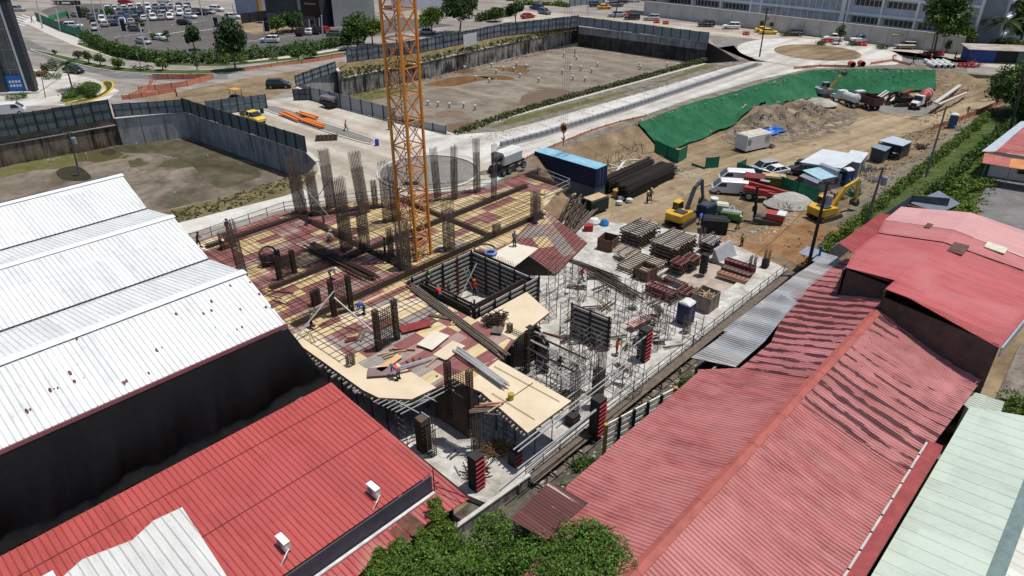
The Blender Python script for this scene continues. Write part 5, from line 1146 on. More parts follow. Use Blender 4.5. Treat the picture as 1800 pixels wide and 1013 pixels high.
PE=[(677,447,DK,-.3,'stand','worker in green shirt and dark trousers standing on the deck left of the crane','green','black','black',None),
(548,577,DK,.5,'work','worker in green hard hat gripping a white pole at the near left deck edge','khaki','black','green',None),
(640,553,DK,3.6,'bend','worker in bright blue shirt bending over beside the dark wall cage','blue','navy','blue',None),
(700,668,DK,2.6,'bend','worker in blue with orange harness and green hat cutting timber near the deck corner','blue','navy','green','orange'),
(904,434,DK,1.,'stand','worker in grey shirt standing on the pale plywood sheet above the core','grey','black','grey',None),
(582,492,DK,.2,'bend','worker with white hard hat leaning over the low wall cages','grey','navy','white',None),
(578,424,DK,.6,'crouch','worker in white crouching on yellow sheets left of the dark cages','white','khaki','white',None),
(729,420,DK,2.2,'crouch','worker with white hat crouching inside the crane foot behind the orange legs','navy','grey','white',None),
(755,508,DK-1.2,1.2,'work','worker in lime vest and green hat on the left core form wall','navy','navy','green','lime'),
(789,522,DK-1.6,.8,'work','worker in pale shirt and green hat standing inside the left core wall','grey','navy','green',None),
(774,530,DK-.4,2.,'bend','worker in red shirt and green hat outside the left core wall','red','jeans','green',None),
(834,520,.95,1.4,'stand','worker seen from above with orange brimmed hat on the core floor','red','black','orange',None),
(944,530,SL,1.3,'stand','worker in dark green with orange brimmed hat below the core walers','dkgreen','dkgreen','orange',None),
(1022,497,SL,.3,'walk','worker in red and white shirt walking on the slab right of the ramp','red','jeans','black',None),
(1083,625,SL,.4,'work','worker in orange shirt and red trousers carrying tubes in the middle of the slab','orange','red','black',None),
(983,658,SL,.9,'walk','worker in all black climbing between tubes right of the clean plywood','black','black','black',None),
(1118,607,SL,.9,'crouch','worker with sky blue hat crouching left of the red column form','grey','navy','sky',None),
(1153,430,SL,3.,'stand','worker in white shirt and white hat beside the tall joist stack, the farther of two','white','jeans','white',None),
(1152,439,SL,2.6,'stand','worker in white shirt and dark trousers beside the tall joist stack, the nearer of two','white','navy','white',None),
(350,436,DK,.1,'work','worker in black standing at the white warehouse roof edge on clean plywood','black','black','black',None),
(402,412,DK,-.5,'stand','worker in dark clothes at the far guard rail near the leftmost forms','navy','black','black',None),
(393,437,DK,-1.,'bend','worker with white hat and red shirt beside the leftmost form bundle','red','grey','white',None),
(883,306,4.02,.5,'stand','worker in red vest and green hat beside the white mixer','grey','grey','green','red'),
(608,231,4.02,0.,'walk','worker in orange shirt walking on the road beside the median','orange','jeans','orange',None),
(684,228,4.02,-.5,'stand','worker in lime vest standing at the road edge near the crane mast','grey','jeans','white','lime'),
(440,216,4.02,.2,'stand','worker in lime vest standing in front of the yellow pickup','grey','jeans','white','lime'),
(1005,358,1.3,.7,'bend','worker in blue trousers and yellow hat bending over the scrap rebar heap','grey','blue','yellow',None)]
for px,py,z,rz,po,lb,sh_,tr_,ha,ve in PE: person(G(px,py,z),rz,po,lb,sh_,tr_,ha,ve)
PG=[(1137,358,.4,'stand','left worker in lime vest of the pair standing on the dirt yard','navy','navy','white','lime'),(1143,353,.8,'stand','right worker in lime vest of the pair standing on the dirt yard','black','navy','yellow','lime'),
(1303,434,2.,'stand','worker with orange hat and lime vest standing on the orange clay','grey','navy','orange','lime'),(1230,395,1.2,'bend','worker in blue overalls leaning beside the dark boomed excavator','blue','blue','sky',None),
(1296,402,-.5,'work','worker in dark green beside the green generator','dkgreen','black','white',None),(1699,203,.4,'walk','worker in purple grey shirt walking along the orange mesh by the hillside','grey','red','white',None)]
for px,py,rz,po,lb,a,b,c,d in PG: person(GZ(px,py),rz,po,lb,a,b,c,d)
PF=[(1604,113,0,'walk','person in dark clothes walking at the right rim of the far roundabout','black','black','black',None),(1569,106,0,'bend','worker in orange on the white concrete of the far roundabout','orange','grey','orange',None),(1630,101,0,'stand','worker in red shirt left of the red and white barrier','red','navy','red',None),
(1634,111,0,'stand','worker in red with white hat above the stacked white pipes','red','red','white',None),(1678,104,0,'stand','worker in red shirt beside the trench plates at the upper right','red','navy','red',None),(1702,113,0,'work','worker in dark clothes lifting beams at the upper right barrier pile','black','black','black',None),(1010,100,0,'stand','person in black on the big pit floor beside the white post caps','black','black','black',None),
(57,40,0,'walk','pedestrian in dark blue beside the green fence at the street corner','navy','navy',None,None),(18,40,0,'walk','pedestrian crossing the street near the dark sedan at the far left','red','black',None,None),(329,8,0,'stand','person in lime vest at the back of the car park','grey','navy',None,'lime'),(533,52,0,'stand','person in lime vest behind the parked black cars','grey','navy','yellow','lime')]
for px,py,rz,po,lb,a,b,c,d in PF: person(G(px,py,-1. if 'pit floor' in lb else 4.01),rz,po,lb,a,b,c,d)
# ---------------- cars ----------------
m_cp=paint('car_paint',(.6,.6,.6)); m_gl=M('car_glass',(.015,.018,.02),.08,.1,2,spec=.7); m_ty=M('tyre_rubber',(.018,.018,.018),.85,.2,4); m_rim=M('wheel_rim',(.35,.35,.36),.35,.1,3,metal=.6); m_hl=M('headlamp',(.75,.75,.72),.2,.05,3); m_tl=M('tail_lamp',(.4,.02,.02),.3,.1,3)
def wheel(t,x,y,r=.33,w_=.22):
    o=MB().lathe([(r*.9,-w_/2),(r,-w_/2+.03),(r,w_/2-.03),(r*.9,w_/2)],(0,0,0),14,'y').build('wheel',m_ty,t); o.location=(x,y,r)
    MB().lathe([(r*.6,-w_/2-.012),(r*.6,w_/2+.012)],(0,0,0),10,'y').build('rim',m_rim,o); return o
def ring(x,hw,z0,z1,b=.08): return [(x,-hw,z0+b),(x,-hw+b,z0),(x,hw-b,z0),(x,hw,z0+b),(x,hw,z1-b),(x,hw-b*1.6,z1),(x,-hw+b*1.6,z1),(x,-hw,z1-b)]
CARS=dict(
 sedan=([(-2.25,.70,.42,.72),(-2.2,.82,.3,.93),(-1.7,.88,.24,.97),(0,.89,.22,.93),(1.0,.88,.22,.9),(1.8,.85,.24,.78),(2.15,.74,.3,.66),(2.25,.6,.42,.58)],(-1.75,-1.05,.35,1.15,.93,1.42),.31),
 suv=([(-2.25,.74,.5,.9),(-2.2,.86,.36,1.05),(-1.7,.92,.3,1.07),(0,.92,.28,1.05),(1.0,.92,.28,1.03),(1.75,.89,.3,.98),(2.2,.82,.36,.85),(2.3,.68,.45,.75)],(-2.15,-1.9,.35,1.1,1.04,1.68),.36),
 hatch=([(-1.9,.72,.45,.85),(-1.85,.82,.32,.98),(-1.3,.86,.26,1.0),(0,.86,.24,.97),(.9,.85,.24,.94),(1.5,.82,.28,.85),(1.8,.72,.34,.7),(1.88,.6,.42,.62)],(-1.8,-1.5,.25,1.05,.97,1.5),.3))
def car(kind,loc,rz,label=None,group=None,mat=None):
    secs,(a,b,c,d,zb,zt),r=CARS[kind]; t=thing('car',label,'car',loc,rz,group)
    MB().loft([ring(*s) for s in secs]).build('body',mat or m_cp,t)
    hw=.80; hr=.63
    MB().hexa([(a,-hw,zb-.02),(d,-hw,zb-.02),(d,hw,zb-.02),(a,hw,zb-.02)],[(b,-hr,zt),(c,-hr,zt),(c,hr,zt),(b,hr,zt)]).build('glass',m_gl,t)
    mb=MB(); mb.hexa([(b-.04,-hr-.02,zt-.01),(c+.04,-hr-.02,zt-.01),(c+.04,hr+.02,zt-.01),(b-.04,hr+.02,zt-.01)],[(b+.05,-hr+.08,zt+.05),(c-.05,-hr+.08,zt+.05),(c-.05,hr-.08,zt+.05),(b+.05,hr-.08,zt+.05)])
    for sy in(-1,1):
        mb.bar((a,sy*hw,zb),(b,sy*hr,zt),.09); mb.bar((d,sy*hw,zb),(c,sy*hr,zt),.07); m_=(b+c)/2; mb.bar((m_,sy*(hw+.01),zb),(m_,sy*(hr+.01),zt),.08)
    mb.build('roof',mat or m_cp,t)
    x=secs[-1][0]; 
    for sy in(-1,1):
        MB().box((x-.12,sy*.56,.68 if kind!='suv' else .82),(.16,.3,.12)).build('headlight',m_hl,t); MB().box((secs[0][0]+.06,sy*.62,.8 if kind!='suv' else .95),(.12,.22,.14)).build('taillight',m_tl,t)
        for wx in(-1.35,1.4) if kind!='hatch' else (-1.15,1.2): wheel(t,wx,sy*.8,r)
    return t
def van(loc,rz,label,group=None,mat=None):
    t=thing('van',label,'van',loc,rz,group); mt_=mat or mt('van_white',(.66,.66,.66),.3,var=.05)
    def rg(x,hw,z0,z1): return ring(x,hw,z0,z1,.1)
    MB().loft([rg(-2.4,.8,.4,1.85),(rg(-2.35,.86,.32,1.98)),rg(0,.86,.3,2.0),rg(1.2,.86,.3,1.97),rg(1.75,.85,.3,1.5),rg(2.25,.82,.32,1.02),rg(2.4,.72,.4,.85)]).build('body',mt_,t)
    MB().hexa([(1.3,-.74,1.86),(2.12,-.72,1.12),(2.12,.72,1.12),(1.3,.74,1.86)],[(1.34,-.74,1.93),(2.18,-.72,1.17),(2.18,.72,1.17),(1.34,.74,1.93)]).build('windscreen',m_gl,t)
    for sy in(-1,1):
        MB().hexa([(.55,sy*.85,1.2),(1.7,sy*.85,1.2),(1.35,sy*.85,1.72),(.55,sy*.85,1.72)],[(.55,sy*.885,1.2),(1.7,sy*.875,1.2),(1.35,sy*.875,1.72),(.55,sy*.885,1.72)]).build('side_window',m_gl,t)
        MB().box((2.3,sy*.6,.85),(.14,.26,.16)).build('headlight',m_hl,t); MB().box((-2.38,sy*.74,1.1),(.08,.12,.3)).build('taillight',m_tl,t)
        for wx in(-1.45,1.5): wheel(t,wx,sy*.78,.33)
    MB().box((-2.4,0,1.5),(.06,1.25,.5)).build('rear_window',m_gl,t); return t
def pickup(loc,rz,label,mat,group=None):
    t=thing('pickup_truck',label,'pickup',loc,rz,group)
    MB().loft([ring(-2.55,.85,.5,1.0),ring(-1,.9,.4,1.02),ring(1,.9,.38,1.05),ring(1.9,.88,.4,1.02),ring(2.45,.8,.48,.85)]).build('body',mat,t)
    MB().hexa([(-.9,-.8,1),(1.3,-.8,1),(1.3,.8,1),(-.9,.8,1)],[(-.7,-.64,1.65),(.5,-.64,1.65),(.5,.64,1.65),(-.7,.64,1.65)]).build('glass',m_gl,t)
    MB().b2(-.74,-.68,1.64,.55,.68,1.72).build('roof',mat,t); mb=MB(); mb.b2(-2.5,-.88,1,-1,-.8,1.2); mb.b2(-2.5,.8,1,-1,.88,1.2); mb.b2(-2.55,-.88,1,-2.47,.88,1.2); mb.b2(-2.4,-.78,.99,-1,.78,1.03); mb.build('bed',mt('bed_dark',(.06,.06,.06)),t)
    for sy in(-1,1):
        MB().box((2.42,sy*.6,.85),(.12,.28,.15)).build('headlight',m_hl,t)
        for wx in(-1.6,1.55): wheel(t,wx,sy*.82,.38)
    return t
m_yp=paint('yellow_paint',(.72,.52,.04)); 
pickup(G(447,214,4.03),R(-40),'yellow pickup parked on the pale road behind the pit fence',m_yp)
van(GZ(1281,340),R(-205+15),'white van nearest the camera beside the maroon container'); v2=van(GZ(1292,322),R(170),'white van half hidden behind the nearer white van')
van(G(18,202,4.01),R(25),'white van at the left frame edge behind the pit fence')
m_w=paint('white_car',(.68,.68,.69)); m_s=paint('silver_car',(.42,.43,.44),.3,.3); m_k=paint('black_car',(.018,.018,.02),.2); m_g=paint('grey_car',(.13,.135,.14),.25,.2); m_bl=paint('blue_car',(.025,.05,.12),.25,.1); m_r=paint('red_car',(.40,.02,.02),.25); m_y=paint('taxi_yellow',(.75,.48,.02),.3); m_o=paint('taxi_orange',(.72,.33,.02),.3); m_tan=paint('tan_car',(.25,.22,.17),.3,.3); m_gc=paint('green_car',(.15,.4,.2),.3)
CC=dict(white=m_w,silver=m_s,black=m_k,grey=m_g,blue=m_bl,red=m_r,yellow=m_y,orange=m_o,tan=m_tan)
protos={k:car(k,(0,0,0),0) for k in CARS}; _used={}
def pcar(px,py,rz,kind,col,label,z=4.01,group=None,P=None):
    P=P or (GZ(px,py) if z is None else G(px,py,z))
    if kind not in _used:
        t=protos[kind]; _used[kind]=1; t.location=P; t.rotation_euler=(0,0,rz); t['label']=label
        if group: t['group']=group
        for ch in t.children:
            if ch.data.materials[0]==m_cp: 
                ch.data=ch.data.copy(); ch.data.materials[0]=CC[col]
        protos[kind+'_']=None; P2=t
        return t
    t=dup(protos[kind],P,rz,label,group)
    for ch in t.children:
        if ch.name.startswith(('body','roof')):
            key=(kind,ch.name.split('.')[0],col)
            if key not in _mc: m=ch.data.copy(); m.materials[0]=CC[col]; _mc[key]=m
            ch.data=_mc[key]
    if not group and 'group' in t: del t['group']
    return t
pcar(1340,303,R(20+180),'suv','silver','silver car with dark sunroof behind the green mesh fence',None); pcar(1360,308,R(22+180),'sedan','white','white car behind the green mesh fence, right of the silver one',None)
pcar(1410,308,R(150),'suv','black','black car parked under the white shed roof, the nearer one',None); pcar(1425,296,R(150),'suv','black','black car parked under the white shed roof, the farther one',None)
pcar(491,155,R(5),'suv','black','black car parked on the bare dirt behind the grey site fence'); pcar(131,128,R(-20),'sedan','black','dark sedan driving past the palm tree on the left'); pcar(13,48,R(-160),'sedan','blue','dark blue sedan at the far left street corner')
pcar(32,20,R(0),'suv','silver','silver car crossing at the upper left junction'); pcar(253,77,R(-30),'sedan','silver','silver sedan driving in the car park lane near the hedge'); pcar(281,70,R(150),'sedan','white','white sedan between two small trees on the car park island'); pcar(475,75,R(175),'suv','white','white car driving beside the hedge at the right of the car park')
FAR=[(531,62,80,'suv','black','black car, first on the left of four by the billboard poles'),(547,60,80,'sedan','white','white car, second of four by the billboard poles'),(560,59,80,'suv','black','black car, third of four by the billboard poles'),(573,57,80,'hatch','red','red car at the end of four by the billboard poles'),(590,63,5,'sedan','grey','grey car half behind the hedge left of the crane'),
(752,60,5,'sedan','silver','silver car above the grey fence right of the crane'),(928,32,35,'sedan','red','red car behind the dark fence near the street tree'),(943,17,145,'suv','blue','dark blue car on the street beside the green verge'),(957,25,-50,'suv','grey','grey car turning at the junction behind the fence'),
(1047,12,10,'suv','blue','dark car in the junction queue left of the orange taxi'),(1062,16,10,'sedan','orange','orange taxi in the middle of the junction'),(1075,7,10,'sedan','white','white and green taxi beyond the orange taxi'),(1083,12,10,'suv','grey','grey car behind the dark pole at the junction'),(1093,6,15,'suv','blue','dark car at the junction right of the green taxi'),(1115,4,10,'hatch','white','white car at the top of the junction'),(1136,1,0,'sedan','black','black car at the very top edge of the street'),
(1082,30,172,'suv','silver','silver car leaving the junction past the red barriers'),(1111,35,172,'suv','black','black car over the tall dark pit wall'),(1145,36,172,'suv','silver','silver car in front of the pale boundary wall'),(1241,47,178,'suv','black','black jeep in front of the pale boundary wall'),(1285,51,172,'suv','white','white car in front of the pale wall left of the pole'),(1350,60,-8,'sedan','yellow','front yellow taxi of the pair beside the pole'),(1342,57,-8,'sedan','yellow','rear yellow taxi of the pair beside the pole'),(1394,63,172,'suv','black','black car right of the yellow taxis'),
(1464,72,165,'suv','white','white car behind a red barrier above the roundabout'),(1511,74,172,'suv','white','large white car in the queue above the roundabout'),(1590,86,172,'suv','tan','tan muddy car in front of the bus shelter'),(1636,87,165,'suv','white','white car under the tall street tree'),(1684,91,178,'suv','white','white car left of the blue walled shack'),(1702,88,178,'suv','grey','grey car partly hidden behind the white one by the shack'),(1797,104,178,'suv','white','white car at the right frame edge')]
for x,y,a,k,c,lb in FAR: pcar(x,y,R(a),k,c,lb)
# the dense rows in the car park
rs=random.Random(11); ORD=['first','second','third','fourth','fifth','sixth','seventh','eighth','ninth','tenth','eleventh','twelfth','thirteenth','fourteenth','fifteenth','sixteenth']
ROWS=[('backmost',(190,19),(330,13),11),('second',(170,27),(328,19),13),('third',(160,33),(345,26),14),('fourth',(165,39),(300,34),10),('front',(185,46),(232,42),4)]
for nm,a,b,n in ROWS:
    for i in range(n):
        f=i/(n-1); col=rs.choice(['white','silver','black','black','grey','blue','blue','white','silver','grey']); k=rs.choice(['suv','sedan','suv','hatch'])
        pcar(a[0]+(b[0]-a[0])*f+rs.uniform(-1,1),a[1]+(b[1]-a[1])*f+rs.uniform(-.4,.4),R(-62+rs.uniform(-4,4)+(180 if rs.random()<.4 else 0)),k,col,f'{col} {"off-roader" if k=="suv" else "saloon" if k=="sedan" else "hatchback"}, {ORD[i]} from the left in the {nm} row of the packed car park',group='cars packed in the car park')
for x,y,a,k,c,lb in [(168,53,-60,'suv','silver','silver car alone at the left side of the packed rows'),(240,55,-5,'hatch','grey','grey car on the small island in the car park'),(325,44,0,'hatch','black','black car alone in the middle of the car park'),(355,26,-30,'suv','black','black car near the top right of the car park'),(368,24,-30,'sedan','silver','silver car beside the black one at the car park top'),(382,20,-20,'suv','white','white car at the upper right corner of the car park'),(410,34,0,'suv','white','white pickup like car by the dark hoarding'),(290,5,0,'suv','white','white car on the lane behind the packed rows'),(335,32,-20,'sedan','white','white car at the right end of the packed rows'),(322,25,-20,'suv','silver','silver car near the right end of the packed rows'),(130,50,10,'suv','white','white van-like car behind the green fence'),(138,30,-20,'sedan','silver','silver car near the green hoarding top'),(222,7,0,'suv','red','dark red car behind the packed rows'),(108,47,5,'sedan','red','dark red car behind the green fence')]: pcar(x,y,R(a),k,c,lb)
for k in CARS: assert k in _used
# ---------------- site plant and stores ----------------
m_cat=M('machine_yellow',(.60,.34,.03),.5,.2,1.5,spec=.4); m_dkp=M('machine_charcoal',(.05,.055,.065),.5,.3,2); m_mud=M('muddy_track',(.09,.075,.06),.9,.4,4); m_wht=M('machine_white',(.62,.62,.6),.5,.12,1.5); m_rdp=M('machine_red',(.36,.055,.05),.5,.2,2); m_gry=M('machine_grey',(.28,.29,.31),.5,.2,2); m_drk=M('black_parts',(.02,.02,.022),.6,.3,3)
def excavator(loc,rz,label,pts,paint_=None,boom=None,cab=None,sw=0.):
    """pts: boom pin, boom elbow, boom tip, stick tip in local x,z"""
    paint_=paint_ or m_cat; boom=boom or paint_; t=thing('excavator',label,'excavator',loc,rz,'excavators'); t.scale=(.88,)*3
    for sy in(-1,1):
        MB().loft([[(x,sy*1.15-.3,z) for x,z in((-1.7,.1),(1.7,.1),(2.05,.45),(1.7,.85),(-1.7,.85),(-2.05,.45))],[(x,sy*1.15+.3,z) for x,z in((-1.7,.1),(1.7,.1),(2.05,.45),(1.7,.85),(-1.7,.85),(-2.05,.45))]]).build('track',m_mud,t)
    MB().lathe([(.7,.5),(.7,1.0)],n=14).b2(-1.2,-.9,.35,1.2,.9,.7).build('undercarriage',m_drk,t)
    R_=Matrix.Rotation(sw,3,'Z'); 
    b=MB(); b.loft([[(-2.5,-1.1,1.05),(-2.5,1.1,1.05),(-2.4,1.2,2.0),(-2.4,-1.2,2.0)],[(-1.9,-1.35,1.0),(-1.9,1.35,1.0),(-1.9,1.35,2.15),(-1.9,-1.35,2.15)],[(.9,-1.3,1.0),(.9,1.3,1.0),(.9,1.3,1.85),(.9,-1.3,1.85)]]); b.build('house',paint_,t)
    MB().b2(-1.75,-1.2,2.1,-.5,.35,2.28).build('engine_cover',m_dkp,t)
    MB().hexa([(-.45,.35,1.85),(1.15,.35,1.2),(1.15,1.3,1.2),(-.45,1.3,1.85)],[(-.45,.4,2.95),(.85,.4,2.95),(.85,1.25,2.95),(-.45,1.25,2.95)]).build('cab',m_gl,t)
    MB().b2(-.52,.32,2.94,.95,1.33,3.05).build('cab_roof',cab or paint_,t)
    V=[Vector((x,-.25,z)) for x,z in pts]; mb=MB(); mb.bar(V[0],V[1],.42,.55); mb.bar(V[1],V[2],.38,.45); mb.build('boom',boom,t)
    MB().bar(V[2],V[3],.3,.38).build('stick',boom,t)
    d=(V[3]-V[2]).normalized(); u=Vector((-d.z,0,d.x)); 
    c=V[3]; s_=-1; mb=MB(); pr=[c,c+d*.35+u*.55*s_,c+d*1.0+u*.5*s_,c+d*1.15-u*.05*s_,c+d*.7-u*.35*s_]
    mb.loft([[p+Vector((0,-.55,0)) for p in pr],[p+Vector((0,.55,0)) for p in pr]]); mb.build('bucket',m_mud,t)
    mb=MB(); mid=(V[0]+V[1])/2; mb.tube(Vector((.9,-.25,1.4)),mid,.09); mb.tube(mid+Vector((0,0,.3)),V[2]+Vector((-.2,0,.35)),.08); mb.tube(V[2]+d*.3+u*(-.5*s_),V[3]-d*.3+u*(-.3*s_),.07); mb.build('ram',m_rim,t)
    return t
excavator(GZ(1448,384),R(28),'yellow excavator with raised arm on the orange clay beside the near pole',[(.7,1.5),(2.6,4.1),(5.2,4.9),(5.5,2.1)])
excavator(GZ(1196,392),R(48),'yellow excavator with charcoal boom behind the stacked joists',[(.7,1.5),(2.4,4.6),(4.2,5.3),(5.4,2.2)],boom=m_dkp)
excavator(GZ(1450,170),R(15),'excavator with raised orange boom at the foot of the green slope',[(.6,1.5),(1.5,2.9),(2.3,3.9),(3.,4.6)],paint_=m_gry,boom=M('boom_ochre',(.5,.27,.06),.5,.3,2))
excavator(GZ(1582,186),R(185),'small dark excavator with folded arm left of the mixer truck',[(.5,1.4),(1.7,2.9),(2.8,2.3),(2.9,.7)],paint_=M('rusty_machine_brown',(.07,.03,.025),.6,.4,3),boom=m_drk)
# tracked orange roller / tractor near the fence
t=thing('small_tractor','small dark tractor with orange canopy beside the grey fence','tractor',G(418,180,4.02),R(-30)); 
for x,r in((-.8,.55),(.9,.4)):
    for y in(-.6,.6): wheel(t,x,y,r,.3)
MB().b2(-1.1,-.35,.5,1.5,.35,1.2).build('body',m_drk,t); MB().b2(-1.0,-.7,2.2,.7,.7,2.3).build('canopy',M('orange_canopy',(.6,.3,.06),.6,.15),t); mb=MB(); [mb.bar((x,y,1),(x,y,2.2),.07) for x in(-.9,.6) for y in(-.6,.6)]; mb.bar((-.9,-.6,1),(.6,.6,1),.1); mb.bar((-.9,.6,1),(.6,-.6,1),.1); mb.build('posts',m_drk,t)
def chassis(t,L,axles,w_=1.15,r=.5,z=.95):
    MB().b2(-L/2,-.45,z-.2,L/2,.45,z+.05).build('chassis',m_drk,t)
    for x in axles:
        for y in(-w_+.12,w_-.12): wheel(t,x,y,r,.34)
def hood_cab(t,x0,mat):
    MB().loft([[(x0,-1.1,1.1),(x0,1.1,1.1),(x0,1.0,2.9),(x0,-1.0,2.9)],[(x0+1.5,-1.1,1.1),(x0+1.5,1.1,1.1),(x0+1.15,.95,2.9),(x0+1.15,-.95,2.9)]]).build('cab',mat,t)
    MB().loft([[(x0+1.45,-.95,1.0),(x0+1.45,.95,1.0),(x0+1.45,.85,1.85),(x0+1.45,-.85,1.85)],[(x0+3.1,-.8,1.0),(x0+3.1,.8,1.0),(x0+3.0,.7,1.6),(x0+3.0,-.7,1.6)]]).build('bonnet',mat,t)
    MB().hexa([(x0+1.48,-.95,1.95),(x0+1.52,.95,1.95),(x0+1.24,.85,2.75),(x0+1.24,-.85,2.75)],[(x0+1.56,-.95,1.95),(x0+1.6,.95,1.95),(x0+1.3,.85,2.75),(x0+1.3,-.85,2.75)]).build('windscreen',m_gl,t)
    MB().b2(x0+3.08,-.6,.9,x0+3.16,.6,1.5).build('grille',m_drk,t)
    for y in(-.8,.8): MB().b2(x0+3.0,y-.12,1.1,x0+3.12,y+.12,1.3).build('headlight',m_hl,t)
t=thing('mixer_truck','concrete mixer truck with white cab and red white striped drum','mixer truck',GZ(1617,188),R(222)); t.scale=(.85,)*3; chassis(t,8.5,(-3.2,-1.9,-.6,3.2)); hood_cab(t,1.2,m_wht)
dr=MB().lathe([(.5,-2.9),(.95,-2.2),(1.25,-.6),(1.2,.6),(.7,1.7),(.5,1.9)],(0,0,0),20,'x').build('drum',m_rdp,t,smooth=True); dr.location=(-1.2,0,2.35); dr.rotation_euler=(0,R(12),0)
for k,z in enumerate((-1.2,-.2)):
    s_=MB().lathe([(1.23-.0*k,z-.12),(1.275,z+.12)],(0,0,0),20,'x').build('stripe',m_wht,dr)
mb=MB(); mb.bar((-4,0,3.4),(-4.9,0,2.),.5,.3); mb.bar((-3.9,-.4,1),(-3.9,-.3,3.3),.12); mb.bar((-3.9,.4,1),(-3.9,.3,3.3),.12); mb.build('chute',m_rdp,t)
t=thing('tank_truck','white water tank truck parked nose to the green slope','tank truck',GZ(1484,184),R(108)); t.scale=(.85,)*3; chassis(t,7.5,(-2.8,-1.5,2.8)); hood_cab(t,.9,m_wht)
tk=MB().lathe([(.4,-3.3),(1.0,-3.1),(1.05,-3.0),(1.05,.4),(1.0,.5),(.4,.7)],(0,0,0),18,'x',).build('tank',m_wht,t,smooth=False); tk.location=(-.3,0,2.1); MB().b2(-2.6,-.25,1.0,-.2,.25,1.2).build('walkway',m_drk,tk); MB().b2(-3.7,-1.1,.6,-3.5,1.1,.9).build('bumper',m_rim,t)
t=thing('dump_truck','dump truck with empty dark maroon tipper body beside the tank truck','dump truck',GZ(1517,187),R(106)); t.scale=(.9,)*3; chassis(t,8,(-3,-1.7,3)); hood_cab(t,1.2,m_wht)
m_mar=M('maroon_tipper',(.10,.045,.04),.7,.35,2); mb=MB()
for a,b in(((-4,-1.25),(1,-1.25)),((-4,1.25),(1,1.25)),((1,-1.25),(1,1.25)),((-4,-1.25),(-4,1.25))): mb.bar((*a,1.85),(*b,1.85),.09,1.5)
mb.b2(-4,-1.2,1.1,1,1.2,1.2)
for i in range(6): mb.b2(-3.9+i*.95,-1.33,1.15,-3.8+i*.95,1.33,2.5) if i in(0,5) else None
mb.build('tipper_body',m_mar,t); mb=MB(); [mb.b2(-3.5+i*.9,sy*1.31-.04,1.15,-3.4+i*.9,sy*1.31+.04,2.6) for i in range(5) for sy in(-1,1)]; mb.build('ribs',m_mar,t)
# white mixer body behind the deck
t=thing('white_mixer_truck','white mixer lorry seen from behind on the road right of the near roundabout','mixer truck',G(892,300,4.02),R(50)); chassis(t,6,(-2,-.9,2)); 
MB().loft([[(-1.9,-1.1,1.4),(-1.9,1.1,1.4),(-1.9,1.2,2.6),(-1.9,.5,3.0),(-1.9,-.9,3.0),(-1.9,-1.2,2.6)],[(1.6,-1.1,1.4),(1.6,1.1,1.4),(1.6,1.2,2.6),(1.6,.5,3.0),(1.6,-.9,3.0),(1.6,-1.2,2.6)]]).build('tank',m_wht,t); mb=MB(); mb.lathe([(.35,-.5),(.35,.5)],(-2.4,-.5,2.3),10,'x'); mb.bar((-2.3,.5,1),(-2.3,.5,2.9),.12); mb.bar((-2.3,-.9,1),(-2.3,-.9,2.6),.12); mb.build('rear_gear',m_drk,t)
# telehandler
t=thing('telehandler','red telehandler with grey cab and low front boom beside the maroon box','telehandler',GZ(1338,352),R(-32)); 
for x in(-1.4,1.4):
    for y in(-1.,1.): wheel(t,x,y,.62,.45)
MB().b2(-2.3,-.6,.8,2.1,.6,1.35).b2(-2.3,-.95,1.,-1.,.95,1.7).build('chassis',m_rdp,t); MB().bar((-2,.2,2.0),(3.2,.2,1.6),.4,.4).build('boom',m_rdp,t); MB().hexa([(-.7,.45,1.3),(.6,.45,1.3),(.6,1.1,1.3),(-.7,1.1,1.3)],[(-.6,.5,2.4),(.4,.5,2.4),(.4,1.05,2.4),(-.6,1.05,2.4)]).build('cab',m_gl,t); MB().b2(-.7,.42,2.4,.5,1.12,2.48).build('cab_roof',m_gry,t); MB().b2(-.9,-1.05,1.1,.9,-.5,1.75).build('engine_cover',m_rdp,t); mb=MB(); mb.bar((3.2,.2,1.7),(3.5,.2,.5),.3); mb.b2(3.4,-.5,.3,3.5,.9,1.1); mb.b2(3.5,-.4,.25,4.6,-.25,.33); mb.b2(3.5,.65,.25,4.6,.8,.33); mb.build('fork_carriage',m_drk,t)
# drilling rig
t=thing('drill_rig','tracked drill rig with red and white body and black upright mast','drill rig',GZ(1350,392),R(150)); 
for y in(-.8,.8): MB().loft([[(x,y-.2,z) for x,z in((-1.5,.05),(1.5,.05),(1.75,.35),(1.5,.65),(-1.5,.65),(-1.75,.35))],[(x,y+.2,z) for x,z in((-1.5,.05),(1.5,.05),(1.75,.35),(1.5,.65),(-1.5,.65),(-1.75,.35))]]).build('track',m_mud,t)
MB().b2(-1.8,-.75,.7,.3,.75,1.5).build('body',m_rdp,t); MB().b2(-1.9,-.8,1.5,-.9,.8,1.62).build('white_cover',m_wht,t); mb=MB()
for k in range(7): mb.tube((.2,-.6+k*.2,1.0),(1.6,-.5+k*.17,.5+.1*(k%3)),.05)
mb.b2(1.2,-.9,.1,2.1,-.7,.25); mb.b2(1.2,.7,.1,2.1,.9,.25); mb.build('jacks_and_hoses',m_rim,t); mb=MB(); mb.bar((1.7,0,.2),(2.0,0,4.4),.3,.3); mb.bar((1.5,.25,.4),(1.8,.25,3.4),.12); mb.b2(1.6,-.3,1.2,2.1,.3,1.8); mb.build('mast',m_drk,t)
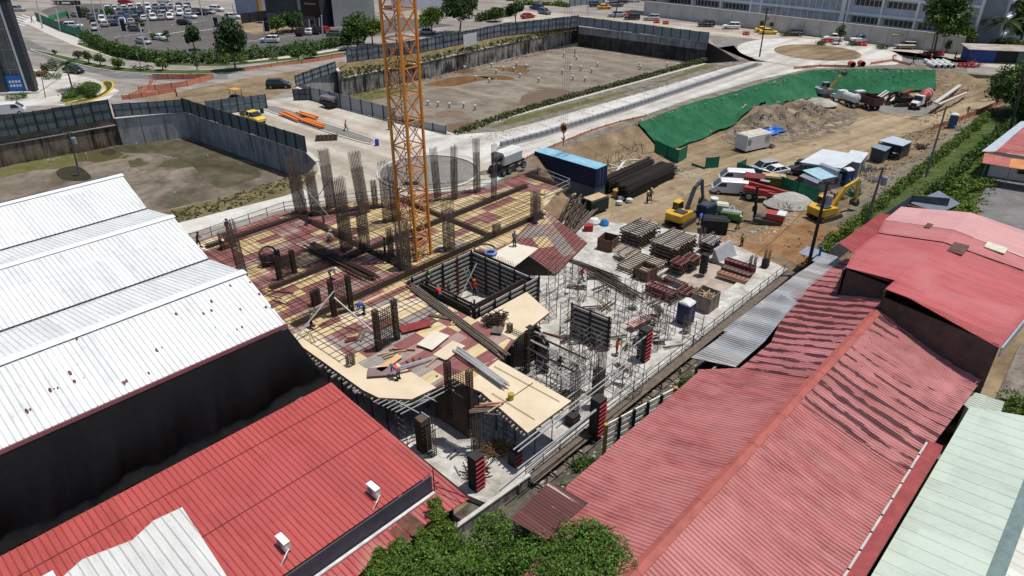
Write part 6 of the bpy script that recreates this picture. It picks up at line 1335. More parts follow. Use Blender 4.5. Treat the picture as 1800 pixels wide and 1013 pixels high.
# generators and boxes
def gen(loc,rz,label,col,L=2.6,w_=1.2,h=1.3,trail=True,top=None,name='generator',cat='generator'):
    t=thing(name,label,cat,loc,rz); z=.35; MB().loft([[(-L/2,-w_/2,z),(-L/2,w_/2,z),(-L/2,w_/2,h-.15),(-L/2+.12,w_/2-.15,h),(-L/2+.12,-w_/2+.15,h),(-L/2,-w_/2,h-.15)],[(L/2,-w_/2,z),(L/2,w_/2,z),(L/2,w_/2,h-.15),(L/2-.12,w_/2-.15,h),(L/2-.12,-w_/2+.15,h),(L/2,-w_/2,h-.15)]]).build('canopy',col,t)
    MB().b2(-L/2+.2,-w_/2+.15,h,L/2-.2,w_/2-.15,h+.05).build('top_cover',top or m_gry,t); mb=MB(); [mb.b2(-L/2+.2+i*.16,-w_/2-.015,h*.45,-L/2+.26+i*.16,-w_/2,h*.8) for i in range(5)]; mb.build('louvres',m_drk,t); MB().b2(-L/2,-w_/2+.1,.2,L/2,w_/2-.1,.36).build('skid',m_drk,t)
    if trail:
        for y in(-w_/2-.05,w_/2+.05): wheel(t,-.1,y,.32,.2)
        MB().bar((L/2,0,.35),(L/2+1.1,0,.35),.1).build('drawbar',m_drk,t)
    return t
gen(GZ(1284,388),R(-25),'green towed generator on the dirt between cream machine and drill rig',M('generator_green',(.10,.22,.05),.5,.2,2)); gen(GZ(1254,408),R(-12),'black tarpaulin covered compressor right of the tall joist stack',M('black_tarpaulin',(.012,.013,.015),.6,.3,2,bst=.6),3.0,1.6,1.9,True,m_drk,'compressor','compressor')
t=gen(GZ(1262,376),R(-20),'cream coloured concrete pump with hoses behind the dark boom',M('cream_machine',(.50,.50,.40),.6,.2,3),2.4,1.2,1.5,True,M('cream_machine_top',(.55,.55,.45),.6,.2,3),'concrete_pump','concrete pump'); mb=MB(); mb.lathe([(.35,1.5),(.55,2.0),(.5,2.1)],(-.7,0,0),10); mb.path([Vector((1.2,0,.8)),Vector((1.7,.2,1.3)),Vector((2.1,-.3,.6)),Vector((1.8,-.9,.2))],.09); mb.build('hopper_and_hose',m_wht,t)
gen(GZ(1356,335),R(-15),'olive generator box with timber on top beside the green mesh',M('olive_box',(.12,.11,.03),.6,.25,2),3.4,1.6,2.2,False,m_wood)
gen(GZ(1240,380),R(40),'dark blue tarp covered machine under the charcoal boom',M('navy_tarp',(.02,.03,.07),.6,.3,2,bst=.5),2.2,1.5,1.7,False,m_dkp)
t=gen(G(1321,262,GZ(1321,262).z),R(30),'large white generator container in front of the green slope',m_wht,5.2,2.4,2.7,False,M('dusty_white_top',(.5,.46,.38),.8,.25),'generator_container','generator'); MB().b2(1.4,-1.23,1.2,2.4,-1.19,2.3).build('fan_panel',m_gry,t); mb=MB(); [mb.b2(2.9+i*.3,-1.6,.15+i*.0-.0,3.1+i*.3,-.6,.75-.18*i) for i in range(3)]; mb.build('steps',m_rim,t)
def box_container(loc,rz,L,w_,h,label,col,top=None,rib=.28,door=True,group=None):
    t=thing('shipping_container',label,'container',loc,rz,group); MB().b2(-L/2+.06,-w_/2+.06,.1,L/2-.06,w_/2-.06,h-.05).build('walls',col,t)
    mb=MB(); k=0
    while k*rib<L-.4:
        for sy in(-1,1): mb.b2(-L/2+.2+k*rib,sy*(w_/2-.04)-.025,.15,-L/2+.2+k*rib+rib*.5,sy*(w_/2-.04)+.025,h-.1)
        k+=1
    mb.build('corrugations',col,t); MB().b2(-L/2,-w_/2,h-.05,L/2,w_/2,h).build('roof',top or col,t)
    fr=MB(); [fr.b2(x-.06,y-.06,0,x+.06,y+.06,h+.004) for x in(-L/2+.03,L/2-.03) for y in(-w_/2+.03,w_/2-.03)]; fr.b2(-L/2,-w_/2,0,L/2,w_/2,.1); fr.build('frame',col,t)
    if door: d=MB(); d.b2(L/2-.05,-w_/2+.12,.15,L/2+.02,-.02,h-.15); d.b2(L/2-.05,.02,.15,L/2+.02,w_/2-.12,h-.15); o=d.build('door',col,t); MB().b2(L/2+.02,-.35,.2,L/2+.06,-.3,h-.2).b2(L/2+.02,.3,.2,L/2+.06,.35,h-.2).build('lock_bar',m_rim,o)
    return t
cA=W(72.6,61.2,4.6); c0=W(72.2,56.6,1.9)
box_container(Vector((c0.x,c0.y,2.0)),TH-PI/2,10.6,2.4,2.65,'blue shipping container, walls painted shade-dark and roof sunlit pale, the upper of the pair',M('shaded_blue_container',(.012,.022,.075),.5,.2,2),M('sunlit_blue_roof',(.20,.42,.58),.6,.15,1,c2=(.28,.50,.62)))  # wall colour darkened for the shaded side, roof colour lightened for the sunlit top
tc=thing('grey_store','slate grey store box under the blue container','container',Vector((c0.x,c0.y,-.1)),TH-PI/2); MB().b2(-3.6,-1.25,0,5.2,1.15,2.08).build('walls',M('slate_box',(.10,.12,.15),.7,.25,1.5),tc); MB().b2(-3.4,-1.29,.2,-2.,-1.25,1.8).build('door',m_drk,tc)
box_container(GZ(1322,338),R(-20),2.6,2.2,2.4,'maroon steel box beside the two white vans',M('maroon_box',(.17,.035,.03),.7,.2,2))
# portable toilets
def toilet(loc,rz,label,col,roofc=None,h=2.25):
    t=thing('portable_toilet',label,'portable toilet',loc,rz,'portable toilets'); MB().b2(-.55,-.55,.1,.55,.55,h-.1).build('cabin',col,t); mb=MB(); [mb.b2(x-.06,y-.06,.08,x+.06,y+.06,h) for x in(-.56,.56) for y in(-.56,.56)]; mb.build('corner_posts',col,t)
    MB().loft([[(-.62,-.62,h-.05),(.62,-.62,h-.05),(.62,.62,h-.05),(-.62,.62,h-.05)],[(-.6,-.5,h+.1),(.6,-.5,h+.1),(.6,.5,h+.1),(-.6,.5,h+.1)],[(-.5,-.2,h+.22),(.5,-.2,h+.22),(.5,.2,h+.22),(-.5,.2,h+.22)]]).build('roof',roofc or m_wht,t)
    MB().b2(-.4,-.6,.15,.4,-.56,h-.25).build('door',col,t); MB().b2(-.65,-.65,0,.65,.65,.1).build('skid',m_gry,t); return t
toilet(G(1203,568,SL),TH,'blue portable toilet with white roof on the slab edge',M('toilet_navy',(.015,.025,.10),.4,.15,2)); toilet(GZ(1672,225),R(60),'blue portable toilet standing alone beside the dirt road on the right',M('toilet_blue',(.04,.10,.20),.4,.15,2)); toilet(GZ(1484,325),R(20),'blue portable toilet behind the small blue roofed cabin',M('toilet_royal',(.02,.07,.18),.4,.15,2)); 
# sheds
m_grs=M('grey_site_cladding',(.24,.27,.32),.6,.12,1.5); m_shr=roof_mat('site_shed_roof',(.56,.60,.62),(.62,.66,.68),.4,R(25),.5,patch=(.58,.62,.64))
def shed(name,label,rpx,z,mat,walls=(),posts=True,wmat=None,th=.08):
    q=[G(a,b,z) for a,b in rpx]; c=sum(q,Vector())/len(q); t=thing(name,label,'shed',Vector((c.x,c.y,zf(c.x,c.y))))
    MB().hexa([p-Vector((0,0,th)) for p in q],q).build('roof',mat,t,world=True); zb=zf(c.x,c.y)
    if posts:
        for p in q: r=p.lerp(c,.06); MB().bar(Vector((r.x,r.y,zb)),Vector((r.x,r.y,z-th)),.09).build('post',m_dk,t,world=True)
    for i,j in walls:
        a=q[i].lerp(c,.12); b=q[j].lerp(c,.12); mb=MB(); mb.bar(Vector((a.x,a.y,(zb+z)/2)),Vector((b.x,b.y,(zb+z)/2)),.08,z-zb-.2); mb.build('wall',wmat or m_grs,t,world=True)
    return t,q
shed('parking_shed','open shed with large pale flat roof over the two black cars',[(1406,285),(1446,262),(1516,273),(1479,296)],3.0,m_shr,[(1,2)])
t=thing('site_office','grey clad site office box at the right end of the pale roofed shed','site office',GZ(1497,305),R(55)); MB().b2(-2.6,-1.1,0,2.6,1.1,2.5).build('walls',m_grs,t); MB().b2(-2.7,-1.2,2.5,2.7,1.2,2.58).build('roof',m_shr,t); MB().b2(-.5,-1.14,0,.4,-1.1,2.0).build('door',m_dkp,t)
t=thing('blue_roofed_cabin','small grey cabin with light blue sheet and gabled canopy roof behind the green mesh','cabin',GZ(1440,330),R(25)); MB().b2(-1.8,-1.4,0,2.2,1.4,2.1).build('walls',M('cabin_grey',(.20,.23,.27),.6,.15),t); MB().hexa([(-2.2,-1.8,2.05),(.9,-1.8,2.05),(.9,1.5,2.3),(-2.2,1.5,2.3)],[(-2.2,-1.8,2.12),(.9,-1.8,2.12),(.9,1.5,2.37),(-2.2,1.5,2.37)]).build('roof',M('light_blue_sheet',(.25,.48,.58),.5,.15,1,c2=(.42,.55,.6)),t); MB().loft([[(.7,-1.6,2.2),(.7,1.7,2.2),(1.2,1.7,2.2),(1.2,-1.6,2.2)],[(.9,-1.6,2.75),(.9,1.7,2.75),(1.4,1.7,2.75),(1.4,-1.6,2.75)],[(1.5,-1.6,2.85),(1.5,1.7,2.85),(2.6,1.7,2.35),(2.6,-1.6,2.35)]]).build('canopy',m_grs,t); MB().hexa([(-2.9,-2.,1.7),(-2.1,-2.,2.),(-2.1,1.2,2.),(-2.9,1.2,1.7)],[(-2.9,-2.,1.76),(-2.1,-2.,2.06),(-2.1,1.2,2.06),(-2.9,1.2,1.76)]).build('side_awning',m_grs,t); MB().b2(1.0,-1.44,.8,1.7,-1.4,1.6).build('window',m_gl,t)
shed('dark_shed','dark grey site shed with light slate roof beside the hillside track, the nearer half',[(1531,258),(1553,249),(1575,254),(1556,266)],2.5,M('slate_sheet',(.22,.26,.32),.6,.12),[(0,1),(0,3),(3,2),(1,2)],False,M('slate_wall',(.05,.06,.075),.6,.2))
shed('dark_shed','dark grey site shed under a flat pale blue sheet roof, the farther half',[(1544,247),(1570,239),(1604,249),(1587,257)],3.0,M('pale_slate_sheet',(.38,.44,.50),.6,.08),[(2,3),(1,2)],True,M('slate_wall',(.05,.06,.075),.6,.2))
# coil drums leaning on the dark shed
for i,(x,y,r) in enumerate([(1570,272,.9),(1546,268,.6),(1560,278,.55)]): torus(GZ(x,y)+Vector((0,0,r)),r,.08,m_rim,'wire_coil',f'grey wire coil leaning on the dark shed, the {["largest","leftmost","lowest"][i]} one','wire coil',tilt=.4,rx=1.2,group='wire coils by the dark shed')
# mesh fences
def mesh_fence(px,label,h=1.9,z=None,mat=None,sp=2.6,group='green mesh fences',name='mesh_fence',zb=None):
    P=[GZ(a,b) if zb is None else G(a,b,zb) for a,b in px]; t=thing(name,label,'mesh fence',P[0],0,group); mb=MB(); up=Vector((0,0,1))
    for a,b in zip(P[:-1],P[1:]):
        n=max(1,int((b-a).length/.8)); 
        for i in range(n):
            p=a.lerp(b,i/n); q=a.lerp(b,(i+1)/n); k=rs.uniform(-.04,.04); mb.hexa([p,q,q+Vector((.02,.02,0)),p+Vector((.02,.02,0))],[p+up*h,q+up*(h+k),q+up*(h+k)+Vector((.02,.02,0)),p+up*h+Vector((.02,.02,0))])
    mb.build('netting',mat or m_net,t,world=True); mb=MB()
    for a,b in zip(P[:-1],P[1:]):
        n=max(1,int((b-a).length/sp))
        for i in range(n+1): p=a.lerp(b,i/n); mb.bar(p,p+up*(h+.15),.06)
    mb.build('posts',m_dk,t,world=True); return t
m_net=M('green_mesh',(.012,.15,.085),.7,.25,1.2); m_ora=M('orange_mesh',(.72,.20,.10),.7,.2,2,c2=(.70,.34,.24))
mesh_fence([(1293,308),(1348,325),(1400,345),(1436,357)],'long green mesh fence between cars and machines'); mesh_fence([(1150,268),(1172,279),(1191,287),(1206,278)],'green mesh screen at the left foot of the green slope',2.); mesh_fence([(1239,297),(1262,295)],'two leaf green mesh gate panel standing on the dirt track',1.7); mesh_fence([(1216,291),(1238,298)],'fallen green mesh panel left of the standing gate panel',.35); mesh_fence([(1293,308),(1309,300)],'short green mesh return beside the white vans',1.8)
m_tarp=m_net
# orange mesh barriers
def orange(px,label,h=1.,z=4.): mesh_fence(px,label,h,mat=m_ora,group='orange mesh barriers',name='orange_barrier',zb=z)
orange([(905,292),(948,268),(1000,247),(1040,231),(1090,216),(1135,206)],'orange mesh barrier sagging along the road edge behind the blue container',.35)
orange([(1395,122),(1440,118),(1495,119)],'orange mesh barrier on the rim above the green slope',.5); orange([(1530,114),(1570,108),(1600,116)],'orange mesh barrier right of the two red pipe ends',.5)
orange([(230,175),(262,160),(270,140),(375,139)],'orange mesh barrier round the triangle of the street works, left part',1.); orange([(375,139),(330,152),(245,163)],'orange mesh barrier round the triangle of the street works, right part',1.); orange([(216,176),(250,172),(310,162),(312,170)],'orange mesh barrier just behind the tall pit fence',.8)
orange([(430,126),(500,116),(560,108),(606,100)],'orange mesh barrier along the street left of the crane',.7)
mesh_fence([(1640,228),(1690,212),(1750,186),(1790,170)],'orange mesh barrier beside the dirt road on the right',.8,mat=m_ora,group='orange mesh barriers',name='orange_barrier'); mesh_fence([(1650,180),(1672,176),(1700,163)],'orange mesh barrier at the top of the right embankment',.8,mat=m_ora,group='orange mesh barriers',name='orange_barrier')
mesh_fence([(65,36),(110,56),(152,70)],'dark green mesh fence at the corner of the car park',2.2,zb=4.); mesh_fence([(88,38),(120,28),(122,33)],'light green hoarding at the car park corner',1.4,zb=4.,mat=M('light_green_mesh',(.06,.3,.13),.6,.2))
# green geotextile on the slope
SG=XY([(1120,217),(1200,189),(1300,161),(1380,136),(1430,125),(1500,122),(1560,121),(1645,124)],4.)
def slope_bottom(p,d=6.0):
    # move down the slope away from the plateau
    x,y=p; best=None
    for k in range(72):
        a=2*PI*k/72; q=(x+d*cos(a),y+d*sin(a)); 
        if not inside(np.array([q[0]]),np.array([q[1]]),LOW)[0]: continue
        dd=pdist(np.array([q[0]]),np.array([q[1]]),TOP)[0]
        if best is None or dd>best[0]: best=(dd,q)
    return best[1]
SB=[slope_bottom(p,5.9) for p in SG]; SB[0]=tuple(GZ(1166,272)[:2])
m_gt=ground_mat('green_geotextile',[(.3,(.018,.09,.042)),(.55,(.028,.14,.068)),(.8,(.06,.165,.09))],.25,fs=.5,bst=.3,fine=(.8,1.),stretch=(1,.15,1),rz=R(70)); 
tg=region('geotextile',SG+SB[::-1],lambda x,y:zg(x,y)+.48+.09*vn(x*1.3-y*.9,y*.15,2.2),m_gt,step=.7,smooth=True,kind=None,label='green geotextile sheet covering the long embankment below the road',cat='geotextile')
# black rebar pile and heaps
def barpile(s0,s1,v0,v1,z0,h,label,n=220):
    mb=MB(); 
    for i in range(n):
        v=rs.uniform(v0,v1); z=z0+rs.random()**.6*h*(1-.25*abs((v-(v0+v1)/2)/((v1-v0)/2))**3); mb.bar(W(s0+rs.uniform(0,.5),v,z),W(s1-rs.uniform(0,.9),v+rs.uniform(-.1,.1),z),.07)
    mb.hexa([W(s0+.4,v0+.15,z0),W(s1-.9,v0+.15,z0),W(s1-.9,v1-.15,z0),W(s0+.4,v1-.15,z0)],[W(s0+.4,v0+.15,z0+h*.8),W(s1-.9,v0+.15,z0+h*.8),W(s1-.9,v1-.15,z0+h*.8),W(s0+.4,v1-.15,z0+h*.8)])
    return mb.build('rebar_stack',M('black_rebar',(.035,.028,.023),.8,.4,5) if 'black_rebar' not in bpy.data.materials else bpy.data.materials['black_rebar'],label=label,cat='rebar stack',group='long rebar stacks')
barpile(74.5,86,51.6,53.2,0,2.3,'long dark rebar stack nearest the blue container'); barpile(75,87,50.,51.4,0,1.9,'long dark rebar stack in the middle of the three'); barpile(73.8,86.5,48.2,49.8,0,2.2,'long dark rebar stack nearest the dirt track')
for i,(z_,vv) in enumerate(((2.8,60.4),(2.2,59.4),(1.6,58.3),(1.,57.2))): barpile(75,93,vv-.45,vv+.45,z_-.9,.8,['top','second','third','lowest'][i]+' rebar row racked on the bank behind the blue container',60)
mb=MB()
for i in range(130):
    p=W(rs.uniform(76,90),rs.uniform(53.5,58)); d=Vector((rs.uniform(-1,1),rs.uniform(-1,1),rs.uniform(-.1,.5))).normalized()*rs.uniform(.6,2.2); z=zf(p.x,p.y); mb.bar(Vector((p.x,p.y,z+.1)),Vector((p.x,p.y,z+.3))+d,.05)
mb.build('scrap_heap',M('rusty_scrap',(.11,.055,.04),.9,.4,3),label='tangled heap of rusty bent rebar scrap between container and green slope',cat='scrap heap',kind='stuff')
for i,(a,b,c,d) in enumerate([(1060,300,1120,293),(1080,310,1098,285),(1070,292,1100,300),(1090,286,1125,284)]): bundle(a,b,c,d,1.2,2,.2,['white board','pale plank','bleached board','thin white batten'][i]+' lying across the rusty scrap heap',M('white_board',(.6,.58,.53),.7,.1,2) if i==0 else bpy.data.materials['white_board'],.14,.1,'plank',cat='plank')
# bank of dark excavated soil and slabs next to the deck road
tag(MB().hexa([W(60.5,62.5,3.95),W(68.,61.5,3.9),W(68.8,58.9,3.0),W(61.,59.4,3.0)],[W(60.5,62.5,4.25),W(68.,61.5,4.2),W(68.8,58.9,3.5),W(61.,59.4,3.5)]).build('plywood_stack',M('brown_sheet_pile',(.17,.13,.10),.8,.25,1.5)),'tilted stack of brown sheets between the white mixer and the deck corner','sheet stack')
# water tank like black bin and sacks right of the deck
t=gen(G(1045,372,.1),R(40),'dark green machine with timber on its roof right of the slate box',M('machine_dark_green',(.015,.03,.022),.6,.3,2),3.2,1.8,2.0,False,m_wood,'mixer_station','machine')
tag(MB().lathe([(.5,0),(.52,.9),(.2,1.1)],n=10).build('water_tank',M('ochre_tank',(.45,.28,.08),.6,.15)),'ochre plastic tank beside the white sacks','tank').location=G(1083,345,.2)
for i,(x,y) in enumerate([(1092,352),(1100,345),(1106,356),(1088,360)]): MB().lathe([(.3,0),(.5,.2),(.45,.5),(.1,.65)],n=8,sq=.8).build('sack',M('white_sack',(.6,.6,.58),.8,.15),label='white sack in the heap beside the ochre tank, '+['left','top','right','lowest'][i]+' one',cat='sack',group='white sacks by the ochre tank').location=G(x,y,.1)
MB().lathe([(.3,0),(.3,.9)],n=12).build('barrel',M('blue_barrel',(.03,.06,.35),.4,.1),label='blue barrel standing on the pale road left of the crane mast',cat='barrel').location=G(663,256,4.02)
MB().lathe([(.3,0),(.32,.8)],n=12).build('barrel',m_dk,label='dark barrel at the end of the site fence above the yellow pickup',cat='barrel').location=G(461,199,4.02)
MB().lathe([(.45,0),(.6,.4),(.3,.9),(.05,1.)],n=10).build('blue_bundle',M('bright_blue_plastic',(.02,.16,.42),.5,.2,3),label='bright blue plastic bundle behind the steel bins',cat='plastic bundle').location=G(1062,398,.4)
MB().lathe([(.6,0),(.8,.4),(.5,.8),(.1,.9)],n=10).build('white_bundle',M('white_plastic',(.62,.62,.6),.6,.15,3),label='white plastic bundle left of the bright blue bundle',cat='plastic bundle').location=G(1044,395,.4)
MB().b2(-.5,-.4,0,.5,.4,.9).b2(-.55,-.45,.9,.55,.45,.95).build('red_crate',M('red_crate_paint',(.35,.03,.03),.6,.15),label='small red crate below the white plastic bundle',cat='crate').location=G(1034,408,.4)
mb=MB(); rr=random.Random(9); m=14
for i in range(m+1):
    for j in range(m+1): mb.v.append(((i/m-.5)*7.5+rr.uniform(-.2,.2),(j/m-.5)*3.+rr.uniform(-.2,.2),.25+rr.random()*.55*(1 if 0<i<m and 0<j<m else 0)))
for i in range(m):
    for j in range(m): k=i*(m+1)+j; mb.f.append((k,k+m+1,k+m+2,k+1))
o=mb.build('blue_tarpaulin',M('royal_blue_tarp',(.02,.14,.50),.45,.25,2),label='crumpled royal blue tarpaulin behind the white generator container',cat='tarpaulin'); o.location=GZ(1345,236)+Vector((0,0,.35)); o.rotation_euler=(0,0,R(35))
# stacks of aluminium joists
def joist_stack(s,v,L,w_,layers,z,label,rot=0.,top=m_alu,n=11,gap=.24):
    t=thing('joist_stack',label,'joist stack',W(s,v,z),TH+rot,'joist stacks on the slab')
    t.rotation_euler=(0,0,TH+PI/2+rot)
    if layers>2: MB().b2(-L*.4,-w_*.42,.05,L*.4,w_*.42,.2+(layers-1)*(gap+.16)-.1).build('shade_core',m_drk,t)  # near-black box added inside, so the gaps between joists read as shade
    for l in range(layers):
        mb=MB(); zz=.2+l*(gap+.16)
        for i in range(n): y=-w_/2+w_*i/(n-1); mb.bar((-L/2+rs.uniform(-.1,.1),y,zz),(L/2+rs.uniform(-.1,.1),y,zz),.1,.16)
        mb.build('joist_layer',top if l==layers-1 else m_form,t); mb=MB()  # lower layers coloured darker than the top, for the dark inside of the stack
        for x in(-L/3,L/3) if l<layers-1 else (-L*.42,0,L*.42): mb.bar((x,-w_/2-.2,zz+.14),(x,w_/2+.2,zz+.14),.14,.12)
        mb.build('cross_bearer',m_woodd,t)
m_js=M('dusty_joist',(.60,.53,.43),.7,.25,2)
joist_stack(64.0,39.6,3.0,3.9,5,SL,'tall joist stack at the far edge of the slab behind the pair in white',top=m_js,n=9); joist_stack(63.2,34.7,3.3,4.2,6,SL,'tallest joist stack on the slab right of the pair in white',top=m_js,n=11); joist_stack(58.6,35.6,3.8,4.0,2,SL,'wide low joist stack in the middle of the slab',top=m_js,n=11); joist_stack(61.0,39.4,2.6,2.6,1,SL,'small single layer joist rack beside the left steel bin',top=m_js,n=9)
joist_stack(67.3,32.4,1.6,2.0,4,SL,'white block pallet stack right of the tallest joist stack',top=M('white_block',(.62,.62,.60),.8,.1),n=6)
def bin_(px,py,L,w_,h,label,col,rot=0.,fill=None,z=SL,group='open steel bins'):
    t=thing('steel_bin',label,'bin',G(px,py,z),TH+rot,group); mb=MB()
    for a,b in(((-L/2,-w_/2),(L/2,-w_/2)),((L/2,-w_/2),(L/2,w_/2)),((L/2,w_/2),(-L/2,w_/2)),((-L/2,w_/2),(-L/2,-w_/2))): mb.bar((*a,h/2),(*b,h/2),.06,h)
    mb.b2(-L/2,-w_/2,.02,L/2,w_/2,.08); mb.build('sides',col,t); mb=MB()
    for sx in(-1,1):
        for k in(-1,0,1): mb.b2(sx*(L/2+.035)-.03,k*w_*.4-.05,0,sx*(L/2+.035)+.03,k*w_*.4+.05,h)
    for sy in(-1,1):
        for k in(-1,0,1): mb.b2(k*L*.4-.05,sy*(w_/2+.035)-.03,0,k*L*.4+.05,sy*(w_/2+.035)+.03,h)
    mb.build('stiffeners',col,t)
    if fill:
        mb=MB()
        for i in range(40): mb.bar((rs.uniform(-L/2,L/2)*.85,rs.uniform(-w_/2,w_/2)*.85,h*rs.uniform(.5,.9)),(rs.uniform(-L/2,L/2)*.85,rs.uniform(-w_/2,w_/2)*.85,h*rs.uniform(.7,1.05)),.06)
        mb.build('scrap_inside',fill,t,kind=None)
m_bb=M('brown_bin_steel',(.13,.07,.05),.8,.35,2); m_bw=M('timber_crate_grey',(.27,.22,.18),.9,.3,2)
bin_(1068,436,1.9,1.7,1.4,'rusty brown open bin with pale inner side at the left of the slab stores',m_bb,R(10)); bin_(1133,487,1.9,1.7,1.2,'dark brown open bin in front of the wide joist stack',m_bb); bin_(1238,540,2.0,1.9,1.7,'grey timber crate full of scrap beside the slab recess',m_bw,0,m_wood)
for i,(x,y) in enumerate([(1193,475),(1213,468)]): joist_stack(*sv(*G(x,y,SL)[:2]),1.5,1.5,3,SL,['left','right'][i]+' red steel rack of the pair beside the tallest joist stack',top=m_formr,n=6)
joist_stack(*sv(*G(1205,520,SL)[:2]),1.4,1.8,2,SL,'low red steel rack behind the blue toilet',top=m_formr,n=6)
def longbox(px0,py0,px1,py1,w_,h,label,col,z=SL,group='long steel beam forms'):
    a=G(px0,py0,z); b=G(px1,py1,z); t=thing('beam_form',label,'beam form',a,0,group); up=Vector((0,0,1)); n=(b-a).normalized().cross(up)
    MB().bar(a+up*.06,b+up*.06,w_,.1).build('bottom',col,t,world=True)
    for sg in(-1,1): MB().bar(a+n*sg*w_/2+up*h/2,b+n*sg*w_/2+up*h/2,.06,h).build('side',col,t,world=True)
    mb=MB(); [mb.bar(a.lerp(b,k/7)-n*w_/2*1.1+up*h,a.lerp(b,k/7)+n*w_/2*1.1+up*h,.08) for k in range(8)]; mb.build('spacers',col,t,world=True); mb=MB(); mb.bar(a+up*(h*.82),b+up*(h*.82),w_*.9,.06); mb.build('lid',M('purple_grey_lid',(.13,.09,.10),.7,.2,2) if 'purple_grey_lid' not in bpy.data.materials else bpy.data.materials['purple_grey_lid'],t,world=True)
longbox(1138,512,1184,530,1.0,1.0,'long maroon beam form in front of the recess, nearest the camera',m_formr); longbox(1170,495,1205,510,.7,.6,'dark beam form behind the maroon one',m_bb)
longbox(1275,466,1325,482,.8,.8,'dark maroon beam form at the far right corner of the slab, the farthest',m_formr); longbox(1270,474,1318,490,.8,.5,'brown beam form in the middle of the three at the slab corner',m_bb); longbox(1262,482,1312,498,.6,.4,'orange planked beam form nearest the slab recess',M('orange_ply',(.50,.25,.13),.7,.15,2))
tag(MB().hexa([W(65.8,31.2,SL),W(68.6,30.6,SL),W(68.5,29.6,SL),W(65.6,30.2,SL)],[W(65.8,31.2,SL+1.2),W(68.6,30.8,SL+1.5),W(68.5,30.5,SL+1.5),W(65.6,30.9,SL+1.2)]).build('grey_box_form',M('grey_zinc',(.33,.34,.35),.5,.12)),'grey sloping metal form at the far edge of the slab','form')
# red slatted board and boards on the slab
t=thing('slatted_board','orange red board with white slats leaning over the slab','board',G(1125,565,SL+.6)); a=G(1107,573,SL+.6); b=G(1142,555,SL+.6); mb=MB(); mb.bar(a,b,.9,.05); mb.build('board',M('orange_red_board',(.42,.12,.07),.6,.1),t,world=True); mb=MB()
for k in range(9): p=a.lerp(b,(k+.5)/9)+Vector((0,0,.05)); n=(b-a).normalized().cross(Vector((0,0,1))); mb.bar(p-n*.45,p+n*.45,.12,.05)
mb.build('slats',m_kerb,t,world=True)
for i in range(16):
    for _k in range(2): bundle(*(lambda a,b:(a,b,a+rs.uniform(-40,40),b+rs.uniform(-18,18)))(rs.uniform(990,1190),rs.uniform(490,690)),SL,rs.randint(3,8),.7,'thin scrap lengths lying loose on the slab among the scaffold towers',rs.choice([m_bar,m_bars,m_woodd,m_dk]),.06,.25,'scrap_lengths',group='thin scrap on the slab',cat='scrap')
    x,y=rs.choice([(1060,660),(1090,640),(1100,675),(1045,600),(1170,600),(1150,580),(1010,560),(985,600),(1080,540),(1065,500),(1120,600),(1190,600),(1200,600),(820,830),(800,800),(860,830)]); bundle(x+rs.uniform(-14,14),y+rs.uniform(-8,8),x+rs.uniform(-36,36),y+rs.uniform(-16,16),SL,rs.randint(2,6),.5,f'loose {["timber","board","steel"][i%3]} scraps on the slab, {["first","second","third","fourth","fifth","sixth","seventh","eighth","ninth","tenth","eleventh","twelfth","thirteenth","fourteenth","fifteenth","sixteenth"][i]} of the scattered lots',rs.choice([m_wood,m_woodd,m_formr,m_steel]),.08,.1,'loose_boards',group='scattered boards on the slab',cat='boards')
for i in range(26):
    x,y=rs.choice([(680,640),(720,650),(650,590),(700,620),(560,600),(740,640),(760,600),(690,560),(790,570),(620,600),(860,570),(600,470),(480,520),(850,720)]); bundle(x+rs.uniform(-16,16),y+rs.uniform(-8,8),x+rs.uniform(-40,40),y+rs.uniform(-16,16),DK,rs.randint(1,4),.4,'loose plank on the plywood deck among other planks',rs.choice([m_wood,m_wood,m_woodd,m_formr]),.09,.05,'loose_plank',group='loose planks on the deck',cat='plank')
# sheets of ply lying skew on the deck
for i,(x,y,a,L_,w_,mt_,lb) in enumerate([(762,600,12,2.4,1.5,m_ply2,'pale white sheet lying on red sheets in the middle of the near deck'),(790,618,8,2.4,1.3,m_ply,'clean plywood sheet below the pale white one'),(685,640,10,2.4,.6,M('orange_sheet',(.62,.36,.20),.7,.1),'narrow orange sheet beside the blue clad worker'),(672,655,-40,2.2,1.1,M('mauve_sheet',(.22,.15,.15),.7,.15),'mauve sheet propped beside the blue clad worker'),(730,575,-20,2.6,1.1,m_formr,'dark red loose sheet on timber near the core edge'),(875,580,30,1.4,.9,m_woodd,'brown timber frame on the right plywood bay')]):
    o=MB().b2(-L_/2,-w_/2,0,L_/2,w_/2,.05).b2(-L_/2+.1,-w_/2+.1,-.08,-L_/2+.2,w_/2-.1,0).b2(L_/2-.2,-w_/2+.1,-.08,L_/2-.1,w_/2-.1,0).build('loose_sheet',mt_,label=lb,cat='plywood sheet'); o.location=G(x,y,DK+.12); o.rotation_euler=(0,0,TH+R(a))
for i,(x,y,r) in enumerate([(862,570,.45),(878,563,.35),(872,572,.35)]): 
    o=MB(); 
    for k in range(50): o.bar((rs.uniform(-.8,.8),rs.uniform(-.6,.6),rs.uniform(0,.6)),(rs.uniform(-.8,.8),rs.uniform(-.6,.6),rs.uniform(.1,1.)),.05)
    o=o.build('stirrup_heap',m_bar,label='heap of rusty stirrups on the right plywood bay, '+['left','upper','lower'][i]+' one',cat='stirrups',group='stirrup heaps'); o.location=G(x,y,DK+.02)
MB().lathe([(.2,0),(.24,.5)],n=10).build('bucket',M('olive_bucket',(.35,.30,.03),.5,.1),label='olive yellow bucket on the clean plywood deck',cat='bucket').location=G(898,702,DK+.02)
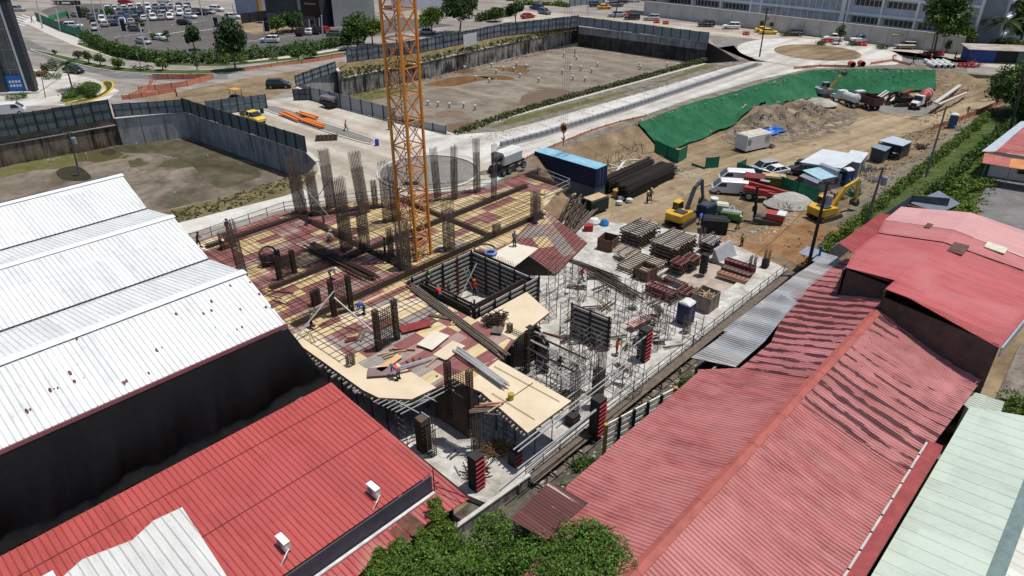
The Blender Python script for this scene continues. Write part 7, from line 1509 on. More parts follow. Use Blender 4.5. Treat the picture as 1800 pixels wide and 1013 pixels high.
# dry palm fronds by the near corner
def frondball(loc,n,L,mat,label,cat,name,seed=3,kind=None):
    r_=random.Random(seed); mb=MB()
    for i in range(n):
        a=r_.uniform(0,2*PI); l=L*r_.uniform(.5,1); p=Vector((r_.uniform(-L,L)*.35,r_.uniform(-L,L)*.35,0)); q=p+Vector((cos(a)*l*.6,sin(a)*l*.6,r_.uniform(.1,.7)*l)); mb.bar(p,q,.03,.08)
    o=mb.build(name,mat,label=label,cat=cat,kind=kind); o.location=loc; return o
frondball(G(872,795,SL),160,1.6,M('dry_fronds',(.26,.17,.08),.9,.3,3),'heap of dry brown brushwood in front of the deck shade','brushwood','brushwood'); frondball(G(838,835,SL),70,1.5,m_bar,'tangle of rusty stirrups at the foot of the near corner column form','stirrups','stirrup_heap',4)
# ditch bits
for i,(x,y,c) in enumerate([(975,835,'orange'),(988,828,'orange'),(955,838,'orange')]): frondball(G(x,y,-2.2),40,.9,M('orange_net_scrap',(.7,.10,.05),.7,.1),'crumpled orange netting in the ditch, '+['middle','right','left'][i]+' lump','netting','netting_scrap',6+i)
bundle(890,905,950,855,-2.2,14,1.0,'yellow timber lengths lying in the ditch above the rusty canopy',m_wood,.11,.3,'timber_lengths',end=.6,cat='timber')
for i,(a,b,c,d) in enumerate([(985,790,1010,775),(1000,800,1002,778),(1120,700,1145,690)]): bundle(a,b,c,d,-1.4,2,.1,'pale plank leaning in the ditch, '+['upper left','lower left','right'][i]+' one',m_wood,.12,.1,'plank',cat='plank')
# power supply boxes on the ditch side near pole
t=thing('meter_hut','small dark hut under two tilted grey sheets at the foot of the near pole','hut',W(70.6,21.6,.6),TH); MB().b2(-.8,-1.,0,.8,.8,1.8).build('walls',m_drk,t); MB().hexa([(-1.4,-1.6,1.75),(.9,-1.6,1.95),(.9,.2,1.95),(-1.4,.2,1.75)],[(-1.4,-1.6,1.8),(.9,-1.6,2.),(.9,.2,2.),(-1.4,.2,1.8)]).build('roof_sheet',m_grs,t); MB().hexa([(-1.,.3,1.9),(1.5,.3,1.8),(1.5,1.9,1.8),(-1.,1.9,1.9)],[(-1.,.3,1.95),(1.5,.3,1.85),(1.5,1.9,1.85),(-1.,1.9,1.95)]).build('roof_sheet',m_grs,t); MB().tube((0,0,1.9),(0,0,3.),.12).build('blue_pipe',M('blue_pipe_paint',(.03,.08,.35),.4,.1),t)
# white plastic pipe runs, orange pipes on the road
for i,(a,b,c,d,n) in enumerate([(498,202,526,214,5),(526,203,556,213,4),(533,214,570,227,8)]): bundle(a,b,c,d,4.1,n,1.0,'lot of orange plastic pipes on the pale road, '+['left','upper','right'][i]+' one',M('orange_pipe',(.75,.20,.03),.5,.08) if i==0 else bpy.data.materials['orange_pipe'],.22,.3,'orange_pipes',group='orange pipes on the road',end=.5,cat='pipes')
for i,(x,y) in enumerate([(1496,118),(1513,117)]): MB().lathe([(.6,-.7),(.6,.7),(.46,.7),(.46,-.7)],(0,0,.6),16,'y').build('pipe_ring',M('red_pipe_paint',(.48,.08,.06),.6,.15),label=['left','right']
[i]+' red concrete pipe ring on the rim above the green slope',cat='pipe ring').location=G(x,y,4.)
for i in range(8): x=1632+i*5.2; MB().lathe([(.42,-1.6),(.42,1.6),(.3,1.6),(.3,-1.6)],(0,0,.42),12,'y').build('pipe',m_wht,label=f'white plastic pipe in the stack at the top right embankment, {ORD[i]} from the left',cat='pipe',group='stacked white pipes').location=G(x,118 if i%2 else 113,4.)
for i,(a,b,c,d,cn) in enumerate([(1538,178,1565,160,'white'),(1546,180,1570,168,'white'),(1556,180,1576,166,'red'),(1566,182,1580,171,'white')]): bundle(a,b,c,d,.3,3,.5,f'{cn} painted pipes at the foot of the green slope, {ORD[i]} lot',m_wht if cn=='white' else m_rdp,.22,.2,'painted_pipes',cat='pipes',group='painted pipes below the green slope')
bundle(1643,185,1694,148,1.8,2,.4,'long pale pipe lying down the right bank',m_kerb,.3,.1,'long_pipe',cat='pipe'); bundle(1648,187,1698,166,1.6,2,.4,'lower pale pipe crossing the long one on the right bank',m_kerb,.3,.1,'long_pipe',cat='pipe'); bundle(1580,188-18,1612,182-22,.5,2,.2,'red steel boom section lying behind the small dark excavator',m_rdp,.4,.2,'steel_boom',cat='steel boom')
frondball(GZ(1655,215-32)+Vector((0,0,.1)),60,1.6,m_rdp,'red steel offcuts beside the orange mesh right of the mixer truck','steel offcuts','steel_offcuts',12)
for i,(x,y,n,c) in enumerate([(1508,330,90,m_wht),(1535,318,70,m_kerb),(1500,345,60,m_net),(1525,300,60,m_gry),(1470,350,70,m_woodd),(1385,370,60,m_rim),(1205,378,50,m_wood),(1585,265,50,m_ora),(1690,250-20,50,m_kerb),(1620,262,60,m_woodd)]): frondball(GZ(x,y),n,1.7,c,'heap of mixed site scrap near the hillside and machines, lot '+ORD[i],'scrap','site_scrap',20+i,'stuff')
t=MB().lathe([(.1,0),(1.9,.0),(1.2,.9),(.3,1.5)],n=14).build('sand_pile',M('pale_gravel_pile',(.42,.40,.36),.9,.25,4,bst=1.),label='pale gravel pile in front of the green mesh fence',cat='gravel pile'); t.location=GZ(1388,358); t.scale=(1.8,1.3,1)
t=MB().lathe([(.1,0),(1.9,.0),(1.2,.7),(.3,1.1)],n=14).build('sand_pile',m_stone,label='grey gravel pile beside the tank truck',cat='gravel pile'); t.location=GZ(1440,183); t.scale=(1.8,1.3,1)
# crash cushion trailer by the solid fence
t=thing('attenuator_trailer','black attenuator trailer with crash cushion beside the solid grey fence','trailer',G(578,189,4.02),R(-42)); MB().b2(-1.5,-.8,.5,1.5,.8,1.1).build('body',m_drk,t); mb=MB(); [mb.b2(-1.2+i*.7,-.7,1.5,-.7+i*.7,.7,1.9) for i in range(4)]; mb.b2(-1.5,-.1,1.1,1.6,.1,1.5); mb.build('cushion_cells',M('cushion_grey',(.2,.2,.2),.4),t); [wheel(t,0,y,.35) for y in(-.85,.85)]
t=thing('steel_mat','square rusty steel mat lying on the pale road','steel mat',G(574,243,4.03),R(10)); mb=MB(); [mb.bar((-1.6,-1.3+.37*i,.06),(1.6,-1.3+.37*i,.06),.12) for i in range(8)]; [mb.bar((-1.5+.6*i,-1.4,.14),(-1.5+.6*i,1.4,.14),.12) for i in range(6)]; mb.build('bars',m_bar,t)
# white capped pile heads in the pits
k=0
for x,y in [(812,121),(817,124),(864,119),(872,130),(885,125),(908,117),(925,121),(903,126),(914,137),(947,145),(991,100),(1003,122),(1021,124),(1040,128),(1013,106),(1050,118),(988,130),(1028,144),(1007,141),(836,141),(860,146),(770,188),(790,190),(815,190),(835,194),(752,186),(1125,123),(1172,118),(1190,119),(1124,118)]:
    z=-1.; t=thing('capped_pile','white capped pile head standing on the muddy floor of the big pit','pile head',G(x,y,z),0,'white capped pile heads'); MB().tube((0,0,0),(0,0,.7),.16,.16,8).build('stub',m_kerb,t); MB().lathe([(.3,.65),(.3,.95),(.22,1.05)],n=8).build('cap',m_wht,t); k+=1
for x,y in [(88,292),(98,292),(103,270),(154,280),(292,286),(302,287),(367,284),(310,350),(242,262)]:
    t=thing('marker_post','thin white topped marker post on the wet floor of the near left pit','marker post',G(x,y,-.3),0,'marker posts on the wet pit floor'); MB().tube((0,0,0),(0,0,.8),.06,.06,6).build('stub',m_kerb,t); MB().tube((0,0,.8),(0,0,1.),.1,.1,6).build('cap',m_wht,t)
mb=MB()
for (a,b,c,d) in [(235,290,250,300),(250,300,238,304),(225,302,235,290),(260,305,275,318),(275,318,290,310),(350,310,362,322),(362,322,375,315),(320,262,345,258)]: mb.bar(G(a,b,-.28),G(c,d,-.28),.12,.06)
mb.build('footing_outline',m_rubble,kind='structure')
# median concrete blocks in the trench between the two lanes
t=thing('block_row','row of grey concrete blocks lining the trench between the two new lanes','block row',G(1100,196,4.)); n=46
for side,(pa,pb) in enumerate([([(880,257),(960,236),(1100,192),(1330,115)],0)]): 
    L_=XY(pa,4.); k=0; mb=MB(); jb=MB()
    for a,b in zip(L_[:-1],L_[1:]):
        m=int(math.dist(a,b)/1.05)
        for i in range(m):
            p=Vector((a[0]+(b[0]-a[0])*(i+.5)/m,a[1]+(b[1]-a[1])*(i+.5)/m,4.3)); mb.box(p,(.96,.5,.6+.04*rs.random()),math.atan2(b[1]-a[1],b[0]-a[0]))
    mb.build('blocks',M('grey_block',(.30,.31,.32),.9,.2,1.5),t,world=True)
# ---------------- foliage ----------------
def leaf_mesh(name,blobs,n,size,seed=1,shell=.55,flat=1.):
    r=np.random.RandomState(seed); w_=np.array([b[3]*b[4]*b[5] for b in blobs],float)**.67; idx=r.choice(len(blobs),n,p=w_/w_.sum()); B=np.array(blobs,float)[idx]
    d=r.normal(size=(n,3)); d/=np.linalg.norm(d,axis=1)[:,None]; rad=shell+(1-shell)*r.random_sample(n)**.6; lump=1+.18*np.sin(d[:,0]*5+idx)+.15*np.sin(d[:,1]*7+idx*2)+.12*np.sin(d[:,2]*9)
    c=B[:,:3]+d*B[:,3:6]*(rad*lump)[:,None]; nrm=d*.5+r.normal(size=(n,3))*.6+np.array([0,0,.35]); nrm/=np.linalg.norm(nrm,axis=1)[:,None]
    t=np.cross(nrm,r.normal(size=(n,3))); t/=np.linalg.norm(t,axis=1)[:,None]; b=np.cross(nrm,t); s=(size*(.6+.8*r.random_sample(n)))[:,None]
    v=np.stack([c-t*s,c+b*s*.5,c+t*s,c-b*s*.5],1).reshape(-1,3)
    me=bpy.data.meshes.new(name); me.vertices.add(4*n); me.vertices.foreach_set('co',v.ravel()); me.loops.add(4*n); me.loops.foreach_set('vertex_index',np.arange(4*n,dtype=np.int32)); me.polygons.add(n); me.polygons.foreach_set('loop_start',np.arange(0,4*n,4,dtype=np.int32)); me.update(calc_edges=True); return me
def leaves(name,blobs,n,size,mat,parent=None,seed=1,shell=.55,loc=None,**k):
    me=leaf_mesh(name,blobs,n,size,seed,shell); me.materials.append(mat); o=bpy.data.objects.new(name,me); link(o)
    if parent is not None: o.parent=parent
    if loc is not None: o.location=loc
    return tag(o,**k)
f_dk=foliage_mat('leaf_dark_green',(.016,.04,.01),(.03,.07,.016),(.06,.11,.025)); f_md=foliage_mat('leaf_mid_green',(.03,.07,.012),(.06,.125,.02),(.13,.20,.04)); f_lt=foliage_mat('leaf_light_green',(.06,.11,.015),(.10,.17,.02),(.19,.25,.04)); f_pm=foliage_mat('leaf_palm',(.03,.055,.015),(.06,.09,.03),(.13,.16,.05)); f_dry=foliage_mat('leaf_olive',(.05,.055,.02),(.09,.10,.035),(.15,.15,.06)); m_trk=M('tree_bark',(.12,.09,.065),.9,.3,4)
rt=random.Random(31)
def tree(P,h,r,label,mat=None,n=900,size=.28,kind='broad',cat='tree',group='street trees',trunk=.12,name='tree',nb=7,hc=.62):
    t=thing(name,label,cat,P,rt.uniform(0,6),group); z0=h*.35; mb=MB(); mb.tube((0,0,0),(rt.uniform(-.1,.1)*r,rt.uniform(-.1,.1)*r,z0),trunk,trunk*.75,8); bl=[]
    for i in range(nb):
        a=2*PI*i/nb+rt.uniform(-.4,.4); rr_=r*rt.uniform(.35,.62); z=h*hc+rt.uniform(-.17,.2)*h; k=r*rt.uniform(.38,.55); bl.append((cos(a)*rr_,sin(a)*rr_,z,k,k,k*.8)); mb.tube((0,0,z0*.95),(cos(a)*rr_*.8,sin(a)*rr_*.8,z-.1*h),trunk*.5,trunk*.15,5)
    bl.append((0,0,h*(hc+.2),r*.5,r*.5,h*.17)); mb.build('trunk',m_trk,t); leaves('crown',bl,n,size,mat or f_md,t,seed=rt.randint(0,9999)); return t
def palm(P,h,L,label,n=11,group='palms',mat=None,trunk=.13,seed=1):
    t=thing('palm_tree',label,'palm tree',P,0,group); r_=random.Random(seed); mb=MB(); pr=Vector((0,0,0)); 
    for i in range(6): q=Vector((.05*h*(i/5)**2,0,h*(i+1)/6)); mb.tube(pr,q,trunk*(1.2-.08*i),trunk*(1.12-.08*i),8,cap=False); pr=q
    mb.build('trunk',m_trk,t)
    for k in range(n):
        a=2*PI*k/n+r_.uniform(-.2,.2); el=r_.uniform(-.1,.9); mb=MB(); p=pr.copy(); d=Vector((cos(a)*cos(el),sin(a)*cos(el),sin(el))); sd_=Vector((-sin(a),cos(a),0))
        for i in range(9):
            q=p+d*(L/9); mb.bar(p,q,.04); w_=L*.22*sin(PI*(i+1.3)/10.5)
            for sg in(-1,1):
                for o in(0,.5): c=p.lerp(q,o); mb.quad(c,c+d*.1,c+sd_*sg*w_+d*.12*L*.5-Vector((0,0,w_*.35)),c+sd_*sg*w_*.95+d*.03*L-Vector((0,0,w_*.4)))
            d=(d+Vector((0,0,-.17))).normalized(); p=q
        mb.build('frond',mat or f_pm,t)
    return t
Z4=4.02
ST=[(343,88,43,15,'dark round street tree left of the two on the car park verge',f_dk,1500,.35),(414,124,27,26,'tall dark street tree right of the two on the car park verge',f_dk,2600,.38),(157,113,88,8,'small round tree on the median, leftmost in the row',f_dry,450,.25),(178,117,94,9,'small tree on the median, second from the left',f_md,450,.25),(139,104,90,8,'small pale tree at the left tip of the median',f_dry,400,.25),(209,122,103,11,'bright green small tree on the median, left of the palm like shrubs',f_lt,700,.25),(286,124,104,10,'bright green small tree on the median, right of the street lamp',f_lt,700,.25),(97,96,88,4,'tiny sapling at the far left of the median',f_dry,120,.2),
(347,123,108,4,'thin sapling right of the bright tree on the median',f_md,120,.2),(525,110,80,14,'round mid green tree at the right end of the median',f_md,1300,.28),(546,103,84,11,'smaller tree touching the round one at the end of the median',f_md,800,.28),(487,60,28,17,'tree on the bare lot left of the parked black cars',f_md,1300,.32),(514,55,20,23,'wider tree on the bare lot behind the parked black cars',f_dk,2000,.35),
(192,32,15,10,'small tree among the packed cars, left',f_md,700,.3),(150,30,12,10,'small tree behind the green fenced corner',f_dry,600,.3),(270,70,58,5,'sapling left of the white sedan on the island',f_lt,200,.25),(295,73,52,6,'sapling right of the white sedan on the island',f_md,300,.25),(247,50,38,7,'small leafy tree above the grey car on the island',f_md,400,.28),
(628,85,22,24,'tree cluster left of the crane, the tallest',f_md,2200,.38),(655,80,30,20,'tree cluster left of the crane, the right one touching the mast',f_lt,1800,.38),(612,88,50,12,'low dense tree left of the crane above the fence',f_dk,1200,.35),(760,62,12,22,'bright yellow green tree right of the crane mast',f_lt,2200,.38),(808,60,-12,34,'large dark round tree right of the crane above the fence',f_dk,4200,.42),(906,42,5,16,'dark dense tree beside the red car',f_dk,1800,.4),(872,38,12,14,'mid green tree behind the far hedge',f_md,1200,.4),
(1474,78,40,9,'thin tree in front of the boundary wall above the roundabout',f_dry,400,.3),(1640,100,-30,34,'tall mid green street tree overlapping the white building',f_md,4500,.45),(1690,88,40,16,'light green tree at the right end of the boundary wall',f_lt,1300,.38),(1663,93,70,5,'small climbing tree against the boundary wall',f_md,300,.3)]
for x,y,top,wr,lb,mt_,n,sz in ST:
    P=G(x,y,Z4); D=(P-Vector((0,0,CAMH))).length; tree(P,vh(P,top)*.98,max(.5,wr*D/F),lb,mt_,n,sz*.8,trunk=.1+.004*wr)
# overhanging tree at the right frame edge and dense growth behind the shack
P=W(152,17.5,zf(*W(152,17.5)[:2])); tree(P,9.5,7.5,'big spreading tree at the right frame edge over the dirt road',f_md,24000,.27,group='large trees',trunk=.3,nb=13)
for i,(x,y,h,r,m_) in enumerate([(1760,78,13,7,f_md),(1795,70,15,8,f_dk),(1830,60,15,9,f_md),(1775,60,12,7,f_dk),(1815,85,9,6,f_dk),(1850,90,12,8,f_md)]): tree(G(x,y,Z4),h,r,['bright','dark','rear','shaded','low','outermost'][i]+' tree in the dense growth behind the palms at the upper right',m_,3200,.4,group='dense trees at the upper right',trunk=.25)
palm(G(1735,82,Z4),9,4.6,'tall palm beside the blue walled shack, nearest the white building',13,seed=3); palm(G(1752,92,Z4),6.5,5.,'palm with drooping yellow green fronds above the shack',13,seed=4); palm(G(1722,86,Z4),7,3.5,'slender palm left of the tall palm at the upper right',10,seed=5)
palm(G(128,158,Z4),4.6,2.6,'small palm in the planting bed in front of the dark glass building',12,seed=8)
for i,(x,y) in enumerate([(238,123),(252,124),(262,122)]): palm(G(x,y,Z4),.6,1.2,['left','middle','right'][i]+' low palm shrub on the median beside the street lamp',8,'low palm shrubs',seed=10+i,trunk=.06)
def shrub(P,r,h,label,mat,n=700,size=.12,name='shrub',cat='shrub',group='shrubs'):
    return leaves(name,[(0,0,h*.45,r,r,h*.5),(r*.4,r*.2,h*.55,r*.6,r*.6,h*.45),(-r*.4,-.2*r,h*.5,r*.6,r*.6,h*.45)],n,size,mat,seed=rt.randint(0,999),loc=P,label=label,cat=cat,group=group)
for x,y,r,h,m_,lb in [(150,162,1.9,1.9,f_lt,'large clipped shrub in the middle of the planting bed'),(162,165,1.5,1.7,f_md,'darker shrub right of the large clipped one'),(136,167,1.5,1.4,f_dk,'dark shrub under the small palm'),(123,172,1.3,1.1,f_lt,'yellow green shrub at the left end of the bed'),(160,172,1.1,.9,f_dk,'low dark shrub by the yellow kerb'),(93,140,1.8,1.4,f_md,'round shrub beside the dark building forecourt'),(75,133,1.,1.,M('rust_shrub',(.25,.09,.04),.9,.3,5),'rusty orange shrub left of the round one'),(95,124,.9,2.4,f_dk,'dark upright shrub on the forecourt, right one'),(81,128,.7,1.8,f_dk,'dark upright shrub on the forecourt, left one'),(30,174,1.8,1.0,f_md,'low shrub at the foot of the dark glass building'),(1443,79,1.2,1.,f_md,'round shrub left of the white car above the roundabout'),(1380,63,1.6,1.2,f_md,'round shrub behind the black car at the boundary wall'),
(370,112,.9,1.3,f_lt,'yellow shrub on the verge, left one'),(398,112,1.2,1.6,f_lt,'yellow shrub on the verge beside the dark tall tree'),(428,110,1.3,1.6,f_lt,'yellow shrub on the verge right of the dark tall tree'),(482,104,1.1,1.5,f_lt,'yellow shrub on the verge beside the tall lamp'),(1500,80,1.6,.8,f_dk,'dark low shrub in front of the boundary wall, left'),(1550,86,1.6,.9,f_dk,'dark low shrub in front of the boundary wall, right')]: shrub(G(x,y,Z4),r,h,lb,m_)
def hedge(px,z,w_,h,label,mat,n,size,name='hedge',cat='hedge',world=False,seed=5,kind=None):
    P=px if world else [tuple(G(a,b,z)[:2]) for a,b in px]; bl=[]
    for a,b in zip(P[:-1],P[1:]):
        L_=math.dist(a,b); k=max(1,int(L_/(w_*.7)))
        for i in range(k): f=(i+.5)/k; x=a[0]+(b[0]-a[0])*f; y=a[1]+(b[1]-a[1])*f; zz=z if not callable(z) else z(x,y); q=rt.uniform(.8,1.15); bl.append((x,y,zz+h*.5*q,w_*.6*q,w_*.6*q,h*.55*q))
    return leaves(name,bl,n,size,mat,seed=seed,shell=.7,label=label,cat=cat,kind=kind)
hedge([(150,71),(185,88),(215,99),(260,107),(300,110),(400,109),(500,97),(560,88),(600,80),(640,76)],4.,2.4,2.3,'long clipped hedge between the car park and the street',f_md,16000,.26)
hedge([(840,38),(880,30),(900,28)],4.,2.4,2.2,'hedge behind the far fence right of the big dark tree',f_md,2500,.3); hedge([(905,8),(980,10),(1000,13)],4.,2.,1.2,'low yellow green hedge on the verge at the top junction',f_lt,1800,.3); hedge([(1740,92),(1800,97),(1850,100)],4.,3.,2.6,'clipped hedge above the blue walled shack',f_md,3500,.3)
zl=lambda x,y:zf(x,y)
hedge([tuple(W(s,22.5+.4*sin(s))[:2]) for s in range(71,150,3)],zl,1.1,1.2,'overgrown vine hedge on the slope edge from the near pole to the far right tree',f_lt,14000,.15,world=True); hedge([tuple(W(s,18.6+.4*sin(s*.7))[:2]) for s in range(100,160,3)],zl,1.1,1.3,'dense green scrub behind the vine hedge on the right',f_md,11000,.18,world=True,seed=8)
hedge([tuple(W(s,15.6+1.2*sin(s*.5))[:2]) for s in range(86,112,2)],zl,2.2,1.1,'weeds beside the asphalt yard',f_lt,8000,.18,world=True,seed=9,kind='stuff')
def turf(poly,n,size,mat,label,zfn,name='grass_tufts',seed=2):
    r=np.random.RandomState(seed); a=np.array(poly); x=r.uniform(a[:,0].min(),a[:,0].max(),n*3); y=r.uniform(a[:,1].min(),a[:,1].max(),n*3); k=inside(x,y,poly); bl=[(p,q,zz,.25,.25,.16) for p,q,zz in zip(x[k][:n//6],y[k][:n//6],zfn(x[k][:n//6],y[k][:n//6]))]
    return leaves(name,bl,n,size,mat,seed=seed,shell=.1,label=label,cat='grass',kind='stuff')
turf(Wp([(71,20.5),(100,18),(150,18),(150,33),(110,30),(71,27)]),5000,.16,f_dry,'sparse dry grass tufts on the hillside strip',lambda x,y:zg(x,y)); turf(Wp([(84,21),(150,19),(150,14.5),(84,12)]),9000,.2,f_md,'rough grass behind the vine hedge',lambda x,y:zg(x,y),seed=3); turf(Wp([(27,19.3),(68,19.3),(68,22.6),(27,22.6)]),3200,.16,f_md,'weeds growing in the ditch beside the red roofs',lambda x,y:zg(x,y),seed=4)
bm=XY([(1240,106),(1100,146),(1000,172),(900,202),(800,236)],4.); hedge(bm,3.9,1.3,.7,'long grassy berm between the big pit and the road',foliage_mat('berm_grass',(.05,.065,.02),(.09,.11,.03),(.15,.16,.06)),9000,.2,name='grass_berm',cat='berm',world=True,kind='stuff')
turf(XY([(592,120),(738,93),(880,64),(1018,47),(1018,51),(900,75),(738,111),(597,139)],3.6),5000,.25,f_dry,'dry grass on the bank above the big pit wall',lambda x,y:np.full(len(x),3.4),seed=6)
turf(XY([(505,312),(545,303),(550,318),(400,370),(300,395),(240,390),(400,346)],4.),2500,.16,f_dry,'dry grass along the near rim of the left pit',lambda x,y:np.full(len(x),4.),seed=7)
# near tree and vine at the bottom
t=thing('tree','large leafy green tree at the bottom centre under the rusty canopy','tree',W(21.2,19.2,-2.4),0,'large trees'); MB().tube((0,0,0),(0,0,3.2),.22,.15,8).tube((0,0,2.5),(3.,-2.2,4.2),.12,.05,6).tube((0,0,2.5),(-2.8,.8,3.6),.12,.05,6).build('trunk',m_trk,t)
bl=[]
for x,y,z,r in [(700,990,2.4,1.2),(745,1000,3.0,1.5),(800,985,2.8,1.5),(860,960,2.2,1.5),(920,965,2.8,1.6),(980,955,3.0,1.5),(1030,960,6.2,1.2),(1060,985,6.3,1.3),(900,1010,3.2,1.8),(980,1010,3.8,1.8),(820,1030,3.2,1.8),(1040,1030,6.2,1.5),(740,1050,3.,2.),(960,1070,3.6,2.4),(1020,925,3.6,.9),(660,1010,2.2,.8),(1068,965,6.4,1.0),(1085,1005,6.4,1.1),(1000,1000,5.8,1.4),(960,1000,5.5,1.3),(920,990,4.6,1.2),(985,968,5.6,.9),(955,958,4.8,.9),(1000,1035,6.1,1.4),(1010,940,5.8,.9),(870,925,2.6,1.),(930,930,2.8,1.),(980,925,3.,1.),(1045,945,6.,1.)]:
    p=G(x,y,z); bl.append((p.x-t.location.x,p.y-t.location.y,z-t.location.z,r,r,r*.8))
leaves('crown',bl,72000,.085,foliage_mat('leaf_fresh_green',(.04,.09,.014),(.08,.165,.024),(.19,.29,.05)),t,seed=77,shell=.72)
bl=[]
for x,y,z,r in [(765,885,3.0,.45),(770,905,3.,.55),(785,930,2.6,.6),(765,935,2.6,.55),(745,945,2.4,.6),(790,960,2.,.7),(750,975,2.2,.8),(700,960,2.5,.5),(720,985,2.2,.7),(668,975,2.7,.5),(665,1000,2.6,.7)]:
    p=G(x,y,z); bl.append((p.x,p.y,z,r,r,r*.6))
leaves('climbing_vine',bl,15000,.075,f_lt,seed=78,shell=.6,label='bright green vine climbing over the red lower roof next to the block wall',cat='vine')
tree(W(57.,.6,zf(*W(57.,.6)[:2])),3.0,1.5,'small young tree on the lawn at the right edge','' and None or f_lt,1400,.11,group='garden trees',trunk=.05)
for i,(s,v) in enumerate([(57.8,22.2),(44.5,21.5),(38,22.),(31,22.),(50,21.6)]): shrub(W(s,v,zf(*W(s,v)[:2])),.8,.9,['fifth','third','second','lowest','fourth'][i]+' leafy bush in the ditch counted from the near corner',f_md,600,.1,'bush','bush','bushes in the ditch')
# ---------------- fences round the pits ----------------
m_fg=M('fence_blue_grey',(.21,.25,.27),.6,.18,.8); m_fd=M('fence_dark_green_grey',(.10,.13,.14),.6,.2,.8); m_fs=M('fence_solid_grey',(.30,.305,.32),.6,.1,.5); m_fp=M('fence_patchy',(.20,.22,.25),.6,.45,.35)
def pfence(pts,z,h,label,mat,sp=1.25,frame=True,post=2.5,world=False,th=.05,zs=None):
    P=pts if world else XY(pts,z); t=thing('panel_fence',label,'fence',(*P[0],z),0,'panel fences round the pits'); mb=MB(); fr=MB(); rl=MB()
    for a,b in zip(P[:-1],P[1:]):
        L_=math.dist(a,b); k=max(1,round(L_/sp)); A=Vector((*a,z)); B=Vector((*b,z)); d=(B-A).normalized(); n=Vector((-d.y,d.x,0)); n=n if n.y<0 else -n
        for i in range(k):
            p=A.lerp(B,i/k); q=A.lerp(B,(i+1)/k); j=rt.uniform(-.05,.05); mb.bar(p+Vector((0,0,h/2+j))+n*(j*.3),q+Vector((0,0,h/2+j))+n*(j*.3)-d*.02,th,h)
            if frame: fr.bar(p+n*.06,p+n*.06+Vector((0,0,h+.05)),.05)
        if frame: [rl.bar(A+n*.08+Vector((0,0,h*f)),B+n*.08+Vector((0,0,h*f)),.06) for f in(.03,.5,.97)]
        m=max(1,round(L_/post)); 
        for i in range(m+1): p=A.lerp(B,i/m)+n*.12; fr.bar(p,p+Vector((0,0,h+.1)),.11)
    mb.build('panels',mat,t,world=True); fr.build('posts',m_dk,t,world=True)
    if frame: rl.build('rails',m_dk,t,world=True)
    return t
pfence([(-250,285),(0,243),(198,209)],4.,3.1,'tall framed panel fence along the far bank of the near left pit',m_fd); pfence([(203,206),(325,197)],4.1,2.1,'blue grey framed fence on the pale wall at the pit corner',m_fg)
pfence([(325,197),(440,235),(540,268)],4.15,2.3,'long dark grey green panel fence on the right wall of the near left pit',m_fd,frame=False); pfence([(520,152),(590,126)],4.15,2.0,'short blue grey framed fence at the left end of the big pit',m_fg)
pfence([(548,176),(600,190),(696,216)],4.02,2.3,'solid smooth grey fence between the pale road and the big pit',m_fs,frame=False,sp=6); pfence([(517,177),(548,176)],4.02,2.,'framed gate panel at the left end of the solid grey fence',m_fd,post=1.)
pfence([(696,216),(785,235)],4.02,1.2,'lower end of the grey fence behind the crane',m_fs,frame=False,sp=6)
pfence([(610,110),(738,93),(880,64),(1016,47)],4.,2.9,'long dark framed panel fence on the far bank of the big pit',m_fp); pfence([(1018,45),(1245,75)],4.15,2.3,'smooth blue grey fence on the tall dark wall at the right of the big pit',m_fg,frame=False,sp=2.4)
pfence([(366,204),(420,197),(470,191)],4.02,2.4,'braced grey fence behind the yellow pickup',m_fg); tag(MB().bar((*XY([(815,84)],4.)[0],5.5),(*XY([(838,79)],4.)[0],5.5),.08,2.7).build('pale_board',m_wht),'single white panel on the long dark fence of the big pit','fence panel')
pl=tag(MB().bar(W(71.5,20.9,1.9),W(92,19.2,2.3),.06,2.8).bar(W(92,19.2,2.3),W(94,15.5,2.3),.06,2.8).build('tarpaulin_fence',M('dark_slate_tarp',(.09,.10,.115),.6,.4,1.5)),'dark slate tarpaulin fence below the vine hedge','tarpaulin fence'); tag(MB().hexa([W(91.5,19,2.8),W(98,17.6,2.9),W(96,14.6,2.6),W(91,15.6,2.6)],[W(91.5,19,2.88),W(98,17.6,2.98),W(96,14.6,2.68),W(91,15.6,2.68)]).build('sheet_roof',M('blue_grey_sheet',(.15,.18,.22),.5,.15,2)),'small blue grey sheet roof at the end of the tarpaulin fence','sheet roof')
# ---------------- poles ----------------
def upole(px,py,z,tx,ty,label,r=.14,mat=None,arms=0,lamp=False,group='utility poles',name='utility_pole',tz=None):
    B=G(px,py,z) if z is not None else GZ(px,py); d=ray(tx,ty); f=B.y/d.y; T_=Vector((d.x*f,B.y,CAMH+d.z*f)); t=thing(name,label,'pole',B,0,group); v=T_-B; MB().tube((0,0,0),v,r,r*.75,8).build('shaft',mat or m_pol,t)
    for k in range(arms):
        c=v*(.97-.1*k); mb=MB(); mb.bar(c+Vector((-.9,0,0)),c+Vector((.9,0,0)),.1); [mb.lathe([(.05,0),(.08,.1),(.03,.22)],c+Vector((x,0,.05)),6) for x in(-.8,-.3,.3,.8)]; mb.build('crossarm',mat or m_pol,t)
    if arms: MB().lathe([(.3,-.5),(.33,-.4),(.33,.4),(.3,.5)],v*.8+Vector((.5,-.1,0)),10).build('transformer',m_gry,t)
    if lamp: mb=MB(); mb.bar(v,v+Vector((lamp,0,.25)),.07); mb.b2(v.x+lamp*.7,v.y-.12,v.z+.2,v.x+lamp,v.y+.12,v.z+.3); mb.build('lamp_arm',mat or m_pol,t)
    return t,T_
m_pol=M('pole_grey_concrete',(.17,.165,.16),.8,.15,1); m_pw=M('pole_white',(.6,.6,.58),.6,.1,1); m_pwd=M('pole_timber_dark',(.05,.045,.04),.9,.2,1)
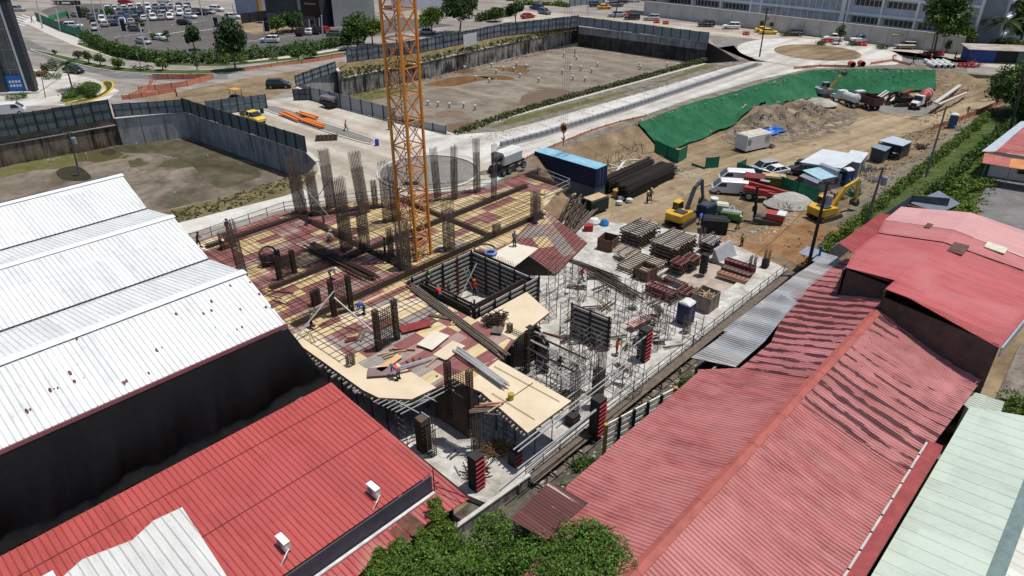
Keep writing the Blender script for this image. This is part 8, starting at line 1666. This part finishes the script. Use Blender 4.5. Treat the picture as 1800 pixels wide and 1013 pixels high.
t1,T1=upole(1419,474,1.2,1456,318,'thick dark pole with transformer nearest the red roofs',.2,m_pwd,1); t2,T2=upole(1517,408,1.3,1553,294,'utility pole with lamps behind the yellow excavator',.17,None,1); t3,T3=upole(1627,312,1.3,1664,186,'slender grey utility pole beside the hillside with small transformer',.14,None,0)
upole(1775,235,1.4,1812,75,'dark pole in the shade of the big tree at the right edge',.2,m_pwd); upole(140,308,-.3,121,232,'pole with white fittings in front of the brown stained pit wall',.13,None,1); upole(1335,100,Z4,1349,14,'dark pole on the gravel left of the far roundabout',.16,m_pwd,1); upole(1363,55,Z4,1370,10,'thin grey pole in front of the boundary wall',.1); upole(1635,100,Z4,1644,60,'leaning dark pole beside the red and white barrier',.14,m_pwd); upole(1080,32,Z4,1093,-20,'dark leaning pole at the junction',.16,m_pwd); upole(1708,85,Z4,1738,10,'tall pale pole left of the palms',.13)
for k,(x,y,tx,ty,lb) in enumerate([(248,123,238,72,'street lamp on the median above the low palm shrubs'),(488,116,480,62,'street lamp at the right part of the median'),(186,92,174,58,'double lamp post at the left end of the hedge'),(676,76,671,30,'street lamp left of the crane mast'),(80,172,72,130,'lamp post on the forecourt of the dark building'),(1445,83,1441,50,'lamp post above the roundabout'),(1034,25,1030,-8,'lamp post behind the dark fence corner')]): upole(x,y,Z4,tx,ty,lb,.08,m_pol,0,-1.2 if k!=3 else -2,'street lamps','street_lamp')
for k,(x,y,tx,ty) in enumerate([(107,55,98,15),(147,66,131,10),(175,62,160,0),(222,87,208,35),(257,90,244,42),(262,57,252,0),(308,33,300,-8),(330,92,322,66),(358,40,350,0),(384,78,372,30),(75,50,63,0),(190,45,176,0),(30,0,25,-20),(468,84,462,38),(568,70,565,27),(545,55,543,35),(562,52,561,32),(440,30,438,10),(411,22,408,6)]):
    tp,T_=upole(x,y,Z4,tx,ty,f'white flag pole in the car park, {ORD[k] if k<16 else ["seventeenth","eighteenth","nineteenth"][k-16]} listed from left entrance to right hoarding',.2,m_pw,0,False,'white poles of the car park','flag_pole')
    if k in(3,7,9,13,14,15,16,1): v=T_-tp.location; MB().b2(v.x+.1,v.y-.03,v.z*.62,v.x+1.2,v.y+.03,v.z*.98).build('banner',M('banner_dark',(.02,.022,.035),.6,.2,2) if 'banner_dark' not in bpy.data.materials else bpy.data.materials['banner_dark'],tp)
def wire(a,b,sag,label):
    mb=MB(); n=12; pts=[a.lerp(b,i/n)-Vector((0,0,sag*4*(i/n)*(1-i/n))) for i in range(n+1)]; [mb.bar(p,q,.03) for p,q in zip(pts[:-1],pts[1:])]; return mb.build('power_line',m_drk,label=label,cat='power line',group='power lines')
wire(T1,T2,.7,'power line from the thick dark pole to the pole behind the excavator'); wire(T2,T3,1.,'power line from the lamp pole to the slender hillside pole'); wire(T3,G(1812,75,0)*0+Vector((95,120,17)),1.2,'power line from the slender pole toward the right edge'); wire(T1,W(45,19,12),.8,'power line running from the thick dark pole toward the camera')
# ---------------- street furniture ----------------
def barrier(px,py,label,rz=-.1,mat=None,z=Z4): t=thing('plastic_barrier',label,'barrier',G(px,py,z),rz,'plastic barriers'); MB().loft([[(-.8,-.3,0),(-.8,.3,0),(-.8,.12,.9),(-.8,-.12,.9)],[(.8,-.3,0),(.8,.3,0),(.8,.12,.9),(.8,-.12,.9)]]).build('body',mat or M('barrier_red',(.45,.04,.03),.5,.1) if 'barrier_red' not in bpy.data.materials else bpy.data.materials['barrier_red'],t); mb=MB(); [mb.b2(x-.15,-.26,.35,x+.15,-.2,.6) for x in(-.45,.45)]; mb.build('slots',m_wht,t)
for x,y,lb in [(1098,30,'left of two red barriers at the junction edge'),(1106,28,'right of two red barriers at the junction edge'),(1154,41,'red barrier in front of the silver car over the pit wall'),(1170,43,'red barrier right of the silver car over the pit wall'),(1311,62,'red barrier left of the dark roundabout pole'),(1450,75,'red barrier in front of the first white car above the roundabout'),(1458,75,'second red barrier before the white cars'),(1508,80,'left red barrier under the large white car'),(1517,81,'right red barrier under the large white car'),(1643,97,'red and white barrier behind the stacked pipes, left'),(1652,98,'red and white barrier behind the stacked pipes, right'),(1628,98,'upright red barrier by the leaning pole'),(1690,118,'red barrier in the pile by the big tree, left'),(1705,119,'red barrier in the pile by the big tree, right')]: barrier(x,y,lb)
frondball(G(1712,118,Z4),50,2.2,m_rdp,'pile of red steel beams beside the big spreading tree','beams','steel_beams',41)
for x,y,lb in [(270,143,'metal sawhorse at the tip of the street works'),(277,140,'second metal sawhorse at the street works')]: mb=MB(); [mb.bar((sx*.5,sy*.3,0),(sx*.5,0,1.),.06) for sx in(-1,1) for sy in(-1,1)]; mb.bar((-.8,0,1),(.8,0,1),.1,.2); mb.build('sawhorse',m_gry,label=lb,cat='sawhorse').location=G(x,y,Z4)
# parking bay lines
mb=MB()
for (a,b,c,d,n) in [(205,88,285,98,9),(330,58,400,48,9),(260,66,320,56,8),(430,74,560,58,9),(300,44,340,40,5),(200,66,250,60,4)]:
    for i in range(n): f=i/(n-1); x=a+(c-a)*f; y=b+(d-b)*f; mb.bar(G(x,y,4.012),G(x+16,y-3.2,4.012),.14,.008)
mb.build('bay_lines',m_white,kind='structure'); mb=MB()
for k in range(5): mb.bar(G(2+k*9,34-k*2,4.012),G(44+k*3,46-k*3.5,4.012),.4,.008)
mb.build('zebra_stripes',m_white,kind='structure')
# expansion joints in the new concrete
mb=MB(); L1=XY([(880,242),(960,222),(1100,180),(1330,110)],4.); L2=XY([(905,276),(1000,250),(1110,212),(1380,125)],4.)
for L_,w_ in((L1,3.6),(L2,2.6)):
    for a,b in zip(L_[:-1],L_[1:]):
        m=int(math.dist(a,b)/4.5); d=Vector((b[0]-a[0],b[1]-a[1],0)).normalized(); n=Vector((-d.y,d.x,0))
        for i in range(m): p=Vector((a[0]+(b[0]-a[0])*i/m,a[1]+(b[1]-a[1])*i/m,4.024)); mb.bar(p-n*w_/2,p+n*w_/2,.07,.006)
mb.build('slab_joints',m_gry,kind='structure')
# ---------------- buildings ----------------
m_bw=M('building_white',(.80,.80,.81),.8,.08,.3); m_bp=M('building_panel_grey',(.55,.57,.62),.8,.1,.3); m_bd=M('building_dark',(.045,.05,.06),.5,.2,.3); m_bg=M('building_glass',(.03,.04,.05),.12,.2,.5,spec=.6); m_bwall=M('boundary_wall_grey',(.52,.50,.46),.9,.2,.25)
# boundary wall
t=thing('boundary_wall','long pale grey panel wall along the far street in front of the white building','wall',W(188,120,4)); mb=MB(); v=122
while v>39: mb.bar(W(188+(.0),v,5.9),W(188,v-3.9,5.9),.25,3.8); v-=4
mb.bar(W(188,122,5.9),W(215,124,5.9),.25,3.8); mb.build('panels',m_bwall,t,world=True); mb=MB(); [mb.bar(W(187.85,122-4*i,4),W(187.85,122-4*i,7.9),.3) for i in range(22)]; mb.build('posts',m_bwall,t,world=True); MB().bar(W(188,122,7.85),W(188,39,7.85),.4,.15).build('coping',m_kerb,t,world=True)
MB().bar(W(187.8,86,5.1),W(187.8,84.9,5.1),.1,2.1).build('door',m_bd,t,world=True); MB().bar(W(187.8,83.2,5.6),W(187.8,81.9,5.6),.1,.9).build('window',m_bg,t,world=True)
B=W(196,120,4); tb_=thing('long_white_building','long white four storey building with lattice front and window strips across the top right','building',B,TH-PI/2)
# local: x along -V (0..82), y toward +U (depth), z up; facade at y=0
bm=MB().b2(0,.4,0,82,16,19); bm.build('body',m_bp,tb_); mb=MB(); [mb.b2(-.2,-.5,z-.28,82.2,.42,z+.28) for z in(1.4,5.2,9.2,13.2,17.2)]; mb.build('floor_bands',m_bw,tb_); [MB().b2(x-.25,-.6,0,x+.25,.41,19).build('column',m_bw,tb_) for x in(0,9,18,27,30,53,61,69,77,82)]; [MB().b2(x-.5,-1.2,0,x+.5,.39,19).build('pilaster',m_bw,tb_) for x in(52,78.5)]
for z in(4.0,8.0,12.,16.):
    for x0,x1 in((1,8.4),(9.8,17.4),(18.6,26.4),(54,60.4),(61.8,68.4),(69.8,76.4)): o=MB().b2(x0,.3,z-.9,x1,.395,z+.5).build('window_strip',m_bg,tb_); mb=MB(); k=x0+.9; 
    
for z in(4.0,8.0,12.,16.):
    mb=MB(); [mb.b2(x-.04,.26,z-.9,x+.04,.35,z+.5) for x in np.arange(1.5,77,1.1) if not 27<x<53.5]; mb.build('mullions',m_bw,tb_)
MB().b2(30.3,.2,1.8,51.7,.38,18.6).build('glass_front',M('pale_glass',(.38,.41,.44),.3,.25,.4,spec=.5),tb_); MB().b2(30.3,.16,8.0,51.7,.37,18.5).build('dark_glass_front',m_bg,tb_); mb=MB(); [mb.b2(x-.07,.02,1.7,x+.07,.2,18.6) for x in np.arange(30.6,51.8,1.75)]
for j in range(6):
    for i in range(12): x=30.6+i*1.75; z=8.+j*1.75; mb.bar((x,.1,z),(x+.87,.1,z+.87),.12); mb.bar((x+.87,.1,z+.87),(x+1.75,.1,z),.12); mb.bar((x+.87,.1,z+.87),(x,.1,z+1.75),.12); mb.bar((x+.87,.1,z+.87),(x+1.75,.1,z+1.75),.12)
mb.build('lattice',m_bw,tb_); MB().b2(29,-.9,.2,52,.3,1.6).build('plinth',m_bw,tb_)
MB().b2(82.1,1,0,86.5,14,18).build('end_block',M('pale_blue_render',(.36,.40,.42),.8,.08,.3),tb_)
tw=thing('side_wing_building','grey wing with white floor bands receding behind the tall street tree','building',W(197,33.,4),TH); MB().b2(0,0,0,24,12,15).build('body',m_bp,tw); mb=MB(); [mb.b2(-.1,-.4,z-.3,24.1,.02,z+.3) for z in(3.4,7.2,11,14.8)]; mb.build('floor_bands',m_bw,tw); mb=MB(); [mb.b2(.5+k*2.4,-.06,z-.8,2.3+k*2.4,-.01,z+.8) for k in range(9) for z in(5.4,9.2)]; mb.build('windows',m_bg,tw,kind='stuff' if False else None)
t=thing('street_shack','low shack with blue wall, dark opening and rusty sheet roof at the upper right','shack',G(1765,108,4.0),R(-12)); MB().b2(-8,-2.2,0,-2.8,2.2,2.6).build('blue_wall',M('shack_blue',(.03,.07,.25),.7,.15,1),t); MB().b2(-2.75,-1.8,0,1.4,2.2,2.55).build('dark_bay',m_drk,t); MB().b2(1.45,-2.2,0,12,2.2,2.6).build('green_wall',M('shack_teal',(.10,.16,.14),.7,.15,1),t); MB().hexa([(-8.6,-3,2.6),(12.5,-3,2.6),(12.5,2.6,2.9),(-8.6,2.6,2.9)],[(-8.6,-3,2.7),(12.5,-3,2.7),(12.5,2.6,3.),(-8.6,2.6,3.)]).build('roof',M('rusty_pale_roof',(.33,.25,.20),.7,.35,.4,c2=(.5,.46,.42)),t)
t=thing('bus_shelter','small grey bus shelter in front of the boundary wall','bus shelter',G(1588,82,4),R(-12)); MB().b2(-3,.8,0,3,1,2.6).build('back_wall',m_bwall,t); MB().b2(-3.2,-1,2.6,3.2,1.1,2.75).build('roof',M('shelter_roof',(.4,.33,.2),.7,.1),t); [MB().b2(x-.06,-.9,0,x+.06,-.8,2.6).build('post',m_gry,t) for x in(-3,3)]
# concrete elevated structure at the junction
t=thing('concrete_pier','beige concrete pier and beam at the start of the boundary wall','pier',G(1160,25,4),TH); MB().lathe([(1.6,0),(1.5,6),(2.4,8)],n=12).build('column',m_kerb,t); MB().b2(-3,-9,8,3,9,10).build('beam',m_kerb,t)
# dark glass building at the left edge
c=G(60,163,4); t=thing('dark_glass_building','tall dark framed glass building cut by the left frame edge with a blue banner','building',c,R(13)); H_=17; t.scale=(-1,1,1)
# local x goes left along the facade, y away from camera
q=lambda: None
for i,x in enumerate((0,4.6,9.6)): MB().b2(x-.6,-.5,0,x+.6,.8,H_).build('frame_column',m_bd,t)
MB().b2(-.6,-.5,H_-1.6,22,.8,H_+.4).build('frame_beam',m_bd,t); MB().b2(.2,.82,.1,22,-.1-1.,.4).build('plinth',m_kerb,t); MB().b2(.4,.81,.4,22,3.9,H_-.2).build('core',m_bd,t); MB().b2(.3,.3,.4,22,.6,H_-1.6).build('glass',M('tinted_glass',(.09,.11,.10),.12,.35,.5,spec=.6),t); mb=MB(); [mb.b2(x-.05,.18,.4,x+.05,.3,H_-1.6) for x in(1.5,2.9,6.2,7.8,11,13)]; [mb.b2(.6,.2,z-.06,22,.28,z+.06) for z in(4.2,7.6,11,14)]; mb.build('mullions',m_gry,t); MB().b2(.75,-.1,.4,1.1,.2,H_-1.8).build('white_fin',m_bw,t)
bb=M('banner_blue',(.03,.16,.50),.5,.12,1.5); o=MB().b2(1.3,-.02,.4,3.9,.1,3.2).build('banner',bb,t); mb=MB(); [mb.b2(1.6+.5*k,-.05,1.9-.7*j,1.95+.5*k,-.02,2.3-.7*j) for k in range(4) for j in range(2)]; mb.build('lettering',m_bw,o); o=MB().b2(5.3,-.02,.4,16,.1,3.0).build('banner',bb,t); mb=MB(); [mb.b2(5.8+.55*k,-.05,1.5,6.2+.55*k,-.02,1.9) for k in range(9)]; mb.build('lettering',m_bw,o); MB().b2(-1,-1,0,24,12,.0+.25).build('apron',m_kerb,t)
# dealership block at the top
def block(px,py,rz,L_,d,h,label,mat,name='showroom_block',group=None): 
    t=thing(name,label,'building',G(px,py,4.),rz,group); MB().b2(0,0,0,L_,d,h).build('walls',mat,t); MB().b2(-.2,-.2,h,L_+.2,d+.2,h+.4).build('roof',m_bd,t); return t
a=R(-26); t=block(417,28,a,8.5,10,12,'blue grey showroom block at the top left of the dark showroom',M('blue_grey_block',(.30,.35,.45),.6,.1,.3)); MB().b2(1.5,-.06,5,4,-.01,11).build('window',m_bg,t); mb=MB(); [mb.b2(5+.42*k,-.05,5.4,5.3+.42*k,-.01,6.1) for k in range(5)]; mb.build('lettering',m_bd,t); MB().b2(8.5,-.3,0,9.3,1,12).build('tan_fin',M('tan_fin',(.42,.25,.10),.6,.1),t)
t=block(471,40,a,19,12,13,'long dark glazed showroom with raised roof and ramp rail behind the parked cars',m_bd); MB().b2(1,-.06,1,11,-.01,6).build('glass',m_bg,t); MB().b2(11.6,-.12,0,12.6,.5,13).build('grey_column',m_gry,t); MB().b2(12.8,-.05,2,18.8,-.01,9).build('dark_panel',M('showroom_black_red',(.02,.012,.014),.4,.2),t); mb=MB(); [mb.b2(14+.42*k,-.09,5.6,14.3+.42*k,-.05,6.) for k in range(9)]; mb.build('lettering',M('pale_red_letters',(.5,.3,.3),.5),t); mb=MB(); [mb.b2(x,-2.2,0,x+.05,-2.15,3) for x in np.arange(2,19,.5)]; mb.build('ramp_fence',m_gry,t)
t=block(588,48,R(12),11,9,12,'cream rendered end block of the showroom beside the trees',M('cream_render',(.55,.52,.45),.8,.06,.3)); block(690,18,R(10),20,10,8,'low white building half hidden behind the trees right of the crane',m_bw); pfence([(425,42),(470,36),(478,33)],4.,2.6,'black hoarding in front of the bare lot',m_bd,frame=False)
pfence([(552,50),(600,42),(640,28)],4.,2.4,'black hoarding beside the red car below the cream block',m_bd,frame=False); block(905,2,R(8),26,10,9,'pale building behind the verge at the top of the junction',m_bw); pfence([(1000,12),(1090,2)],4.,2.4,'pale green hoarding along the street at the top of the junction',M('pale_green_hoard',(.25,.32,.30),.7,.1),frame=False)
for i,(x,y,L_,h) in enumerate([(60,-14,30,9),(180,-18,40,10),(300,-16,30,11),(760,-8,40,9),(-60,-10,30,9),(1010,-16,30,8)]): block(x,y,R(5),L_,14,h,['far left','second','third','fifth','outermost left','sixth'][i]+' of the plain buildings along the top edge',[m_bp,m_bw,m_bd][i%3],'background_building','plain buildings along the top edge')
for x in range(-4,11): tree(G(60+x*70+rt.uniform(-20,20),-4+rt.uniform(-3,2),4.),rt.uniform(5,8),rt.uniform(2.5,4),f'tree along the top edge behind the street, {ORD[x+4]} from the left',rt.choice([f_md,f_dk]),700,.45,group='trees along the top edge') if not 380<60+x*70<620 else None
t=thing('white_tanker','white tank lorry at the top edge left of the car park','tank lorry',G(118,8,4),R(175)); chassis(t,9,(-3.5,-2.3,3)); hood_cab(t,1.8,m_wht); MB().lathe([(.5,-3.6),(1.2,-3.3),(1.2,2.2),(.5,2.5)],(-1.2,0,2.4),16,'x').build('tank',m_wht,t)
for o in [x for x in bpy.data.materials if x.users==0]: bpy.data.materials.remove(o)
